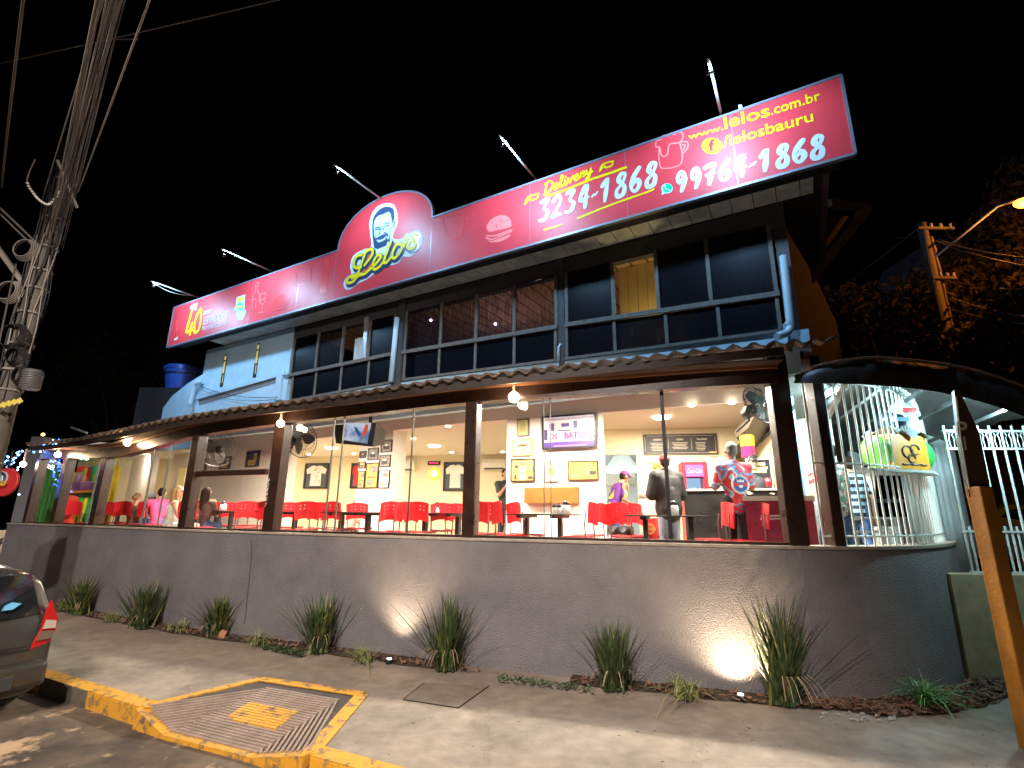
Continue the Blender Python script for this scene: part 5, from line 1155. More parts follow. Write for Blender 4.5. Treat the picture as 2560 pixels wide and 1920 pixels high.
mb = MB(); mb.bar(P - Vector((0, 0, .02)), P - Vector((0, 0, .9)), .2, .2); tag(mb.build('appliance_column', mat('grey_plastic', (.4, .38, .33), .4), bevel=.02), 'tall grey appliance under the wire fruit basket', 'appliance')
# dark display case on the counter at the right
u0, z0, u1, z1 = rect(CF, *cr(C5b, 1490, 700, 1745, 1000)); z0 = zc; t = empty('display_case', CF.pt(u0, z0, -.3)); tag(t, 'black framed display case with burger pictures at the right end of the counter', 'display case')
mb = MB(); CF.slab(mb, u0, z0 + .001, u1, z1, -.5, -.25); mb.build('case', M_black, t); mb = MB()
for q in ((u0, z1 - .03, u1, z1), (u0, z0 + .002, u0 + .025, z1 - .03), (u1 - .025, z0 + .002, u1, z1 - .03)): CF.slab(mb, *q, -.249, -.22)
mb.build('case_frame', mat('pale_frame', (.4, .36, .3), .4), t)
uu, zz = CF.px(*C5b(1590, 800)); mb = MB()
for k, (w_, h_, m_) in enumerate(((.13, .05, 0), (.15, .035, 1), (.12, .05, 0))): CF.slab(mb, uu - w_, zz - .07 + k * .055, uu + w_, zz - .07 + k * .055 + h_, -.248, -.243)
mb.build('burger_picture', M_bread, t)
P = CF.P(*C5b(1712, 985), -.05); mb = MB().lathe([(.045, 0), (.055, .12), (.05, .12), (.04, .01)], P, 14); tag(mb.build('red_cup', mat('cup_red', (.7, .02, .03), .4), smooth=True), 'red paper cup on the counter beside the jersey man', 'cup')
P = CF.P(*C5b(1712, 985), -.05); 
# gumball machine
P = CF.P(*C5b(1510, 690), -.35); t = empty('gumball_machine', P); tag(t, 'small gumball machine with yellow top and magenta base on the display case', 'gumball machine')
zt = CF.px(*C5b(1500, 465))[1]; H = zt - P.z
MB().lathe([(.10, 0), (.11, .02), (.10, H * .45), (.11, H * .5)], P, 16).build('base', mat('magenta_base', (.42, .02, .10), .35), t, autosmooth=True)
MB().lathe([(.10, H * .5), (.11, H * .55), (.11, H * .95), (.09, H)], P, 16).build('sweet_tank', mat('yellow_tank', (.8, .5, .03), .3, var=.4, scale=30), t, autosmooth=True)
# maroon ice-cream freezer near the glass
ZFr = Frame((AT(1857, 1300, 6.75).x, 6.75), (AT(2040, 1300, 6.35).x, 6.35))
u0 = ZFr.px(1866, 1300)[0]; z1 = ZFr.px(1900, 1240)[1]; t = empty('maroon_freezer', ZFr.pt(u0 + .4, 1.0)); tag(t, 'maroon chest unit with pale top and white web address beside the right post', 'freezer')
M_mar = mat('maroon_laminate', (.20, .012, .035), .3, var=.12)
mb = MB(); ZFr.slab(mb, u0, 1.0, ZFr.L, z1 - .06, -.55, 0); mb.build('body', M_mar, t); mb = MB(); ZFr.slab(mb, u0 - .02, z1 - .06, ZFr.L + .02, z1, -.57, .02); mb.build('top', mat('pale_top', (.45, .40, .33), .4), t)
a = ZFr.px(*C5b(1625, 1282)); b = ZFr.px(*C5b(1900, 1275)); h_ = ZFr.px(*C5b(1625, 1258))[1] - a[1]
text(ZFr, 'www.zammer.com', a, b, h_ * .9, .003, M_paper, t, .02); a = ZFr.px(*C5b(1703, 1308)); b = ZFr.px(*C5b(1900, 1302)); text(ZFr, 'zammersorv', a, b, h_ * .8, .003, M_paper, t, .02)
for x in (1638, 1672): c_ = ZFr.px(*C5b(x, 1301)); MB().prism([ZFr.pt(c_[0] + .016 * math.cos(q), c_[1] + .016 * math.sin(q), .001) for q in [2 * PI * i / 14 for i in range(14)]], ZFr.n * .002).build('emblem', M_paper, t)
# red advertising crate and bin near the doorway
u0, z0, u1, z1 = rect(CF, *cr(C5b, 500, 1295, 615, 1560)); f2 = CF.shifted(.35); u0, z0, u1, z1 = rect(f2, *cr(C5b, 500, 1295, 612, 1500)); t = empty('red_cooler_box', f2.pt(u0, 1)); tag(t, 'red cube cooler with round yellow emblem on the floor by the jeans', 'cooler box')
mb = MB(); f2.slab(mb, u0, 1.0, u1, z1, -.35, 0); mb.build('box', mat('cooler_red', (.65, .03, .02), .4), t, bevel=.01); cu_, cz_ = (u0 + u1) / 2, z1 - .16
MB().prism([f2.pt(cu_ + .085 * math.cos(q), cz_ + .085 * math.sin(q), .001) for q in [2 * PI * i / 20 for i in range(20)]], f2.n * .003).build('emblem', M_sep2, t); MB().prism([f2.pt(cu_ + .055 * math.cos(q), cz_ + .055 * math.sin(q), .004) for q in [2 * PI * i / 20 for i in range(20)]], f2.n * .003).build('emblem', MATS['cooler_red'], t)
mb = MB(); f2.slab(mb, cu_ - .1, cz_ - .02, cu_ + .1, cz_ + .02, .001, .009); mb.build('emblem', M_sep2, t)
P = AT(1553, 1380, 8.4); t = empty('waste_bin', (P.x, P.y, 1)); tag(t, 'grey waste bin with black liner folded over its rim near the doorway', 'bin')
zt = AT(1553, 1316, 8.4).z; MB().lathe([(.15, 0), (.2, zt - 1.08)], (P.x, P.y, 1), 18).build('bin_body', mat('bin_grey', (.42, .42, .36), .4), t, smooth=True)
mb = MB().lathe([(.19, zt - 1.04), (.212, zt - 1.0), (.216, zt - 1.1), (.212, zt - 1.12)], (P.x, P.y, 1), 24)
for v in mb.v:
    if v.z < zt - .1: v.z -= .04 * math.sin(7 * math.atan2(v.y - P.y, v.x - P.x))
mb.build('bin_liner', M_black, t, smooth=True)
# wall fans: cage, motor, blades, bracket
def wall_fan(P, yaw, r, lb, tilt=-.15, clean=False):
    t = empty('wall_fan', P); tag(t, lb, 'fan', 'black wall fans')
    M = Matrix.Translation(P) @ Euler((tilt, 0, yaw)).to_matrix().to_4x4()
    mb = MB(); n = 36
    for k in range(n):
        a = 2 * PI * k / n; pts = [(.03, -.085), (r * .5, -.10), (r * .9, -.05), (r, 0), (r * .9, .05), (r * .45, .10), (.08, .11)]
        mb.tube([M @ Vector((q * math.cos(a + y_ * 1.2), y_, q * math.sin(a + y_ * 1.2))) for q, y_ in pts], .0028, 4, False)
    for q, y_ in ((r, 0), (r * .62, -.093), (r * .3, -.095), (r * .62, .085)): mb.tube([M @ Vector((q * math.cos(a), y_, q * math.sin(a))) for a in [2 * PI * i / 32 for i in range(33)]], .004 if q < r else .007, 5, False)
    mb.build('cage', M_black, t)
    MB().lathe([(0, .07), (.07, .09), (.085, .18), (.07, .27), (0, .29)], (0, 0, 0), 16, 'Y', M).build('motor', M_black, t, smooth=True)
    for k in range(3):
        bl_ = MB(); vs = []
        for i in range(7):
            q = .05 + (r * .85 - .05) * i / 6; wd = .035 + .07 * math.sin(PI * min(1, (i + 1.2) / 7.5)); a = 2 * PI * k / 3 + .25 * i / 6
            for s_ in (-1, 1):
                aa = a + s_ * wd / max(q, .09); vs.append(M @ Vector((q * math.cos(aa), s_ * .022, q * math.sin(aa))))
        bl_.add(vs, [(2 * i, 2 * i + 1, 2 * i + 3, 2 * i + 2) for i in range(6)]); bl_.build('blade', mat('smoked_blade', (.06, .055, .05), .35), t, smooth=True)
    MB().tube([M @ Vector((0, .2, 0)), M @ Vector((0, .24, -.1)), M @ Vector((0, .5, -.14))], .016, 8).build('bracket', M_black, t, smooth=True)
wall_fan(AT(*C2(530, 470), 10.2), math.radians(-140), .34, 'wall fan behind the third bay, its wide wire disc facing the pale wall', -.1)
wall_fan(AT(*C3(385, 400), 8.9), math.radians(60), .33, 'black wire fan edge-on beside the pillar with the number', -.12)
wall_fan(AT(*C5b(1620, 200), 6.55), math.radians(25), .27, 'black wire fan high up by the right post above the counter', -.35)
# ============================================================ TABLES, CHAIRS
M_leg = mat('chair_steel', (.16, .15, .15), .35, metal=.7); M_tt = mat('black_tabletop', (.02, .018, .017), .35)
def make_chair():
    t = empty('chair')
    W_, n, m_ = .44, 25, 20
    def P(i, j):
        x = (i / n - .5) * W_; f = j / m_; top = .93 - .035 * (2 * i / n - 1) ** 2; bot = .585 + .045 * (1 - (2 * i / n - 1) ** 2)
        z = bot + (top - bot) * f; y = -.20 - .09 * (z - .45) + .055 * (2 * i / n - 1) ** 2 * -1 + .055 - .03
        return Vector((x * (1 - .05 * (1 - f)), y, z))
    holes = {(i, j) for i in (5, 9, 15, 19) for j in (7, 11, 15)}
    vs = []; fs = []
    for j in range(m_ + 1):
        for i in range(n + 1): p = P(i, j); vs.append(p); 
    N_ = len(vs); vs += [v + Vector((0, .012, 0)) for v in vs]
    idx = lambda i, j: j * (n + 1) + i
    solid = lambda i, j: 0 <= i < n and 0 <= j < m_ and (i, j) not in holes
    for j in range(m_):
        for i in range(n):
            if not solid(i, j): continue
            a, b, c, d = idx(i, j), idx(i + 1, j), idx(i + 1, j + 1), idx(i, j + 1)
            fs.append((a, b, c, d)); fs.append((d + N_, c + N_, b + N_, a + N_))
            for (p, q, ni, nj) in ((a, b, i, j - 1), (b, c, i + 1, j), (c, d, i, j + 1), (d, a, i - 1, j)):
                if not solid(ni, nj): fs.append((q, p, p + N_, q + N_))
    MB().add(vs, fs).build('backrest', M_red, t, smooth=False, local=True)
    mb = MB(); vs = []; fs = []; n2, m2 = 8, 8
    for j in range(m2 + 1):
        for i in range(n2 + 1):
            x = (i / n2 - .5) * .42; y = -.19 + .40 * j / m2; vs.append((x, y, .455 - .012 * (1 - (2 * i / n2 - 1) ** 2) - (.03 * max(0, j / m2 - .8) / .2)))
    k = len(vs); vs += [(a, b, c - .014) for a, b, c in vs]
    for j in range(m2):
        for i in range(n2): a = j * 9 + i; fs += [(a, a + 1, a + 10, a + 9), (a + k, a + 9 + k, a + 10 + k, a + 1 + k)]
    for i in range(n2): fs += [(i, i + k, i + 1 + k, i + 1), (72 + i, 73 + i, 73 + i + k, 72 + i + k)]
    for j in range(m2): fs += [(j * 9, j * 9 + 9, j * 9 + 9 + k, j * 9 + k), (j * 9 + 8, j * 9 + 8 + k, j * 9 + 17 + k, j * 9 + 17)]
    mb.add(vs, fs).build('seat', M_red, t, smooth=True, local=True)
    for s_ in (-1, 1):
        MB().tube([(s_ * .20, .20, 0), (s_ * .185, .13, .43)], .011, 8).build('leg', M_leg, t, local=True)
        MB().tube([(s_ * .20, -.26, 0), (s_ * .19, -.19, .44), (s_ * .195, -.185, .62), (s_ * .19, -.205, .78)], .011, 8).build('leg', M_leg, t, local=True)
    mb = MB(); mb.tube([(-.185, .13, .43), (.185, .13, .43)], .01, 6); mb.tube([(-.185, -.17, .43), (.185, -.17, .43)], .01, 6); mb.tube([(-.185, -.17, .43), (-.185, .13, .43)], .01, 6); mb.tube([(.185, -.17, .43), (.185, .13, .43)], .01, 6); mb.build('seat_frame', M_leg, t, local=True)
    return t
proto = make_chair(); used = [False]
def chair(sx, Y, yaw, label):
    x = RX(sx) * Y; c = proto if not used[0] else copy_tree(proto); used[0] = True
    c.location = (x, Y, 1.0); c.rotation_euler = (0, 0, math.radians(yaw)); tag(c, label, 'chair', 'red plastic chairs'); return c
# yaw: 0 faces away from the photographer (seat beyond the backrest)
CH = [(1281, 7.75, -68, 'red chair at the near left side of the table under the flat television'), (1318, 8.3, -60, 'red chair on the far left side of the table under the flat television'),
 (1442, 7.6, 62, 'red chair at the near right side of the table under the flat television'), (1468, 8.15, 58, 'red chair on the far right side of the table under the flat television'),
 (1205, 8.3, -20, 'red chair right behind the middle dark post, cut by it'), (1227, 8.5, -14, 'red chair just right of the middle dark post, seen whole from behind'),
 (770, 9.6, 20, 'red chair standing right of the table next to the numbered pillar'), (812, 10.4, -10, 'red chair between the paired pane joints and the middle table'), (850, 9.6, -20, 'red chair left of the leg of the middle table'),
 (903, 10.6, 0, 'red chair behind the middle table, its holes showing against the pillar'), (962, 8.9, 42, 'red chair angled at the right end of the middle table'), (1006, 9.0, 30, 'red chair left of the single black pane joint'),
 (1055, 8.9, -12, 'red chair right of the single black pane joint'), (1106, 9.8, 8, 'red chair behind the table beside the middle post'), (1143, 10.2, 0, 'red chair at the far side of the table beside the middle post'), (697, 9.3, -35, 'red chair edge-on just right of the numbered pillar'),
 (730, 10.8, 5, 'red chair behind the table next to the numbered pillar'), (498, 9.9, -14, 'red chair with dark haired person in front, third bay left'), (545, 11.4, 0, 'red chair behind the table in the third bay'), (588, 11.6, 0, 'red chair far behind the table in the third bay, right'),
 (623, 10.2, 22, 'large red chair at the right of the third bay table'), (332, 11.6, -8, 'red chair carrying the woman with the bun'), (388, 11.4, -40, 'red chair carrying the man in the pink shirt'), (284, 13.0, 0, 'red chair left of the woman with the bun, farther back'),
 (195, 12.2, 10, 'red chair at the play room table, left'), (226, 13.2, 0, 'red chair at the play room table, right and farther'), (655, 11.8, 0, 'red chair mostly hidden behind the numbered pillar'),
 (1571, 7.8, -52, 'red chair left of the counter room table, nearer one'), (1598, 8.3, -48, 'red chair left of the counter room table, farther one'), (1770, 6.95, 88, 'red chair seen exactly from the side, in front of the counter'), (1853, 6.75, 88, 'red chair seen from the side next to the maroon chest')]
for c in CH: chair(*c)
def make_table():
    t = empty('table')
    MB().box(-.62, -.36, .728, .62, .36, .75).build('tabletop', M_tt, t, bevel=.004, local=True)
    for s_ in (-1, 1):
        MB().box(s_ * .36 - .04, -.04, .03, s_ * .36 + .04, .04, .69).build('leg', M_tt, t, bevel=.006, local=True)
        mb = MB(); mb.box(s_ * .36 - .05, -.30, .69, s_ * .36 + .05, .30, .727); mb.build('support', M_tt, t, local=True)
        mb = MB(); mb.box(s_ * .36 - .045, -.32, .0, s_ * .36 + .045, .32, .035); mb.build('foot', M_tt, t, bevel=.008, local=True)
    MB().box(-.32, -.025, .30, .32, .025, .35).build('stretcher', M_tt, t, local=True); return t
pt_ = make_table(); ut = [False]
tables = [(1358, 7.75, -27, .74, 'black table under the flat television, nearest on the right side of the middle post'), (889, 9.5, -31, .95, 'black table in the middle bay before the picture pillar'), (1105, 9.2, -30, 1, 'black table left of the middle post'), (718, 10.0, -31, .75, 'black table right of the numbered pillar'),
  (563, 10.8, -31, .72, 'black table in the third bay with a napkin holder'), (1667, 6.95, -20, .8, 'black table in the counter room in front of the jacket man'), (351, 12.6, -28, .8, 'black table between the seated guests'), (283, 14.2, -28, .9, 'black table left of the woman with the bun'), (198, 13.2, -28, 1, 'black table in front of the play frame')]
tabs = []
for sx, Y, yaw, sc_, lb in tables:
    c = pt_ if not ut[0] else copy_tree(pt_); ut[0] = True; c.location = (RX(sx) * Y, Y, 1.0); c.rotation_euler = (0, 0, math.radians(yaw)); c.scale = (sc_, 1, 1); tag(c, lb, 'table', 'black restaurant tables'); tabs.append(c)
M_nap = mat('napkin_white', (.75, .74, .7), .7)
def condiment(sx, Y, kind, lb):
    P = Vector((RX(sx) * Y, Y, 1.752)); t = empty('condiment_set' if kind else 'napkin_holder', P); tag(t, lb, 'condiments', 'table condiments')
    if kind:
        for dx in (-.07, .0):
            MB().lathe([(.03, 0), (.032, .09), (.012, .12)], P + Vector((dx, 0, 0)), 12).build('bottle', M_nap, t, smooth=True); MB().lathe([(.033, .09), (.03, .115), (.012, .15), (0, .155)], P + Vector((dx, 0, 0)), 12).build('cap', M_black, t, smooth=True)
    dx = .1 if kind else 0
    MB().lathe([(.07, 0), (.065, .09), (.05, .13)], P + Vector((dx, .03, 0)), 16).build('dispenser', M_nap, t, smooth=True)
    MB().lathe([(.052, .13), (.045, .17), (.02, .19), (0, .19)], P + Vector((dx, .03, 0)), 16).build('lid', M_black, t, smooth=True)
for a in ((1398, 7.6, 1, 'sauce bottles and round dispenser on the table under the flat television'), (976, 9.3, 0, 'napkin dispenser with black dome left of the black pane joint'), (817, 9.8, 1, 'sauce bottles between the paired pane joints'), (767, 10.4, 0, 'napkin dispenser behind the chair next to the numbered pillar'),
          (1092, 9.6, 0, 'napkin dispenser below the draped jersey'), (556, 10.9, 0, 'napkin dispenser on the third bay table'), (275, 14.0, 0, 'small white dispenser on the far left table'), (1685, 6.9, 0, 'glass jar with dark lid in front of the jacket man')): condiment(*a)

# ============================================================ PEOPLE
def cone(mb, a, b, r0, r1, n=12):
    a = Vector(a); b = Vector(b); d = b - a; L = d.length
    if L < 1e-5: return
    K_ = 4; pts = []; rs = []
    d.normalize()
    for i in range(K_ + 1): q = PI / 2 * (1 - i / K_); pts.append(a - d * r0 * math.sin(q)); rs.append(max(.001, r0 * math.cos(q)))
    for i in range(1, 4): pts.append(a.lerp(b, i / 4)); rs.append(r0 + (r1 - r0) * i / 4)
    for i in range(K_ + 1): q = PI / 2 * (i / K_); pts.append(b + d * r1 * math.sin(q)); rs.append(max(.001, r1 * math.cos(q)))
    mb.tube(pts, rs, n)
def blob(name, prims, mtl, parent, vox=.014, sm=6):
    mb = MB()
    for p in prims:
        if p[0] == 'c': cone(mb, *p[1:])
        elif p[0] == 'e': mb.ball(p[1], p[2], 14, 10, p[3] if len(p) > 3 else None)
        elif p[0] == 'b': mb.box(*p[1])
    me = mb.mesh(name, True); me.materials.append(mtl); o = D.objects.new(name, me); C.objects.link(o); o.parent = parent
    md = o.modifiers.new('r', 'REMESH'); md.mode = 'VOXEL'; md.voxel_size = vox; md.use_smooth_shade = True
    m2 = o.modifiers.new('s', 'SMOOTH'); m2.iterations = sm; m2.factor = .5
    dg = bpy.context.evaluated_depsgraph_get(); dg.update(); new = D.meshes.new_from_object(o.evaluated_get(dg)); o.modifiers.clear(); o.data = new
    for p in new.polygons: p.use_smooth = True
    return o
M_skin = mat('skin', (.52, .28, .18), .55, var=.06, scale=20); M_skin2 = mat('darker_skin', (.26, .13, .08), .55, var=.06); M_hairb = mat('dark_brown_hair', (.018, .009, .006), .85, var=.4, scale=30, spec=.15); M_hairl = mat('light_brown_hair', (.32, .18, .07), .6, var=.4, scale=30)
M_eye = mat('eye_dark', (.02, .015, .012), .3); M_lip = mat('lip', (.45, .13, .11), .5); M_shoe = mat('dark_shoe', (.03, .03, .03), .6); M_jean = mat('blue_jeans', (.05, .10, .24), .8, var=.35, scale=18)
def person(label, loc, yaw, pose='stand', shirt=None, pants=None, skin=None, hair=None, style='short', sleeve=.5, lean=0.0, turn=0.0, arms=('down', 'down'), H=1.72, cap=None, jacket=False, female=False, bare=False, group=None, long_pants=True):
    """local axes: faces +Y, feet at z 0; every joint placed for the pose"""
    t = empty('person', loc, math.radians(yaw)); tag(t, label, 'person', group); k = H / 1.72; skin = skin or M_skin
    V_ = lambda x, y, z: Vector((x * k, y * k, z * k))
    sit = pose == 'sit'; hz = .50 if sit else .93
    def sp(x, y, z):  # lean of the trunk about the hips
        v = Vector((x, y, z - hz)); v.rotate(Euler((-lean, 0, 0))); return V_(v.x, v.y, v.z + hz)
    top = hz + .50; sh = .17 if female else .19
    neck, head = sp(0, 0, top + .06), sp(0, .02, top + .20)
    hd = head - sp(0, 0, top); R_ = Euler((0, 0, turn)).to_matrix(); 
    def hp(x, y, z): v = Vector((x, y, z)) * k; v.rotate(Euler((-lean * .5, 0, turn))); return head + v
    hip = [V_(-.09, 0, hz), V_(.09, 0, hz)]
    if sit: knee = [V_(-.11, .42, .50), V_(.11, .42, .50)]; foot = [V_(-.11, .40, .07), V_(.11, .44, .07)]
    elif pose == 'walk': knee = [V_(-.09, .16, .50), V_(.09, -.02, .49)]; foot = [V_(-.09, .12, .07), V_(.09, -.22, .09)]
    else: knee = [V_(-.10, .02, .49), V_(.10, .02, .49)]; foot = [V_(-.12, -.02, .07), V_(.12, -.02, .07)]
    shp = [sp(-sh, 0, top - .03), sp(sh, 0, top - .03)]; elb = []; wr = []; fd = []
    for s_, a in zip((-1, 1), arms):
        i = 0 if s_ < 0 else 1
        if a == 'down': e_ = sp(s_ * (sh + .05), -.03, top - .33); w_ = sp(s_ * (sh + .05), .04, top - .58); f_ = Vector((0, .15, -1))
        elif a == 'front': e_ = sp(s_ * (sh + .07), .04, top - .31); w_ = sp(s_ * (sh - .03), .27, top - .28); f_ = Vector((0, 1, .05))
        elif a == 'table': e_ = sp(s_ * (sh + .06), .12, top - .28); w_ = sp(s_ * .08, .34, top - .27); f_ = Vector((-s_ * .7, .7, 0))
        elif a == 'up': e_ = sp(s_ * (sh + .04), .16, top - .27); w_ = sp(s_ * .10, .26, top - .05); f_ = Vector((-s_ * .3, .3, .9))
        elif a == 'pocket': e_ = sp(s_ * (sh + .10), -.06, top - .30); w_ = sp(s_ * (sh - .0), .06, top - .50); f_ = Vector((0, .4, -.9))
        elb.append(e_); wr.append(w_); fd.append(f_.normalized())
    body = [('c', sp(0, 0, hz + .02), sp(0, -.005, hz + .2), .135 * k, .115 * k), ('c', sp(-.05, -.005, hz + .2), sp(-.07, 0, top - .12), .105 * k, .115 * k), ('c', sp(.05, -.005, hz + .2), sp(.07, 0, top - .12), .105 * k, .115 * k), ('c', shp[0], shp[1], .062 * k, .062 * k),
            ('c', sp(0, -.01, top - .02), neck, .065 * k, .052 * k), ('c', neck, hp(0, -.01, -.05), .052 * k, .052 * k),
            ('e', hp(0, -.008, .025), (.076 * k, .095 * k, .10 * k)), ('e', hp(0, .022, -.055), (.055 * k, .062 * k, .062 * k)), ('e', hp(0, .098, -.012), (.013 * k, .020 * k, .022 * k)), ('e', hp(0, .078, -.098), (.022 * k, .018 * k, .014 * k)),
            ('e', hp(-.079, -.005, -.005), (.013 * k, .022 * k, .032 * k)), ('e', hp(.079, -.005, -.005), (.013 * k, .022 * k, .032 * k)), ('e', hp(0, .082, .030), (.052 * k, .014 * k, .010 * k))]
    if female: body += [('e', sp(-.075, .085, top - .17), (.065 * k, .055 * k, .065 * k)), ('e', sp(.075, .085, top - .17), (.065 * k, .055 * k, .065 * k))]
    for i in (0, 1):
        s_ = -1 if i == 0 else 1
        body += [('c', hip[i], knee[i], .085 * k, .056 * k), ('c', knee[i], foot[i], .056 * k, .038 * k), ('c', foot[i] + V_(0, -.03, -.03), foot[i] + V_(0, .14, -.045), .036 * k, .028 * k), ('c', shp[i], elb[i], .052 * k, .040 * k), ('c', elb[i], wr[i], .040 * k, .026 * k)]
        d = fd[i]; palm = wr[i] + d * .075 * k; side = d.cross(Vector((0, 0, 1))); side = side.normalized() if side.length > .2 else Vector((0, 1, 0)); up_ = side.cross(d)
        body.append(('c', wr[i], palm, .026 * k, .032 * k))
        for f_, ln in enumerate((.062, .074, .070, .056)):
            r0 = palm + side * ((f_ - 1.5) * .021 * k); mid_ = r0 + (d + up_ * -.1).normalized() * ln * .6 * k; tip = mid_ + (d - up_ * .7).normalized() * ln * .5 * k
            body += [('c', r0, mid_, .0115 * k, .010 * k, 6), ('c', mid_, tip, .010 * k, .0085 * k, 6)]
        body.append(('c', wr[i] + d * .02 * k + side * -.02 * k * s_, wr[i] + d * .07 * k + side * -.058 * k * s_, .013 * k, .010 * k, 6))
    blob('body', body, skin, t, .0095, 2)
    for s_ in (-1, 1): MB().ball(hp(s_ * .031, .0855, .012), .0115 * k, 8, 6).build('eye', M_eye, t, smooth=True, local=True)
    MB().ball(hp(0, .080, -.058), (.024 * k, .010 * k, .007 * k), 10, 6).build('mouth', M_lip, t, smooth=True, local=True)
    if shirt:
        th = .046 if jacket else .014; sw = .065 if jacket else 0
        S_p = [('c', sp(0, 0, hz - (.03 if not sit else -.02)), sp(0, -.005, hz + .2), (.15 + sw) * k, (.125 + sw) * k), ('c', sp(-.05, -.005, hz + .2), sp(-.07, 0, top - .12), (.115 + sw * .8) * k, (.125 + sw * .6) * k), ('c', sp(.05, -.005, hz + .2), sp(.07, 0, top - .12), (.115 + sw * .8) * k, (.125 + sw * .6) * k)]
        if female: S_p += [('e', sp(-.075, .09, top - .17), (.075 * k, .062 * k, .07 * k)), ('e', sp(.075, .09, top - .17), (.075 * k, .062 * k, .07 * k))]
        if not bare:
            S_p += [('c', shp[0], shp[1], (.066 + th) * k, (.066 + th) * k), ('c', sp(0, -.01, top - .04), sp(0, -.005, top + .035), (.085) * k, (.066 + sw * .4) * k)]
            for i in (0, 1):
                if sleeve > 0:
                    e1 = shp[i].lerp(elb[i], min(1, sleeve * 1.35)); S_p.append(('c', shp[i], e1, (.058 + th) * k, (.052 + th) * k))
                    if sleeve > .8: S_p.append(('c', elb[i], elb[i].lerp(wr[i], .92), (.048 + th) * k, (.034 + th) * k))
        blob('shirt' if not jacket else 'jacket', S_p, shirt, t, .013, 3)
    if pants:
        P_p = [('c', hip[0], hip[1], .11 * k, .11 * k), ('c', V_(0, 0, hz - .02), V_(0, 0, hz + .05), .125 * k, .125 * k)]
        for i in (0, 1):
            P_p.append(('c', hip[i], knee[i], .10 * k, .074 * k))
            if long_pants: P_p.append(('c', knee[i], foot[i] + V_(0, 0, .03), .072 * k, .058 * k))
        blob('trousers' if long_pants else 'skirt', P_p, pants, t, .014, 3)
    for i in (0, 1): blob('shoe', [('c', foot[i] + V_(0, -.035, -.03), foot[i] + V_(0, .15, -.04), .042 * k, .034 * k)], M_shoe, t, .012, 2)
    if hair:
        Hh = [('e', hp(0, -.022, .045), (.084 * k, .093 * k, .088 * k))]
        if style == 'short': Hh += [('e', hp(0, -.05, -.01), (.074 * k, .058 * k, .07 * k))]
        if style == 'bun': Hh += [('e', hp(0, -.055, 0), (.078 * k, .06 * k, .08 * k)), ('e', hp(0, -.125, .0), (.05 * k, .045 * k, .06 * k))]
        if style == 'long':
            Hh += [('c', hp(-.055, -.05, .03), hp(-.075, -.06, -.30), .05 * k, .035 * k), ('c', hp(.055, -.05, .03), hp(.075, -.06, -.30), .05 * k, .035 * k), ('c', hp(0, -.07, 0), hp(0, -.10, -.34), .07 * k, .05 * k)]
            if turn: Hh += [('c', hp(-.078, .0, .03), hp(-.085, .02, -.2), .028 * k, .022 * k), ('c', hp(.078, .0, .03), hp(.085, .02, -.2), .028 * k, .022 * k)]
        h_ = MB()
        blob('hair', Hh, hair, t, .011, 2)
    if cap:
        blob('cap', [('e', hp(0, -.012, .062), (.091 * k, .103 * k, .082 * k)), ('c', hp(-.03, .09, .05), hp(.03, .09, .05), .03 * k, .03 * k), ('c', hp(-.025, .13, .042), hp(.025, .13, .042), .022 * k, .022 * k)], cap, t, .010, 3)
    t['k'] = 0; del t['k']
    return t, sp, hp, k, top, hz
def at(sx, Y, z=1.0): return (RX(sx) * Y, Y, z)
def shirtmat(name, cols, scale=6, kind='noise'):
    m = D.materials.new(name); m.use_nodes = True; nt = m.node_tree; b = nt.nodes['Principled BSDF']; tc = nt.nodes.new('ShaderNodeTexCoord')
    if kind == 'stripe':
        n = nt.nodes.new('ShaderNodeTexWave'); n.bands_direction = 'Z'; n.inputs['Scale'].default_value = scale; n.inputs['Distortion'].default_value = .4; o_ = n.outputs['Fac']
    else:
        n = nt.nodes.new('ShaderNodeTexNoise'); n.inputs['Scale'].default_value = scale; n.inputs['Detail'].default_value = 1; o_ = n.outputs['Fac']
    nt.links.new(tc.outputs['Object'], n.inputs['Vector']); r = nt.nodes.new('ShaderNodeValToRGB'); r.color_ramp.interpolation = 'CONSTANT'
    while len(r.color_ramp.elements) > 1: r.color_ramp.elements.remove(r.color_ramp.elements[0])
    lo, hi = (0, 1) if kind == 'stripe' else (.36, .64)
    r.color_ramp.elements[0].position = 0; r.color_ramp.elements[0].color = (*cols[0], 1)
    for i, c in enumerate(cols[1:]): e = r.color_ramp.elements.new(lo + (hi - lo) * (i + 1) / len(cols)); e.color = (*c, 1)
    nt.links.new(o_, r.inputs[0]); nt.links.new(r.outputs[0], b.inputs['Base Color']); b.inputs['Roughness'].default_value = .8; return m
# counter customers
P_ = at(1672, 7.75); r_ = AT(1672, 1143, 7.75).z - 1.0
person('man from behind in a padded dark jacket, jeans and red cap at the counter', P_, 12, shirt=mat('black_padded_jacket', (.010, .0095, .008), .75, var=.5, scale=9, bump=1.0, bscale=12), pants=mat('light_jeans', (.22, .28, .36), .8, var=.3, scale=12), hair=M_hairb, cap=mat('red_cap', (.55, .02, .02), .6), sleeve=1, jacket=True, turn=-.35, arms=('front', 'front'), H=r_ + .0, lean=.03)
jm = shirtmat('red_blue_jersey', [(.50, .04, .05), (.12, .30, .50), (.50, .04, .05), (.10, .34, .55), (.45, .45, .5), (.55, .05, .06)], 5)
P_ = at(1842, 7.15); hh = AT(1838, 1112, 7.15).z - 1.0
t, sp, hp, k, top, hz = person('man from behind in a red and blue football jersey with crowned round crest', P_, 2, shirt=jm, pants=mat('dark_trousers', (.02, .02, .022), .8), skin=M_skin2, hair=mat('short_grey_hair', (.09, .07, .06), .7), sleeve=.62, arms=('front', 'front'), H=hh, turn=-.1)
c0_ = sp(0, -.158, top - .27)
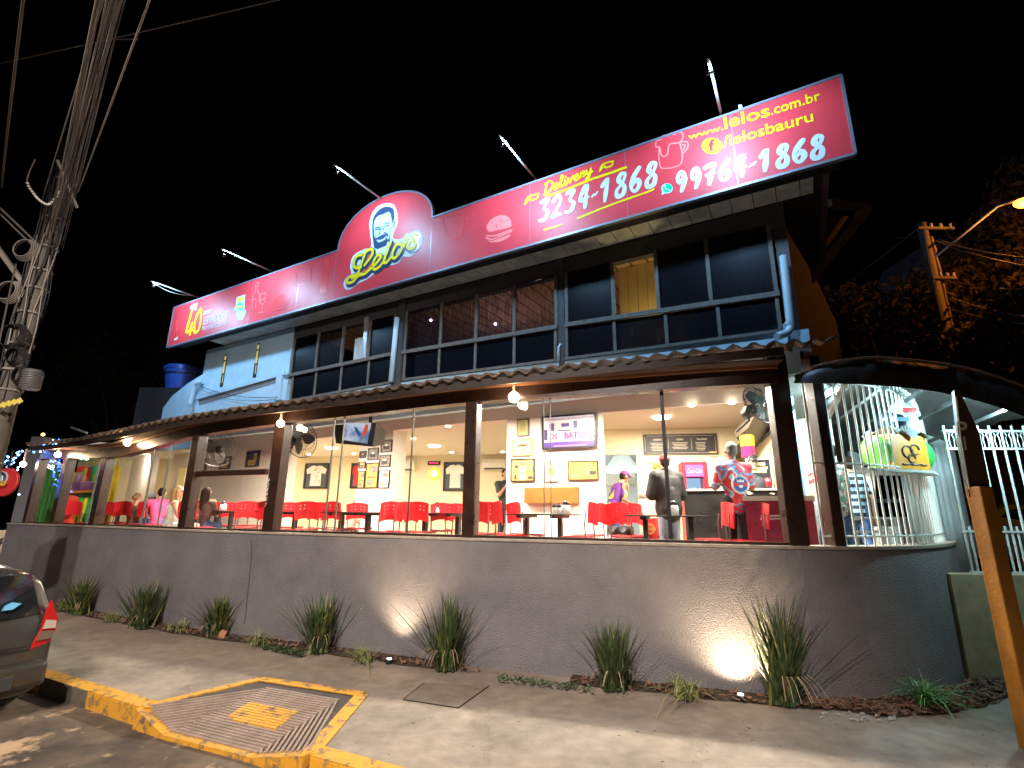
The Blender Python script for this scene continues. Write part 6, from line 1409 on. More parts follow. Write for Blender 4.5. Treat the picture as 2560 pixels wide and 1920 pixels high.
for r_, m_, o_ in ((.125, M_paper, 0), (.098, mat('crest_blue', (.03, .07, .28), .6), .004)):
    MB().lathe([(r_ * k, 0), (r_ * k, .008), (0, .010)], (0, 0, 0), 28, 'Y', Matrix.Translation(c0_ - Vector((0, o_ + .006, 0))) @ Matrix.Rotation(PI, 4, 'Z')).build('crest', m_, t, local=True)
y_ = c0_.y - .024; cx_, cz_ = c0_.x, c0_.z
MB().prism([(cx_ - .045, y_, cz_ + .03), (cx_ + .045, y_, cz_ + .03), (cx_ + .052, y_, cz_ + .07), (cx_ + .026, y_, cz_ + .045), (cx_, y_, cz_ + .075), (cx_ - .026, y_, cz_ + .045), (cx_ - .052, y_, cz_ + .07)], (0, .004, 0)).build('crown', M_paper, t, local=True)
mb = MB()
for s_ in (-1, 1): mb.prism([(cx_ + s_ * .09, y_ + .002, cz_ + .035), (cx_, y_ + .002, cz_), (cx_ + s_ * .09, y_ + .002, cz_ - .035)], (0, .004, 0))
mb.build('crest_panel', mat('crest_red', (.5, .03, .04), .6), t, local=True)
mb = MB(); mb.prism([(cx_ - .03, y_, cz_ - .01), (cx_ + .03, y_, cz_ - .01), (cx_ + .02, y_, cz_ - .045), (cx_ - .02, y_, cz_ - .045)], (0, .003, 0)); mb.build('crest_ball', M_paper, t, local=True)
def arc_text(s, cx, cz, y, r, a0, a1, h, up, t):
    n = len(s)
    for i, ch_ in enumerate(s):
        if ch_ == ' ': continue
        a = a0 + (a1 - a0) * i / (n - 1); me = text_mesh(ch_, .03); xs = [v.co.x for v in me.vertices]; xm = (min(xs) + max(xs)) / 2
        rot = a - PI / 2 if up else a + PI / 2
        for v in me.vertices:
            lx, lz = (v.co.x - xm) / .7 * h, (v.co.y / .7 - .5) * h; v.co = Vector((cx + r * math.cos(a) + lx * math.cos(rot) - lz * math.sin(rot), y, cz + r * math.sin(a) + lx * math.sin(rot) + lz * math.cos(rot)))
        me.materials.append(M_ink); o = D.objects.new('lettering', me); C.objects.link(o); o.parent = t
arc_text('VILA MADALENA', cx_, cz_, c0_.y - .0195, .111 * k, math.radians(160), math.radians(20), .017, True, t)
arc_text('SAO PAULO BRASIL', cx_, cz_, c0_.y - .0195, .111 * k, math.radians(205), math.radians(335), .014, False, t)
person('staff member in a dark top behind the counter, facing the jersey man', at(1893, 8.15), 165, shirt=mat('black_top', (.03, .03, .035), .8), pants=M_jean, skin=M_skin, hair=M_hairb, cap=M_black, arms=('front', 'front'), H=1.66, sleeve=.4, lean=.1)
person('kitchen worker in a purple and yellow top bending by the doorway', at(1530, 9.9), -70, shirt=shirtmat('purple_yellow_shirt', [(.13, .03, .25), (.12, .02, .22), (.65, .55, .05), (.35, .03, .08)], 4), pants=M_jean, skin=M_skin2, hair=M_hairb, cap=mat('purple_cap', (.14, .03, .16), .7), arms=('front', 'front'), H=1.62, lean=.45)
person('person in a dark shirt holding a phone, half hidden left of the certificate wall', at(1262, 11.6), -150, shirt=mat('charcoal_shirt', (.05, .055, .06), .8), pants=mat('dark_trousers', (.02, .02, .022), .8), hair=M_hairb, arms=('up', 'up'), H=1.70)
person('small child behind the middle table beside the picture pillar', at(880, 10.9), 170, 'sit', shirt=mat('child_shirt', (.5, .4, .3), .8), pants=M_jean, hair=M_hairl, H=1.28)
# seated guests on the left
person('seated woman from behind with her hair in a bun and an open tan back', at(338, 11.75), -10, 'sit', shirt=mat('brown_tube_top', (.16, .07, .03), .8), pants=M_jean, hair=mat('honey_hair', (.20, .10, .04), .6, var=.4, scale=30), style='bun', bare=True, female=True, arms=('table', 'table'), H=1.45)
person('seated man in a pink shirt seen from behind at the guest table', at(397, 11.6), 25, 'sit', shirt=mat('pink_shirt', (.75, .08, .22), .8), pants=M_jean, hair=M_hairb, arms=('table', 'table'), H=1.60, lean=.05)
person('boy in a white cap facing out between the bun woman and the pink shirt', at(376, 13.6), 160, 'sit', shirt=mat('white_shirt', (.7, .7, .68), .8), pants=M_jean, hair=M_hairb, cap=mat('white_cap', (.75, .75, .72), .7), arms=('up', 'table'), H=1.5)
person('smiling seated woman with long fair hair and a pale top, turned right', at(437, 9.9), -68, 'sit', shirt=mat('cream_top', (.62, .60, .50), .8), pants=mat('pale_skirt', (.45, .47, .45), .8, var=.3), hair=M_hairl, style='long', female=True, arms=('table', 'table'), H=1.56, turn=-.15, bare=True, long_pants=False)
person('seated person from behind with long dark hair in the third bay', at(511, 10.4), -5, 'sit', shirt=mat('dark_brown_blouse', (.05, .025, .015), .8), pants=M_jean, hair=M_hairb, style='long', female=True, arms=('table', 'table'), H=1.56, sleeve=.6)
person('balding man facing out, mostly hidden by the dark haired guest', at(512, 12.2), 178, 'sit', shirt=mat('tan_shirt', (.35, .2, .1), .8), pants=M_jean, arms=('table', 'table'), H=1.66)
# outside at the right behind the railing
person('person in a floral shirt and jeans walking behind the right railing', at(2092, 6.7), 25, 'walk', shirt=shirtmat('floral_shirt', [(.30, .5, .42), (.62, .68, .6), (.45, .08, .08), (.08, .2, .15)], 16), pants=M_jean, hair=M_hairb, arms=('down', 'down'), H=1.66)
person('person in a light and dark striped top with jeans behind the railing', at(2140, 7.3), -20, 'walk', shirt=shirtmat('striped_top', [(.02, .03, .05), (.30, .5, .6)], 3.2, 'stripe'), pants=M_jean, hair=M_hairb, arms=('front', 'down'), H=1.56, sleeve=.45)
# ============================================================ PLAY FRAME in the far left room
M_py = mat('soft_yellow', (.75, .55, .02), .5); M_pg = mat('soft_green', (.03, .45, .08), .5); M_pr = mat('soft_red', (.6, .02, .03), .5); M_net = mat('green_net', (.04, .25, .05), .8, var=.5, scale=40); M_lil = mat('lilac_padding', (.55, .32, .50), .6, var=.2, scale=14)
def up_at(sx, y0, y1, Y): a = AT(sx, y0, Y); b = AT(sx, y1, Y); return a, Vector((a.x, a.y, b.z))
Yp = 12.9; Pb = AT(210, 1290, Yp); pf = empty('play_frame', (Pb.x, Pb.y, 1.0)); tag(pf, 'indoor play frame of red, yellow and green padded posts with a lilac barrier', 'play frame')
for sx, y0, y1, r_, m_ in ((181, 1204, 1185, .05, M_py), (192, 1204, 1186, .06, M_lil), (209, 1204, 1172, .06, M_py), (219, 1204, 1168, .06, M_pr), (230, 1204, 1165, .07, M_pg), (236, 1206, 1188, .06, M_py), (243, 1208, 1190, .06, M_pg), (155, 1290, 1140, .05, M_py), (258, 1290, 1140, .05, M_py)):
    b_, t_ = up_at(sx, y0 if y0 > 1280 else 1212, y1, Yp); 
    if y0 > 1280: b_.z = 1.0
    MB().tube([b_, t_], r_, 10).build('padded_post', m_, pf, smooth=True)
for sx, y1, dx, m_ in ((212, 1245, .25, M_pg), (222, 1240, .12, M_py), (232, 1240, .05, M_pg)):
    a_ = AT(sx, 1240, Yp - .1); MB().tube([Vector((a_.x, a_.y, a_.z)), Vector((a_.x - dx, a_.y, 1.0))], .08, 10).build('padded_post', m_, pf, smooth=True)
a_, b_ = AT(176, 1226, Yp - .15), AT(238, 1204, Yp - .15); mb = MB(); mb.prism([(a_.x, a_.y, a_.z), (b_.x, b_.y, a_.z + .02), (b_.x, b_.y, b_.z), (a_.x, a_.y, b_.z)], (0, .08, 0)); mb.build('barrier', M_lil, pf, bevel=.02)
mb = MB()
for k in range(9):
    x0 = a_.x + (b_.x - a_.x) * k / 8; x1 = min(b_.x, x0 + .25); mb.bar((x0, a_.y - .008, a_.z + .02), (x1, a_.y - .008, b_.z - .02), .01, .012); mb.bar((x1, a_.y - .012, a_.z + .02), (x0, a_.y - .012, b_.z - .02), .01, .012)
mb.build('barrier_net', mat('violet_net', (.3, .12, .3), .7), pf)
a_, b_ = AT(170, 1232, Yp - .2), AT(245, 1228, Yp - .2); MB().bar(a_, b_, .3, .06).build('platform', mat('orange_pad', (.7, .25, .02), .5), pf)
MB().bar(a_ - Vector((0, -.1, .07)), b_ - Vector((0, -.1, .07)), .35, .07).build('platform_edge', mat('dark_green_pad', (.01, .04, .015), .5), pf)
for y0, y1, x0, x1, m_ in ((1165, 1180, 190, 210, M_pr), (1148, 1154, 195, 232, MATS.get('soft_teal') or mat('soft_teal', (.02, .45, .28), .5)), (1157, 1160, 215, 240, M_py), (1138, 1143, 230, 262, mat('soft_teal', (.02, .45, .28), .5))):
    a_, b_ = AT(x0, y1, Yp + .2), AT(x1, y0, Yp + .2); MB().prism([(a_.x, a_.y, a_.z), (b_.x, b_.y, a_.z + .05), (b_.x, b_.y, b_.z), (a_.x, a_.y, b_.z - .03)], (0, .1, 0)).build('roof_pad', m_, pf)
a_ = AT(250, 1250, 14.5); b_ = AT(282, 1250, 14.5); tag(MB().prism([(a_.x, a_.y, 1), (b_.x, b_.y, 1), (b_.x, b_.y, 2.95), (a_.x, a_.y, 2.95)], (0, .06, 0)).build('yellow_panel', M_py), 'tall yellow wall panel right of the play frame', 'panel')
a_ = AT(433, 1250, 12.6); b_ = AT(453, 1250, 12.6); z_ = AT(440, 1171, 12.6).z; tag(MB().prism([(a_.x, a_.y, 1), (b_.x, b_.y, 1), (b_.x, b_.y, z_), (a_.x, a_.y, z_)], (0, .12, 0)).build('cream_locker', mat('pale_yellow_panel', (.72, .6, .25), .5), bevel=.01), 'pale yellow upright cabinet behind the fair haired woman', 'cabinet')
a_ = AT(157, 1250, 12.2); b_ = AT(188, 1250, 12.2); tag(MB().prism([(a_.x, a_.y, 1), (b_.x, b_.y, 1), (b_.x, b_.y, 2.0), (b_.x - .08, b_.y, 2.06), (a_.x, a_.y, 2.06)], (0, .12, 0)).build('red_soft_panel', mat('soft_red_orange', (.7, .07, .03), .5), bevel=.03), 'rounded red padded panel at the foot of the play frame', 'padded panel')
# green net curtain of the play room seen in the leftmost bays
a_ = AT(78, 1280, 11.6); b_ = AT(140, 1250, 12.3); nm = MB(); vs = []; fs = []
for i in range(25):
    t_ = i / 24; x = a_.x + (b_.x - a_.x) * t_; y = a_.y + (b_.y - a_.y) * t_ + .05 * math.sin(i * 1.3); vs += [(x, y, 1.0), (x + .05, y, 2.75)]
nm.add(vs, [(2 * i, 2 * i + 2, 2 * i + 3, 2 * i + 1) for i in range(24)]); tag(nm.build('green_curtain', M_net, smooth=True), 'green net curtain hanging in the two leftmost window bays', 'curtain')
# painted number on the pillar
nf = Frame(tuple((post_pts[4][0] - post_pts[4][2] * .088)[:]), tuple((post_pts[4][0] - post_pts[4][2] * .088 + post_pts[4][1])[:]))
for i, (ch_, y) in enumerate((('9', 1201), ('2', 1212), ('1', 1224), ('4', 1235), ('6', 1247), ('7', 1262))):
    u_, z_ = nf.px(672 - i * 1.5, y); text(nf, ch_, (u_ - .02, z_ - .03), (u_ + .02, z_ - .03), .06, .004, M_paper, B_, .0, .2)

# ============================================================ RIGHT SIDE: RAILING, AWNING, GATE
M_bar = mat('white_painted_iron', (.70, .74, .70), .4, var=.1, scale=10)
rl = empty('railing', (4.6, 6.1, ZS)); tag(rl, 'curved white iron railing on the right end of the low wall', 'railing')
rail = [p for p in samp(offset_line(WL2, .1), .02) if p.x > 3.34]
acc = 0; bars = [rail[0]]
for a, b in zip(rail, rail[1:]):
    acc += (b - a).length
    if acc > .108: bars.append(b); acc = 0
bars = bars[:39]
ztp = onwall(2150, 962, .1).z
for i, p in enumerate(bars):
    MB().tube([(p.x, p.y, ZS + .03), (p.x, p.y, ztp + .10)], .0115, 6).build('bar', M_bar, rl)
endp = bars[-1]; rr2 = [p for p in rail if (p.x <= endp.x + .01)]
for z, r_ in ((ztp, .013), (2.33, .012), (ZS + .13, .013)): MB().tube([(p.x, p.y, z) for p in rr2[::4] + [rr2[-1]]], r_, 6).build('rail', M_bar, rl)
# shelf with the delivery bag
sh_ = [Vector((AT(x, y, Y).x, Y)) for x, y, Y in ((2130, 1160, 5.75), (2330, 1165, 6.1), (2345, 1165, 6.6), (2150, 1160, 6.5))]
t = empty('wall_shelf', (sh_[0].x, sh_[0].y, 2.27)); tag(t, 'white plate shelf fixed behind the railing under the delivery bag', 'shelf')
MB().prism([(p.x, p.y, 2.27) for p in sh_], (0, 0, .03)).build('plate', M_bar, t)
for q in (.25, .8):
    a = sh_[0].lerp(sh_[1], q); MB().prism([(a.x, a.y, 2.265), (a.x + .12, a.y + .35, 2.265), (a.x + .03, a.y + .1, 1.95)], (.012, 0, 0)).build('bracket', M_bar, t)
Mb = Matrix.Translation((AT(2262, 1120, 6.15).x, 6.3, 2.302)) @ Matrix.Rotation(math.radians(20), 4, 'Z')
t = empty('delivery_bag', Mb.translation); tag(t, 'yellow and bright green insulated delivery box standing on the shelf', 'delivery box')
M_bagy = mat('bag_yellow', (.70, .30, .01), .5, var=.1); M_bagg = mat('bag_green', (.02, .42, .06), .5, var=.15, scale=6, bump=1, bscale=14)
mb = MB().box(-.34, -.18, 0, .30, .15, .43, Mb); mb.build('body', M_bagy, t, bevel=.02)
mb = MB(); mb.ball((0, 0, 0), (.24, .20, .23), 14, 10); mb.v = [Mb @ (v + Vector((.34, .02, .215))) for v in mb.v]; mb.build('side_cover', M_bagg, t, smooth=True)
mb = MB(); mb.ball((0, 0, 0), (.10, .2, .2), 12, 8); mb.v = [Mb @ (v + Vector((-.36, .0, .22))) for v in mb.v]; mb.build('side_cover', mat('bag_lime', (.12, .40, .03), .5), t, smooth=True)
mb = MB(); 
for k, (x, z, r_) in enumerate(((-.08, .22, .07), (.06, .25, .06), (-.02, .14, .05))): mb.tube([Mb @ Vector((x + r_ * 1.3 * math.cos(a), -.186, z + r_ * math.sin(a))) for a in [2 * PI * i / 14 for i in range(13)]], .008, 5)
mb.build('printed_emblem', M_ink, t)
mb = MB(); mb.tube([Mb @ Vector((-.2 + .06 * i, -.186, .07 + .01 * math.sin(i * 4))) for i in range(8)], .010, 5); mb.build('printed_lettering', M_ink, t)
mb = MB(); rnd = random.Random(6)
vs = []; fs = []
for i in range(9):
    for j in range(6): vs.append(Mb @ Vector((-.25 + i * .07, -.22 + j * .09, .47 + .05 * math.sin(i * 1.3 + j) - .06 * (j == 0) + .03 * rnd.random())))
for i in range(8):
    for j in range(5): a = i * 6 + j; fs.append((a, a + 1, a + 7, a + 6))
mb.add(vs, fs); tag(mb.build('grey_cloth', mat('grey_cloth', (.35, .38, .38), .7), smooth=True), 'crumpled grey cloth lying over the delivery box', 'cloth')
Ph = Mb @ Vector((.02, .0, .62)); t = tag(MB().ball(Ph, (.14, .16, .12), 16, 10).build('helmet', mat('helmet_black', (.02, .03, .05), .12), smooth=True), 'glossy dark riding helmet on top of the grey cloth', 'helmet')
MB().box(-.09, -.02, -.02, .09, .01, .03, Matrix.Translation(Ph + Vector((0, -.15, .0)))).build('visor', mat('visor_blue', (.2, .35, .5), .1), t)
Ph = Mb @ Vector((.30, .05, .78)); t = tag(MB().ball(Ph, (.13, .15, .13), 16, 10).build('helmet', mat('helmet_white', (.5, .55, .6), .15), smooth=True), 'pale helmet hanging above the green side of the delivery box', 'helmet')
MB().box(-.08, -.02, -.03, .08, .01, .03, Matrix.Translation(Ph + Vector((0, -.145, -.01)))).build('visor', mat('visor_red', (.4, .03, .03), .2), t)
# yard behind the railing
M_colw = mat('white_column', (.62, .68, .68), .6, var=.08)
P = Vector((AT(2345, 1300, 8.0).x, 8.0, 0)); tag(MB().lathe([(.36, 1), (.36, 3.0)], P, 28).build('column', M_colw, smooth=True), 'wide round white column behind the railing, right', 'column')
P = Vector((AT(2160, 1300, 9.4).x, 9.4, 0)); tag(MB().lathe([(.10, 1), (.10, 3.2)], P, 16).build('column', M_colw, smooth=True), 'slim white column behind the striped top person', 'column')
P = Vector((AT(2205, 1320, 7.6).x, 7.6, 0)); tag(MB().box(-.17, -.15, 1, .17, .15, 1.62, Matrix.Translation(P)).build('white_bin', M_colw, bevel=.03), 'white square bin beside the steel trolley', 'bin')
P = Vector((AT(2185, 1320, 7.0).x, 7.0, 0)); t = empty('trolley', P + Vector((0, 0, 1))); tag(t, 'steel tube trolley with two rails by the striped top person', 'trolley')
for z in (1.56, 1.74): MB().tube([P + Vector((-.3, 0, z)), P + Vector((.3, 0, z)), P + Vector((.3, .3, z)), P + Vector((-.3, .3, z)), P + Vector((-.3, 0, z))], .014, 6).build('rail', M_inox, t)
for x in (-.3, .3):
    for y in (0, .3): MB().tube([P + Vector((x, y, 1)), P + Vector((x, y, 1.75))], .012, 6).build('leg', M_inox, t)
# back grille
t = empty('back_grille', (AT(2118, 1200, 10).x, 10, 1)); tag(t, 'straight white bar grille at the back of the covered yard', 'grille')
xa, xb = AT(2070, 1200, 10).x, AT(2170, 1200, 10).x
for i in range(14): x = xa + (xb - xa) * i / 13; MB().tube([(x, 10, 1), (x, 10, 3.35)], .014, 5).build('bar', M_bar, t)
for z in (3.3, 2.9): MB().bar((xa, 10, z), (xb, 10, z), .03, .03).build('rail', M_bar, t)
# glass reflection between the two right posts, built as wall, pillar and banner
pw = Frame((AT(1985, 1200, 7.9).x, 7.9), (AT(2100, 1200, 7.6).x, 7.6)); t = empty('reflected_wall', pw.pt(.2, 1)); tag(t, 'cream over grey side wall seen between the two right posts', 'wall')
mb = MB(); pw.slab(mb, 0, 1.93, pw.L, 3.6, -.1, 0); mb.build('upper_panel', mat('cream_side', (.6, .55, .4), .7), t); mb = MB(); pw.slab(mb, 0, 1, pw.L, 1.925, -.1, .01); mb.build('lower_panel', mat('grey_side', (.20, .22, .22), .5, var=.2), t)
P = AT(1990, 1200, 6.9); tag(MB().box(-.07, -.07, 1, .07, .07, 3.45, Matrix.Translation((P.x, 6.9, 0))).build('reflected_pillar', mat('cyan_reflection', (.35, .55, .68), .6), bevel=.008), 'narrow pale blue pillar just right of the big dark post', 'pillar')
bf = pw.shifted(.25); a = bf.px(2022, 1212); b = bf.px(2066, 1195); c = bf.px(2066, 1165); d = bf.px(2020, 1185); t = empty('reflected_banner', bf.pt(*a)); tag(t, 'slanted red banner with white lettering between the right posts', 'banner')
MB().prism([bf.pt(*q, 0) for q in (a, b, c, d)], bf.n * .01).build('cloth', mat('banner_red', (.6, .03, .03), .5), t); text(bf, 'IAM...', (a[0] + .02, a[1] + .06), (b[0] - .05, b[1] + .06), .06, .014, M_paper, t, .02)
# awning: valance and canopy
M_tarp = mat('dark_tarpaulin', (.05, .048, .042), .42, var=.4, scale=3, bump=1.0, bscale=4)
aw = empty('awning', (4.8, 5.6, 3.2)); tag(aw, 'dark tarpaulin awning curving over the right corner yard', 'awning')
tp = [(1985, 938), (2060, 915), (2170, 899), (2270, 905), (2370, 917), (2470, 940), (2580, 980), (2700, 1030)]
bt = [(1985, 958), (2060, 958), (2170, 962), (2270, 970), (2370, 985), (2470, 1010), (2580, 1048), (2700, 1095)]
vs = []; fs = []; tp = smooth_line(tp, 5); bt = smooth_line(bt, 5)
for i, (a, b) in enumerate(zip(tp, bt)):
    Yd = 5.35 - .25 * math.sin(min(1, i / 20) * PI) ; A = AT(a[0], a[1], Yd + .01 * math.sin(i * 1.1)); B2 = AT(b[0], b[1], Yd - .05 + .01 * math.sin(i * 1.7)); mid_ = A.lerp(B2, .5) + Vector((0, -.02 + .01 * math.sin(i * 2.3), 0))
    vs += [B2, mid_, A, A + Vector((.3, 1.2, .12)), A + Vector((.9, 3.4, -.25 + .0 * i)), A + Vector((1.2, 5.5, -.5))]
for i in range(len(tp) - 1):
    for k in range(5): fs.append((i * 6 + k, i * 6 + k + 1, (i + 1) * 6 + k + 1, (i + 1) * 6 + k))
MB().add(vs, fs).build('canvas', M_tarp, aw, smooth=True)
mb = MB(); mb.tube([AT(a[0], a[1] - 2, 5.35 - .25 * math.sin(min(1, i / 20) * PI)) + Vector((0, -.01, .012)) for i, a in enumerate(tp) if i >= 3], .014, 6); mb.build('edge_rope', mat('awning_edge', (.18, .12, .08), .6), aw, smooth=True)
for i in range(6):
    a = tp[5 + i * 5]; A = AT(a[0], a[1], 5.3); mb = MB(); mb.bar(A + Vector((.1, .25, -.08)), A + Vector((1.0, 3.6, -.32)), .04, .04); mb.build('rafter', mat('rafter_steel', (.08, .085, .085), .5), aw)
mb = MB(); mb.bar(AT(2068, 1045, 6.3), AT(2115, 955, 5.7), .05, .05); mb.build('strut', M_sill, aw)
# fluorescent tubes under the awning
M_tube = mat('cool_tube', (1, 1, 1), emit=(.70, .92, 1), es=14)
for i, (x0, y0, x1, y1, Y0, Y1, lb) in enumerate(((2052, 992, 2094, 972, 6.3, 6.6, 'bright cool tube lamp under the awning beside the right dark post'), (2464, 988, 2500, 1008, 5.7, 5.9, 'bright cool tube lamp under the awning at the right edge'))):
    A, B2 = AT(x0, y0, Y0), AT(x1, y1, Y1); t = empty('tube_lamp', A); tag(t, lb, 'lamp', 'cool tube lamps'); MB().tube([A, B2], .028, 10).build('tube', M_tube, t, smooth=True)
    MB().bar(A + Vector((0, 0, .05)), B2 + Vector((0, 0, .05)), .07, .03).build('fitting', M_bar, t)
    lamp('tube_light', 'POINT', A.lerp(B2, .5) - Vector((0, .02, .08)), 115 if i == 0 else 85, (.55, .90, 1.0), .08)
# gate and fence at the right edge
gf = Frame((5.75, 6.25), (9, 6.05)); gt = empty('iron_gate', gf.pt(0, .8)); tag(gt, 'tall white iron gate with scrollwork band and short lower bars at the right edge', 'gate')
zb0 = gf.px(2500, 1432)[1]; zt1 = gf.px(2480, 1078)[1]; zt0 = gf.px(2480, 1122)[1]
ua = gf.px(2405, 1300)[0]; k = 0
for i in range(14):
    u = ua + i * .135; MB().tube([gf.pt(u, zb0, 0), gf.pt(u, zt1 + .07, 0)], .013, 6).build('bar', M_bar, gt)
    u2 = u + .065; MB().tube([gf.pt(u2, zb0, 0), gf.pt(u2, gf.px(2500, 1316)[1], 0)], .012, 6).build('short_bar', M_bar, gt)
for z in (zt1, zt0, gf.px(2500, 1329)[1], zb0): MB().bar(gf.pt(ua - .02, z, 0), gf.pt(ua + 1.95, z, 0), .03, .025).build('rail', M_bar, gt)
for i in range(12):
    u = ua + .068 + i * .135; zc = (zt0 + zt1) / 2; h = (zt1 - zt0) / 2 * .8; mb = MB()
    for s_ in (-1, 1): mb.tube([gf.pt(u + s_ * (.006 + .028 * (1 - q / 14) * abs(math.cos(q * .42)) * 1.0 + .02 * (q / 14)), zc + h * math.cos(q / 14 * PI), 0) for q in range(15)], .006, 5)
    mb.build('scroll', M_bar, gt)
mb = MB(); gf.slab(mb, ua - .3, -.1, ua + 3, zb0 - .02, -.2, .06); tag(mb.build('gate_plinth', mat('plinth_plaster', (.42, .36, .22), .8, var=.2)), 'low plastered plinth below the white gate', 'plinth')
# orange post with brown cap sign
M_orp = mat('orange_painted_post', (.50, .20, .02), .55, var=.22, scale=5, bump=.5, bscale=30); M_brs = mat('brown_sign', (.075, .035, .022), .5, var=.2)
A = G(2588, 1880, 0); tpz = AT(2392, 975, A.y - .02); t = empty('street_sign_post', (A.x, A.y, 0)); tag(t, 'leaning orange painted street post carrying a narrow brown sign with white border', 'sign post')
T_ = Vector((tpz.x, A.y - .03, tpz.z)); d_ = (T_ - A); 
MB().bar(A - Vector((0, 0, .1)), A + d_ * .70, .115, .15, up=(0, 1, 0)).build('post', M_orp, t, bevel=.012)
mb = MB(); side = Vector((.86, -.5, 0)); bs = A + d_ * .67; tp_ = T_
q = [bs + side * -.075, bs + side * .075, A + d_ * .86 + side * .085, tp_ + side * .01, tp_ + side * -.025, A + d_ * .84 + side * -.06]
mb.prism(q, Vector((.05, .09, 0))); mb.build('sign_board', M_brs, t)
nrm = Vector((-.5, -.86, 0)); mb = MB()
qq = [p.lerp(sum(q, Vector()) / 6, .13) + nrm * .006 for p in q]
mb.tube([qq[0], qq[5], qq[4]], .006, 5); mb.build('border', M_paper, t)
lf = Frame(((A + d_ * .72 + nrm * .012).x, (A + d_ * .72 + nrm * .012).y), ((A + d_ * .72 + nrm * .012 + side).x, (A + d_ * .72 + nrm * .012 + side).y))
c_ = lf.px(2402, 1068); text(lf, 'P', (c_[0] - .03, c_[1] - .08), (c_[0] + .045, c_[1] - .08), .13, .0, M_paper, t, .02, .1); c_ = lf.px(2408, 1105); text(lf, 'I', (c_[0] - .0, c_[1] - .07), (c_[0] + .02, c_[1] - .07), .12, .0, M_paper, t, .01, .1)
# street light, pole, wires, house and trees at the right
YP = 15.0
M_conc = mat('concrete_pole', (.20, .18, .15), .85, var=.25, scale=4); sp_b = AT(2400, 960, YP); sp_t = AT(2292, 560, YP)
pole = empty('utility_pole', (sp_b.x, YP, 0)); tag(pole, 'concrete utility pole with cables behind the awning, lit orange', 'utility pole', 'utility poles')
MB().tube([(sp_b.x, YP, 0), ((sp_b.x + sp_t.x) / 2, YP, sp_t.z)], [.19, .14], 12).build('pole', M_conc, pole, smooth=True)
xm = lambda z: sp_b.x + ((sp_b.x + sp_t.x) / 2 - sp_b.x) * z / sp_t.z
mb = MB(); mb.tube([(xm(z) + .20, YP - .05 + .02 * math.sin(z * 9), z) for z in [i * .25 for i in range(8, int(sp_t.z / .25))]], .045, 6); mb.build('cable_bundle', mat('pole_cable_grey', (.35, .28, .2), .6, var=.4, scale=20), pole, smooth=True)
mb = MB(); z_ = AT(2360, 825, YP).z; mb.box(-.14, -.14, -.16, .14, .14, .16, Matrix.Translation((xm(z_) + .35, YP - .2, z_))); mb.build('junction_box', M_conc, pole, bevel=.01)
for z_, w_ in ((sp_t.z - .25, .9), (AT(2340, 700, YP).z, .6)):
    MB().bar((xm(z_) - w_ * .3, YP - .15, z_), (xm(z_) + w_, YP - .15, z_), .08, .08).build('crossarm', M_arm if False else M_conc, pole)
    for k in range(3): MB().lathe([(.03, 0), (.05, .04), (.03, .08), (.045, .12), (0, .16)], (xm(z_) + w_ * (.2 + .35 * k), YP - .15, z_ + .04), 8).build('insulator', M_paper, pole, smooth=True)
L_ = AT(2560, 507, 13.5); ls = empty('sodium_street_lamp', L_); tag(ls, 'glowing orange street lamp on a long curved arm at the right edge', 'street lamp')
a0 = Vector((xm(AT(2345, 655, YP).z), YP, AT(2345, 655, YP).z)); mb = MB(); mb.tube([a0, AT(2440, 560, 14.3), AT(2495, 515, 13.9), AT(2530, 505, 13.6), L_ + Vector((-.1, 0, .05))], .035, 8); mb.build('arm', M_arm, ls, smooth=True)
MB().ball(L_, (.28, .2, .13), 16, 10).build('lamp_head', mat('sodium_glow', (1, .6, .2), emit=(1, .30, .02), es=9), ls, smooth=True)
lamp('sodium_light', 'POINT', L_ - Vector((0, .15, .15)), 360, (1, .28, .025), .15)
M_wire = mat('overhead_wire', (.22, .20, .17), .5)
wires = [((2340, 602, YP), (2620, 675, 9), 'lower bright cable running right from the pole top'), ((2350, 600, YP), (2620, 650, 9), 'upper bright cable running right from the pole top'), ((2380, 745, YP), (2640, 800, 9.5), 'thick cable running right from the middle of the right pole'), ((2350, 690, YP), (2470, 735, 20), 'short faint cable sagging behind the right pole'),
         ((2362, 768, YP), (2640, 815, 10), 'thin cable below the thick one at the right pole'), ((2500, 720, 12), (2640, 690, 8), 'single wire crossing in front of the right trees'), ((2290, 575, YP), (2030, 760, 24), 'faint wire running left and away from the right pole')]
for a, b, lb in wires: tag(MB().tube(sag(AT(*a), AT(*b), .12), .022 if 'bright' in lb or 'thick' in lb else .012, 5).build('overhead_wire', M_wire, smooth=True), lb, 'wire', 'wires at the right pole')
# pale house gable among trees
ha, hb, hc, hd = AT(2310, 650, 26), AT(2330, 600, 26), AT(2520, 585, 27), AT(2525, 640, 27)
t = empty('far_house', (ha.x, 26, 0)); tag(t, 'pale house wall and roof edge rising among the trees at the right', 'house')
MB().prism([(ha.x, 26, 0), (hd.x, 27, 0), hd, hc, hb, ha], (0, 4, 0)).build('wall', mat('far_house_wall', (.30, .30, .32), .8), t)
MB().prism([hb + Vector((-.4, -.3, 0)), hc + Vector((.4, -.3, 0)), hc + Vector((.4, 2, 1.2)), hb + Vector((-.4, 2, 1.2))], (0, 0, .15)).build('roof', M_tile, t)
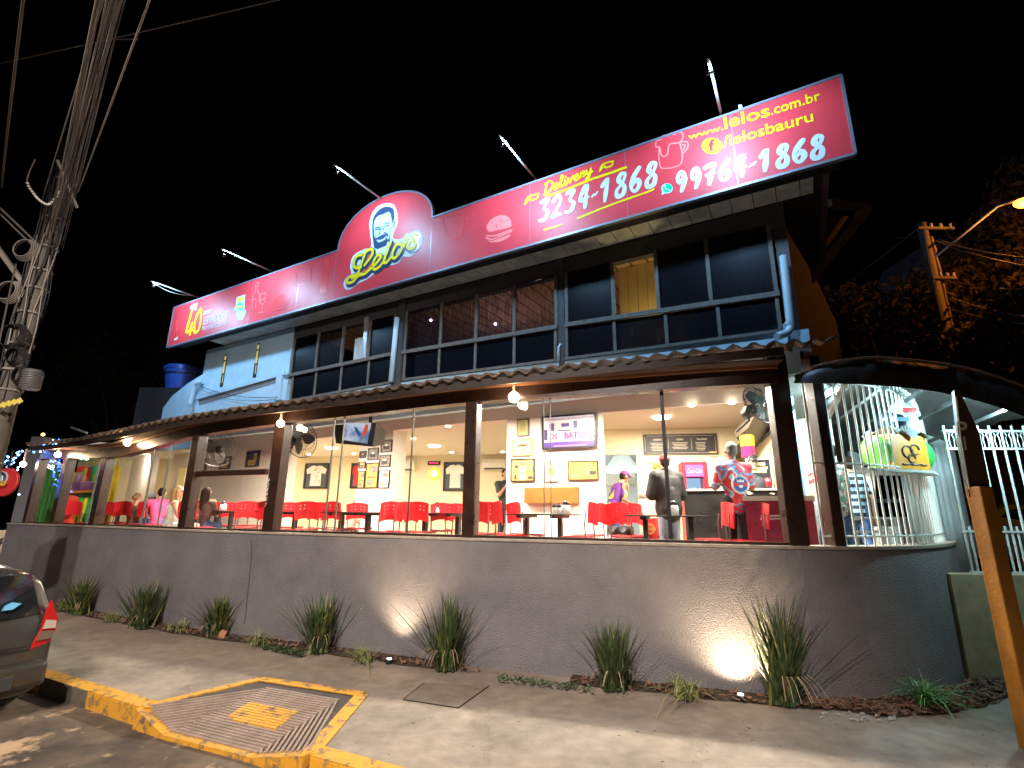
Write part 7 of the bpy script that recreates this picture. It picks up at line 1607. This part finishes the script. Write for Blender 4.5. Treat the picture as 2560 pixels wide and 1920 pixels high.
# ---- trees
M_leafd = mat('dark_foliage', (.040, .032, .010), .7, var=.6, scale=1.4); M_bark_ = mat('tree_bark', (.09, .06, .04), .9, var=.3, scale=8)
def tree(label, base, h, r, n, seed, leaf=.16, squash=.8, mtl=None):
    rn = random.Random(seed); t = empty('tree', base); tag(t, label, 'tree', 'trees round the restaurant'); base = Vector(base); top = base + Vector((0, 0, h))
    mb = MB(); mb.tube([base, base + Vector((.1, 0, h * .3)), base + Vector((-.05, .1, h * .6))], [.22, .17, .11], 10)
    cl = []
    for k in range(13):
        a = rn.uniform(0, 2 * PI); q = rn.uniform(.25, 1.0) * r; c = top + Vector((q * math.cos(a), q * math.sin(a), rn.uniform(-.6, .5) * r * squash)); cl.append((c, rn.uniform(.32, .5) * r)); 
        if k < 8: mb.tube([base + Vector((0, .05, h * (.35 + .03 * k))), (base + Vector((0, 0, h * .55))).lerp(c, .5), c], [.08, .05, .02], 6)
    mb.build('trunk', M_bark_, t, smooth=True); mb = MB()
    for k in range(n):
        c, rr_ = rn.choice(cl); d = Vector((rn.gauss(0, 1), rn.gauss(0, 1), rn.gauss(0, .8))); d.normalize(); p = c + d * rr_ * rn.uniform(.55, 1.12)
        R = Euler((rn.uniform(-1.2, 1.2), rn.uniform(-1.2, 1.2), rn.uniform(0, 6.3))).to_matrix(); l_ = leaf * rn.uniform(.6, 1.3)
        mb.add([p + R @ Vector(v) for v in ((-l_, 0, 0), (0, -l_ * .45, .02), (l_, 0, -.02), (0, l_ * .45, .02))], [(0, 1, 2, 3)])
    mb.build('crown', mtl or M_leafd, t); return t
def gx(sx, sy, Y): p = AT(sx, sy, Y); return p
for sx, sy, Y, r, n, lb, se in ((2480, 900, 13.2, 1.9, 5200, 'nearest broad tree crown lit orange at the right edge', 1), (2200, 800, 20, 2.9, 4600, 'dark tree behind the awning left of the right pole', 2), (2420, 760, 20, 2.6, 4600, 'dark tree right of the right pole below the pale house', 3), (2040, 860, 24, 3.0, 3200, 'dark low tree just right of the upper facade corner', 4), (2590, 540, 16.5, 2.3, 5200, 'orange lit tree crown behind the street lamp', 5), (2600, 760, 17, 2.4, 3600, 'tree at the far right edge below the street lamp', 6)):
    p = gx(sx, sy, Y); tree(lb, (p.x, Y, -.1), p.z + .1, r, n, se, .17)
p = gx(330, 930, 24); tree('dark tree left of the water tank', (p.x, 24, -.1), p.z, 3.2, 3500, 9, .18)
p = gx(170, 1060, 27); tree('low dark tree behind the far left end of the roof', (p.x, 27, -.1), p.z, 2.6, 2400, 10, .18)
p = gx(1860, 800, 30); 
# ---- cars beyond the gate
def simple_car(label, loc, yaw, paint, k=1.0):
    t = empty('parked_car', loc, math.radians(yaw)); tag(t, label, 'car')
    prof = [(-2.0, .35), (-2.05, .65), (-1.95, .92), (-1.15, 1.02), (-.65, 1.42), (.75, 1.47), (1.55, 1.05), (2.0, .95), (2.08, .6), (2.0, .32)]
    mb = MB(); vs = []; fs = []
    for x, z in prof:
        w_ = .82 if z < 1.1 else .62
        for s_ in (-1, 1): vs.append((s_ * w_, x, z))
    n = len(prof)
    for i in range(n): j = (i + 1) % n; fs.append((2 * i, 2 * i + 1, 2 * j + 1, 2 * j))
    fs.append(tuple(2 * i for i in range(n))); fs.append(tuple(2 * i + 1 for i in reversed(range(n)))); mb.add(vs, fs); mb.build('body', paint, t, bevel=.05, local=True)
    for s_ in (-1, 1):
        MB().prism([(s_ * .80, -.95, 1.06), (s_ * .80, 1.25, 1.08), (s_ * .655, .72, 1.38), (s_ * .655, -.55, 1.36)], (s_ * .012, 0, 0)).build('side_window', MATS['black_glass'], t, local=True)
        for y in (-1.3, 1.3): MB().lathe([(.2, -.1), (.33, -.1), (.33, .1), (.2, .1)], (s_ * .78, y, .33), 20, 'X').build('wheel', M_black, t, local=True)
    MB().prism([(-.62, 1.50, 1.10), (.62, 1.50, 1.10), (.55, .84, 1.44), (-.55, .84, 1.44)], (0, .02, .015)).build('rear_window', MATS['black_glass'], t, local=True)
    for s_ in (-1, 1): MB().box(s_ * .7 - .1, 2.03, .66, s_ * .7 + .1, 2.09, .86).build('tail_light', mat('tail_red', (.4, .01, .01), .2), t, local=True)
    for s_ in (-1, 1): MB().box(s_ * .6 - .15, -2.06, .62, s_ * .6 + .15, -2.0, .78).build('headlight', M_paper, t, local=True)
mat('black_glass', (.01, .012, .014), .05)
P = AT(2530, 1300, 10.2); simple_car('orange car parked beyond the white gate', (P.x + .6, 10.4, .55), 78, mat('orange_car_paint', (.65, .22, .02), .3, coat=.5))
P = AT(2265, 1300, 11.5); simple_car('white car parked in the dark behind the railing', (P.x, 11.5, .7), 20, mat('white_car_paint', (.5, .5, .52), .3, coat=.5))
mb = MB(); mb.prism([(5.0, 9, .4), (14, 9, .4), (14, 16, .4), (5, 16, .4)], (0, 0, .12)); struct(mb.build('yard_ground', M_asphalt))
# ============================================================ LEFT SIDE
# water tank on a slab
P = AT(450, 978, 15.4); zt = AT(450, 918, 15.4).z; t = empty('water_tank', P); tag(t, 'blue round water tank with lid on the left roof slab', 'water tank'); H = zt - P.z
M_tank = mat('blue_tank', (.03, .09, .42), .35, var=.1)
MB().lathe([(.40, 0), (.50, H * .80), (.53, H * .80), (.53, H * .86)], P, 28).build('tank', M_tank, t, autosmooth=True); MB().lathe([(.55, H * .865), (.55, H * .92), (.45, H), (0, H * 1.02)], P, 28).build('lid', M_tank, t, autosmooth=True)
MB().lathe([(.512, H * .62), (.522, H * .62), (.522, H * .66), (.512, H * .66)], P, 28).build('band', M_black, t)
mb = MB(); mb.box(-.9, -.5, -1.6, .9, .7, -.01, Matrix.Translation(P)); tag(mb.build('tank_slab', mat('dark_slab', (.015, .013, .012), .9)), 'dark block carrying the water tank', 'slab')
# small tower with a yellow light beyond the roof
P = AT(106, 1108, 16); t = empty('roof_tower', P); tag(t, 'grey stub tower with a small yellow light beyond the left roof end', 'tower'); mb = MB(); mb.box(-.2, -.2, -2.4, .2, .2, .18, Matrix.Translation(P)); mb.build('tower', mat('grey_plaster', (.35, .35, .36), .8), t); MB().ball(P + Vector((.0, -.05, .27)), .05, 10, 8).build('light', mat('yellow_lamp', (1, .8, .3), emit=(1, .7, .15), es=3), t)
tag(MB().bar(AT(178, 1068, 16), AT(217, 1082, 15), .05, .05).build('roof_rod', M_arm), 'short pale rod sticking up behind the left roof edge', 'rod')
# blue string lights around the left eave end
pts = [(168, 1108, 10.9), (120, 1112, 11), (95, 1124, 11), (60, 1130, 11), (30, 1146, 11), (18, 1165, 10.9), (15, 1190, 10.8), (22, 1210, 10.7), (32, 1228, 10.6)]
pl3 = smooth_line([tuple(AT(*p)) for p in pts], 8); t = empty('string_lights', pl3[0]); tag(t, 'tangle of small blue lights wound round the left end of the eave', 'string lights')
MB().tube(pl3, .008, 5).build('wire', M_cable, t); rnd = random.Random(12); M_bl = mat('blue_bulb', (.1, .2, 1), emit=(.03, .12, 1.0), es=14); M_bl2 = mat('white_blue_bulb', (.4, .6, 1), emit=(.25, .5, 1.0), es=14)
base_b = None
for k in range(88):
    q = Vector(rnd.choice(pl3)); q += Vector((rnd.uniform(-.16, .16), rnd.uniform(-.1, .1), rnd.uniform(-.11, .11)))
    if k < 2: ob = MB().ball((0, 0, 0), .017, 6, 4).build('bulb', (M_bl, M_bl2)[k], t, local=True); base_b = (base_b or []) + [ob]
    else: ob = base_b[k % 3 == 0].copy(); C.objects.link(ob)
    ob.location = q - t.location
# round hanging sign
cf = Frame((AT(-60, 1200, 10.4).x, 10.4), (AT(60, 1200, 10.3).x, 10.3)); c_ = cf.px(8, 1205); r_ = .29
t = empty('round_sign', cf.pt(*c_)); tag(t, 'round red hanging sign with bearded face emblem at the left edge', 'sign')
def disc(u, z, r, o, m, n='panel', e=1.0): return MB().prism([cf.pt(u + r * math.cos(a), z + r * e * math.sin(a), o) for a in [2 * PI * i / 32 for i in range(32)]], cf.n * .02).build(n, m, t)
disc(c_[0], c_[1], r_, -.06, mat('sign_rim', (.2, .02, .02), .4)); disc(c_[0], c_[1], r_ * .96, -.035, M_signred); disc(c_[0] - .05, c_[1] + .07, .12, -.012, M_signwht, 'emblem', 1.15); disc(c_[0] - .05, c_[1] + .08, .10, .010, M_signdk, 'emblem', 1.15); disc(c_[0] - .05, c_[1] + .055, .075, .032, M_skin_v, 'emblem', 1.1); disc(c_[0] - .05, c_[1] + .0, .055, .054, M_signdk, 'emblem', .6)
text(cf, 'Lelo', (c_[0] - .14, c_[1] - .13), (c_[0] + .16, c_[1] - .06), .11, .08, M_yelv, t, .03, .3); MB().bar(cf.pt(c_[0], c_[1] + r_, -.03), cf.pt(c_[0], c_[1] + r_ + .35, -.03), .03, .03).build('hanger', M_black, t)
# side wall with painted number beyond the low wall
bf = Frame((-15.5, 10.9), (-10.9, 11.7)); t = empty('neighbour_wall', bf.pt(2, 0)); tag(t, 'beige neighbouring wall with a painted phone number at the left edge', 'wall')
mb = MB(); bf.slab(mb, 0, -.15, bf.L, 1.28, -.15, 0); mb.build('wall', mat('beige_wall', (.45, .40, .28), .8, var=.1), t); a = bf.px(0, 1366); text(bf, '3234-1', (a[0] - .75, a[1]), (a[0] + .33, a[1]), .18, .004, M_ink, t, .02, .1)
# left utility pole
A = AT(-22, 1150, 7.2); px_ = lambda sy: AT(0, sy, 7.2).z
po = empty('utility_pole', (A.x, 7.2, 0)); tag(po, 'big concrete utility pole wrapped in cables at the left edge', 'utility pole', 'utility poles')
zt = 9.2; MB().tube([(A.x, 7.2, -.1), (A.x, 7.2, zt)], [.15, .095], 18).build('pole', mat('dark_pole_concrete', (.11, .098, .078), .8, var=.3, scale=3, bump=.4), po, smooth=True)  # even dark concrete tone of this pole
rnd = random.Random(21)
for z in (1.55, 2.35, 3.4, 3.7, 4.1, 4.6, 5.0, 5.3, 5.7, 6.2, 6.9): MB().lathe([(.150 - z * .004, 0), (.168 - z * .004, 0), (.168 - z * .004, .03), (.150 - z * .004, .03)], (A.x, 7.2, z), 18).build('band', M_conc, po)
for k in range(16):
    a = rnd.uniform(-PI, 0.3); r0 = rnd.uniform(.13, .18); z0, z1 = rnd.uniform(2.9, 4.2), rnd.uniform(5.5, 9); ph = rnd.uniform(0, 6)
    MB().tube([(A.x + r0 * math.cos(a + .25 * math.sin(z * 1.3 + ph)) + .02 * math.sin(z * 5 + ph), 7.2 + r0 * math.sin(a + .25 * math.sin(z * 1.3 + ph)), z) for z in [z0 + (z1 - z0) * i / 24 for i in range(25)]], rnd.uniform(.006, .013), 5).build('pole_cable', rnd.choice([M_cable, M_wire]), po, smooth=True)
for k, (dx, z, R_) in enumerate(((.25, 3.6, .10), (-.22, 4.9, .14), (.0, 4.2, .16), (-.15, 5.6, .14), (.12, 3.9, .10))):
    mb = MB()
    for j in range(5): mb.tube([(A.x + dx + (R_ + j * .012) * math.cos(a) * (.6 if k == 0 else 1), 7.2 - .22 + .02 * j, z + (R_ + .01 * j) * math.sin(a)) for a in [2 * PI * i / 22 for i in range(23)]], .009, 5, False)
    mb.build('cable_coil', rnd.choice([M_cable, M_wire]), po)
MB().box(-.42, -.12, 2.05, -.12, .12, 2.65, Matrix.Translation((A.x, 7.2, 0))).build('meter_box', M_conc, po, bevel=.01)
_p = AT(78, 950, 7.1); dx_, dz_ = _p.x, _p.z
mb = MB(); mb.lathe([(.11, -.14), (.12, -.12), (.12, .12), (.10, .15), (0, .155)], (dx_, 7.1, dz_), 16)
for j in range(7): mb.lathe([(.121, -.12 + j * .034), (.13, -.112 + j * .034), (.121, -.10 + j * .034)], (dx_, 7.1, dz_), 16)
mb.build('splice_drum', mat('drum_grey', (.08, .08, .075), .5), po, autosmooth=True)
for k in range(5): M = Matrix.Translation((dx_ - .22 + k * .07, 6.95, dz_ - .42 + .02 * k)) @ Euler((.2, .5 + .1 * k, .3)).to_matrix().to_4x4(); MB().box(-.035, -.006, -.03, .035, .006, .03, M).build('yellow_tag', mat('tag_yellow', (.6, .5, .08), .6), po)
for z, w_ in (): MB().bar((A.x - w_ * .9, 7.05, z), (A.x + w_ * .25, 7.05, z - .05), .09, .09).build('crossarm', M_conc, po)
MB().bar((A.x - 1.6, 6.9, 6.8), (A.x - .05, 7.1, 5.0), .06, .06).build('brace_arm', M_conc, po)
MB().bar(AT(143, 400, 6.6), AT(193, 520, 6.9), .03, .03).build('brace_rod', M_sill, po)
# insulator string drooping left of the bundle
isr = smooth_line([tuple(AT(*p)) for p in ((88, 398, 6.6), (68, 450, 6.6), (85, 485, 6.6), (105, 505, 6.6), (125, 510, 6.6), (150, 480, 6.8))], 5)
mb = MB(); mb.tube(isr, .008, 5); mb.build('lead_wire', M_wire, po)
for i, p in enumerate(isr[6:26:1]): MB().ball(Vector(p), (.022, .022, .016), 8, 6).build('insulator', M_paper, po, smooth=True)
# overhead wire bundle toward the photographer
def wire(a, b, lb, r=.010, ext=.6, sg=.08, m=None, grp='wires over the street'):
    A_, B2 = AT(*a), AT(*b); d = B2 - A_; tag(MB().tube(sag(A_, B2 + d * ext, sg, 20), r, 5).build('overhead_wire', m or M_wire, smooth=True), lb, 'wire', grp)
rnd = random.Random(33)
M_wd = mat('dim_wire', (.07, .062, .05), .4)
for k in range(24):
    f_ = k / 23; wire((118 + 40 * f_ + rnd.uniform(-7, 7), 590 + rnd.uniform(-60, 50), 7.0 + rnd.uniform(-.2, .2)), (248 + 66 * f_ + rnd.uniform(-14, 14), 0, 3.0 + rnd.uniform(-.3, .3)), 'one of the parallel cables in the dense bundle rising beside the left pole', rnd.uniform(.0025, .008), .5, rnd.uniform(0, .07), M_wd if k % 4 else M_wire, 'cables of the dense bundle')
wire((195, 480, 7), (372, 0, 3.2), 'rightmost single wire of the left overhead wires', .009); wire((150, 500, 7), (250, 20, 3.4), 'wire just left of the dense cable bundle', .007); wire((105, 500, 7), (240, 60, 3.6), 'second wire left of the dense cable bundle', .007)
wire((4, 470, 6.2), (62, 0, 3.2), 'leftmost wire rising near the left picture edge', .012, m=M_wd); wire((0, 158, 6), (640, 8, 5.2), 'long faint wire crossing the top left sky', .011, .5, .03, M_wd); wire((290, 98, 6.2), (345, 98, 6.0), 'short link between two wires near the top left', .009, 0, 0)
wire((0, 520, 6.8), (105, 620, 7.1), 'low pair wire reaching the left pole, upper one', .02, 0, .0, M_wd); wire((0, 535, 6.8), (100, 632, 7.1), 'low pair wire reaching the left pole, lower one', .016, 0, .0, M_wd)
wire((40, 660, 6.8), (10, 800, 6.6), 'faint wire dropping at the far left edge', .012, .4, .02, M_wd)

# ============================================================ HATCHBACK
cd = (KLL - KL).normalized(); M_car = mat('grey_car_paint', (.05, .045, .038), .34, metal=.5, coat=.9)
def car():
    """local: y forward (away), rear at y=0, x right; z from the road"""
    rc = Vector((-4.42, 5.40)); fwd = Vector((cd.x, cd.y)); right = Vector((fwd.y, -fwd.x)); o_ = rc - right * .84
    ang = math.atan2(-fwd.x, fwd.y); t = empty('hatchback_car', (o_.x, o_.y, -.15), ang); tag(t, 'dark grey hatchback parked at the kerb, cut by the left edge, seen from behind', 'car')
    # stations along y with half-width/height cross sections
    st = [(.00, .76, .30, .60, .66), (.03, .82, .24, .74, .80), (.06, .84, .22, .92, .75), (.13, .845, .20, 1.12, .72), (.22, .85, .20, 1.31, .68), (.36, .85, .20, 1.37, .64), (.80, .85, .20, 1.41, .62), (1.6, .85, .20, 1.43, .58), (2.4, .85, .20, 1.40, .57), (3.1, .84, .22, 1.0, .66), (3.8, .82, .25, .88, .66), (4.05, .70, .30, .62, .6)]
    vs = []; fs = []; NS = 14
    for y, w_, zb, zt, wt in st:
        belt = min(.92, zt - .02)
        sec = [(-w_ * .9, zb), (-w_, zb + .12), (-w_ * 1.0, .62), (-w_ * .985, belt), (-(wt + .04), max(belt + .01, zt - .08)), (-wt * .86, zt), (-wt * .4, zt + .018)]
        sec = sec + [(-x, z) for x, z in sec[::-1]]
        for x, z in sec: vs.append((x, y, z))
    for i in range(len(st) - 1):
        for k in range(NS): k2 = (k + 1) % NS; fs.append((i * NS + k, i * NS + k2, (i + 1) * NS + k2, (i + 1) * NS + k))
    fs.append(tuple(range(NS))); fs.append(tuple((len(st) - 1) * NS + k for k in reversed(range(NS))))
    o = MB().add(vs, fs).build('body', M_car, t, smooth=True, local=True); sd = o.modifiers.new('s', 'SUBSURF'); sd.levels = 2; sd.render_levels = 2
    bm = bmesh.new(); bm.from_mesh(o.data); cl = bm.edges.layers.float.get('crease_edge') or bm.edges.layers.float.new('crease_edge')
    for e in bm.edges:
        if len(e.link_faces) == 2 and e.calc_face_angle(0) > .55: e[cl] = .45
    bm.to_mesh(o.data); bm.free()
    # tailgate glass follows the slope y .20->.60
    gl = [(-.60, .205, .945), (.60, .205, .945), (.53, .575, 1.30), (-.53, .575, 1.30)]
    vs = []; fs = []
    for j in range(7):
        f_ = j / 6
        for i in range(13):
            x = (i / 12 - .5) * 2; w_ = .70 - .075 * f_; vs.append((x * w_, .025 + .17 * f_ + .05 * x * x - .012 * math.sin(f_ * PI), .93 + .37 * f_))
    fs = [(j * 13 + i, j * 13 + i + 1, (j + 1) * 13 + i + 1, (j + 1) * 13 + i) for j in range(6) for i in range(12)]
    gk = MB().add([(x, y - .012, z) for x, y, z in vs], fs).build('rear_window', MATS['black_glass'], t, smooth=True, local=True)
    MB().prism([(.40, .08, 1.0), (.47, .09, 1.0), (.54, .12, 1.04), (.47, .13, 1.06), (.42, .11, 1.04)], (0, -.06, .01)).build('window_sticker', mat('sticker_blue', (.10, .35, .55), .4), t, local=True)
    # tail lights wrap the corners
    for s_ in (-1, 1):
        pr = [(.735, .98), (.755, 1.06), (.79, .98), (.845, .86), (.84, .76), (.80, .66), (.66, .62), (.67, .68), (.72, .80)]
        lit = MB(); lit.prism([(s_ * x, .045 + (.86 - x) * -.0 + (x - .6) * .12, z) for x, z in pr], (0, -.05, 0)); a = lit.build('tail_light', mat('tail_red', (.4, .01, .01), .2), t, bevel=.012, local=True)
        MB().prism([(s_ * x, -.01 + (x - .6) * .12, z) for x, z in ((.735, .88), (.82, .86), (.825, .79), (.72, .80))], (0, -.012, 0)).build('reflector', mat('clear_lens', (.45, .36, .30), .12), a, local=True)
        MB().prism([(s_ * x, -.01 + (x - .6) * .12, z) for x, z in ((.71, .78), (.825, .765), (.805, .70), (.69, .70))], (0, -.012, 0)).build('reflector', mat('smoke_lens', (.14, .10, .08), .12), a, local=True)
    MB().box(-.80, -.075, .30, .80, .06, .52).build('bumper', M_car, t, bevel=.04, local=True)
    MB().box(-.45, -.09, .32, .55, -.06, .44).build('bumper_insert', mat('bumper_black', (.03, .03, .03), .6), t, bevel=.01, local=True)
    MB().box(-.26, -.10, .34, .26, -.085, .46).build('number_plate', mat('plate_green_grey', (.25, .32, .30), .5), t, local=True)
    mb = MB(); mb.lathe([(.05, -.0), (.05, .02), (.03, .025)], (.38, -.085, .38), 14, 'Y'); mb.build('fog_lamp', MATS['clear_lens'], t, local=True)
    MB().box(-.62, -.025, .66, .62, -.018, .672).build('tailgate_seam', M_black, t, local=True)
    MB().tube([(-.5, .66, 1.40), (-.5, 2.3, 1.46)], .018, 6).build('roof_rail', M_black, t, local=True); MB().tube([(.5, .66, 1.40), (.5, 2.3, 1.46)], .018, 6).build('roof_rail', M_black, t, local=True)
    for s_ in (-1, 1):
        for y in (.72, 3.2):
            a = MB().lathe([(.17, -.1), (.30, -.1), (.315, -.06), (.315, .06), (.30, .1), (.17, .1)], (s_ * .76, y, .315), 28, 'X').build('wheel', M_black, t, autosmooth=True, local=True)
            MB().lathe([(0, s_ * .09), (.05, s_ * .10), (.17, s_ * .06), (.18, s_ * .10)], (s_ * .76, y, .315), 14, 'X').build('rim', M_inox, a, local=True)
    t.scale = (1, 1, .98)
car()

# ============================================================ PLANTS
M_iris = mat('iris_blade', (.045, .075, .025), .5, var=.5, scale=9); M_iris2 = mat('iris_blade_pale', (.16, .17, .04), .5, var=.4, scale=9); M_spid = mat('spider_leaf', (.22, .24, .09), .5, var=.4, scale=12); M_spg = mat('spider_leaf_green', (.10, .28, .07), .5, var=.4, scale=12); M_dry = mat('dry_leaf', (.34, .25, .15), .7, var=.3, scale=12)
def clump(label, sx, sy, h, spread, n, seed, mtl, wd=.012, droop=.25, name='iris_clump', mtl2=None, group='dark iris clumps', off=.05):
    rn = random.Random(seed); P = G(sx, sy, .02); i = min(range(len(WL2)), key=lambda j: (Vector(WL2[j]) - Vector((P.x, P.y))).length); a_ = Vector(WL2[max(i - 1, 0)]); b_ = Vector(WL2[min(i + 1, len(WL2) - 1)]); tt = (b_ - a_).normalized(); nn = Vector((-tt.y, tt.x))
    Lw = Vector(WL2[i]); dist = (Lw - Vector((P.x, P.y))).dot(nn); P = P + Vector((nn.x, nn.y, 0)) * off
    t = empty(name, (P.x, P.y, 0)); tag(t, label, 'plant', group); mbs = [MB(), MB(), MB()]
    for k in range(n):
        a = rn.uniform(0, 2 * PI); lean = abs(rn.gauss(0, .5)) * spread + .02; hh = h * rn.uniform(.45, 1.05); dr = droop * rn.uniform(.3, 1.5); d = Vector((math.cos(a), math.sin(a), 0)); 
        dn = d.x * nn.x + d.y * nn.y
        if dn > 0: lean *= .45; 
        b0 = P + Vector((rn.gauss(0, .05), rn.gauss(0, .035), 0)) - Vector((nn.x, nn.y, 0)) * .02; s_ = Vector((-d.y, d.x, 0)); vs = []; S_n = 6
        for q in range(S_n + 1):
            f_ = q / S_n; c = b0 + d * (lean * hh * f_ + dr * hh * f_ ** 3) + Vector((0, 0, hh * (f_ - dr * .55 * f_ ** 3 * (1 + lean)))); w_ = wd * (1 - f_ ** 2.2) * rn.uniform(.9, 1.1) + .0008
            over = (c.x - Lw.x) * nn.x + (c.y - Lw.y) * nn.y
            if over > -.015: c = c - Vector((nn.x, nn.y, 0)) * (over + .015)
            vs += [c - s_ * w_, c + s_ * w_]
        mbs[0 if rn.random() < .8 else (1 if mtl2 else 0)].add(vs, [(2 * q, 2 * q + 1, 2 * q + 3, 2 * q + 2) for q in range(S_n)])
    for k in range(max(2, n // 18)):
        a = rn.uniform(0, 2 * PI); d = Vector((math.cos(a), math.sin(a), 0)) - Vector((nn.x, nn.y, 0)) * .6; s_ = Vector((-d.y, d.x, 0)).normalized(); vs = []
        for q in range(6): f_ = q / 5; c = P + d * (.28 * h * f_ * 1.2) + Vector((0, 0, h * .3 * math.sin(f_ * 2.6) + .01)); vs += [c - s_ * wd * .7 * (1 - f_ * .8), c + s_ * wd * .7 * (1 - f_ * .8)]
        mbs[2].add(vs, [(2 * q, 2 * q + 1, 2 * q + 3, 2 * q + 2) for q in range(5)])
    mbs[0].build('leaves', mtl, t)
    if mtl2 and mbs[1].v: mbs[1].build('pale_leaves', mtl2, t)
    mbs[2].build('dry_leaves', M_dry, t); return t
ir = [(183, 1537, .56, 'first dark iris clump from the left, beside the car'), (340, 1573, .60, 'second dark iris clump from the left'), (530, 1590, .48, 'third iris clump from the left, near the wall cable'), (782, 1634, .62, 'fourth iris clump, left of the centre spotlight'), (1108, 1680, .72, 'iris clump right of the centre spotlight with a shadow on the wall'), (1535, 1730, .60, 'iris clump standing alone between the two spotlights')]
for i, (x, y, h, lb) in enumerate(ir): clump(lb, x, y, h * 1.15, 1.0, 230, 40 + i, M_iris, .012, .10, mtl2=M_iris2, off=.10)
clump('tallest iris clump, yellow lit from the left by the right spotlight', 1965, 1765, 1.02, .6, 240, 50, M_iris, .013, .12, mtl2=M_iris2, off=.08)
clump('dark iris clump on the right curve of the bed beside the orange post', 2478, 1650, .62, .6, 110, 51, M_iris, .014, .2, mtl2=M_spg, off=.1)
clump('broad green iris clump beside the gate plinth at the right edge', 2545, 1600, .62, .9, 150, 53, M_spg, .014, .25, mtl2=M_iris2, off=.0)
clump('green iris clump at the right edge behind the orange post', 2600, 1530, .8, .6, 110, 52, M_spg, .014, .2, mtl2=M_iris2, off=.0)
sd_ = [(150, 1525, .26, 'small pale grass tuft against the first iris clump'), (272, 1553, .24, 'pale grass tuft between the first and second iris clumps'), (440, 1577, .20, 'pale grass tuft between the second and third iris clumps'), (640, 1612, .26, 'pale grass tuft right of the wall cable'), (905, 1655, .26, 'yellow green grass tuft left of the centre spotlight'), (1712, 1748, .30, 'pale grass tuft left of the right spotlight')]
for i, (x, y, h, lb) in enumerate(sd_): clump(lb, x, y, h, 1.5, 90, 60 + i, M_spid, .006, .7, 'grass_tuft', None, 'pale grass tufts', .05)
clump('bright green grass tuft on the right curve of the bed', 2335, 1770, .34, 1.5, 130, 70, M_spg, .008, .6, 'grass_tuft', None, 'pale grass tufts', .08)
# low creeping cover between tufts, brick shard, litter
gc = MB(); rn = random.Random(77)
for k in range(500):
    x = rn.uniform(650, 760) if k < 330 else rn.uniform(1240, 1480); y = 1612 + (x - 650) * .2 if k < 330 else 1692 + (x - 1240) * .13; P = G(x, y + rn.uniform(-3, 10), .03); l_ = rn.uniform(.02, .05); R = Euler((rn.uniform(-1, 1), rn.uniform(-1, 1), rn.uniform(0, 6))).to_matrix()
    gc.add([P + R @ Vector(v) + Vector((0, 0, .02)) for v in ((-l_, 0, 0), (0, -l_ * .3, 0), (l_, 0, 0), (0, l_ * .3, 0))], [(0, 1, 2, 3)])
struct(gc.build('ground_cover', M_iris), 'stuff')
P = G(552, 1598, .0); tag(MB().prism([(P.x - .06, P.y, .0), (P.x + .05, P.y - .03, .0), (P.x + .06, P.y + .01, .09), (P.x - .01, P.y, .12)], (0, .04, 0)).build('brick_shard', mat('brick_shard', (.35, .16, .10), .9, var=.3)), 'broken brick shard standing in the bed near the third iris clump', 'brick')
st_ = MB(); rn = random.Random(5)
for k in range(60):
    x = rn.uniform(2050, 2560); P = G(x, 1795 - max(0, x - 2250) * .33 + rn.uniform(-12, 10), 0.0); st_.ball((P.x, P.y, .012), (rn.uniform(.01, .028), rn.uniform(.01, .02), .012), 6, 4)
struct(st_.build('pebbles', mat('pale_pebbles', (.35, .33, .28), .8, var=.3)), 'stuff')
lt = MB()
for k in range(45):
    P = G(rn.uniform(950, 2500), rn.uniform(1790, 1915), .003); l_ = rn.uniform(.006, .018); a = rn.uniform(0, PI); lt.add([P + Vector((l_ * math.cos(a + q), l_ * .5 * math.sin(a + q), .002)) for q in (0, 1.6, 3.1, 4.7)], [(0, 1, 2, 3)])
struct(lt.build('pavement_litter', M_gap), 'stuff')
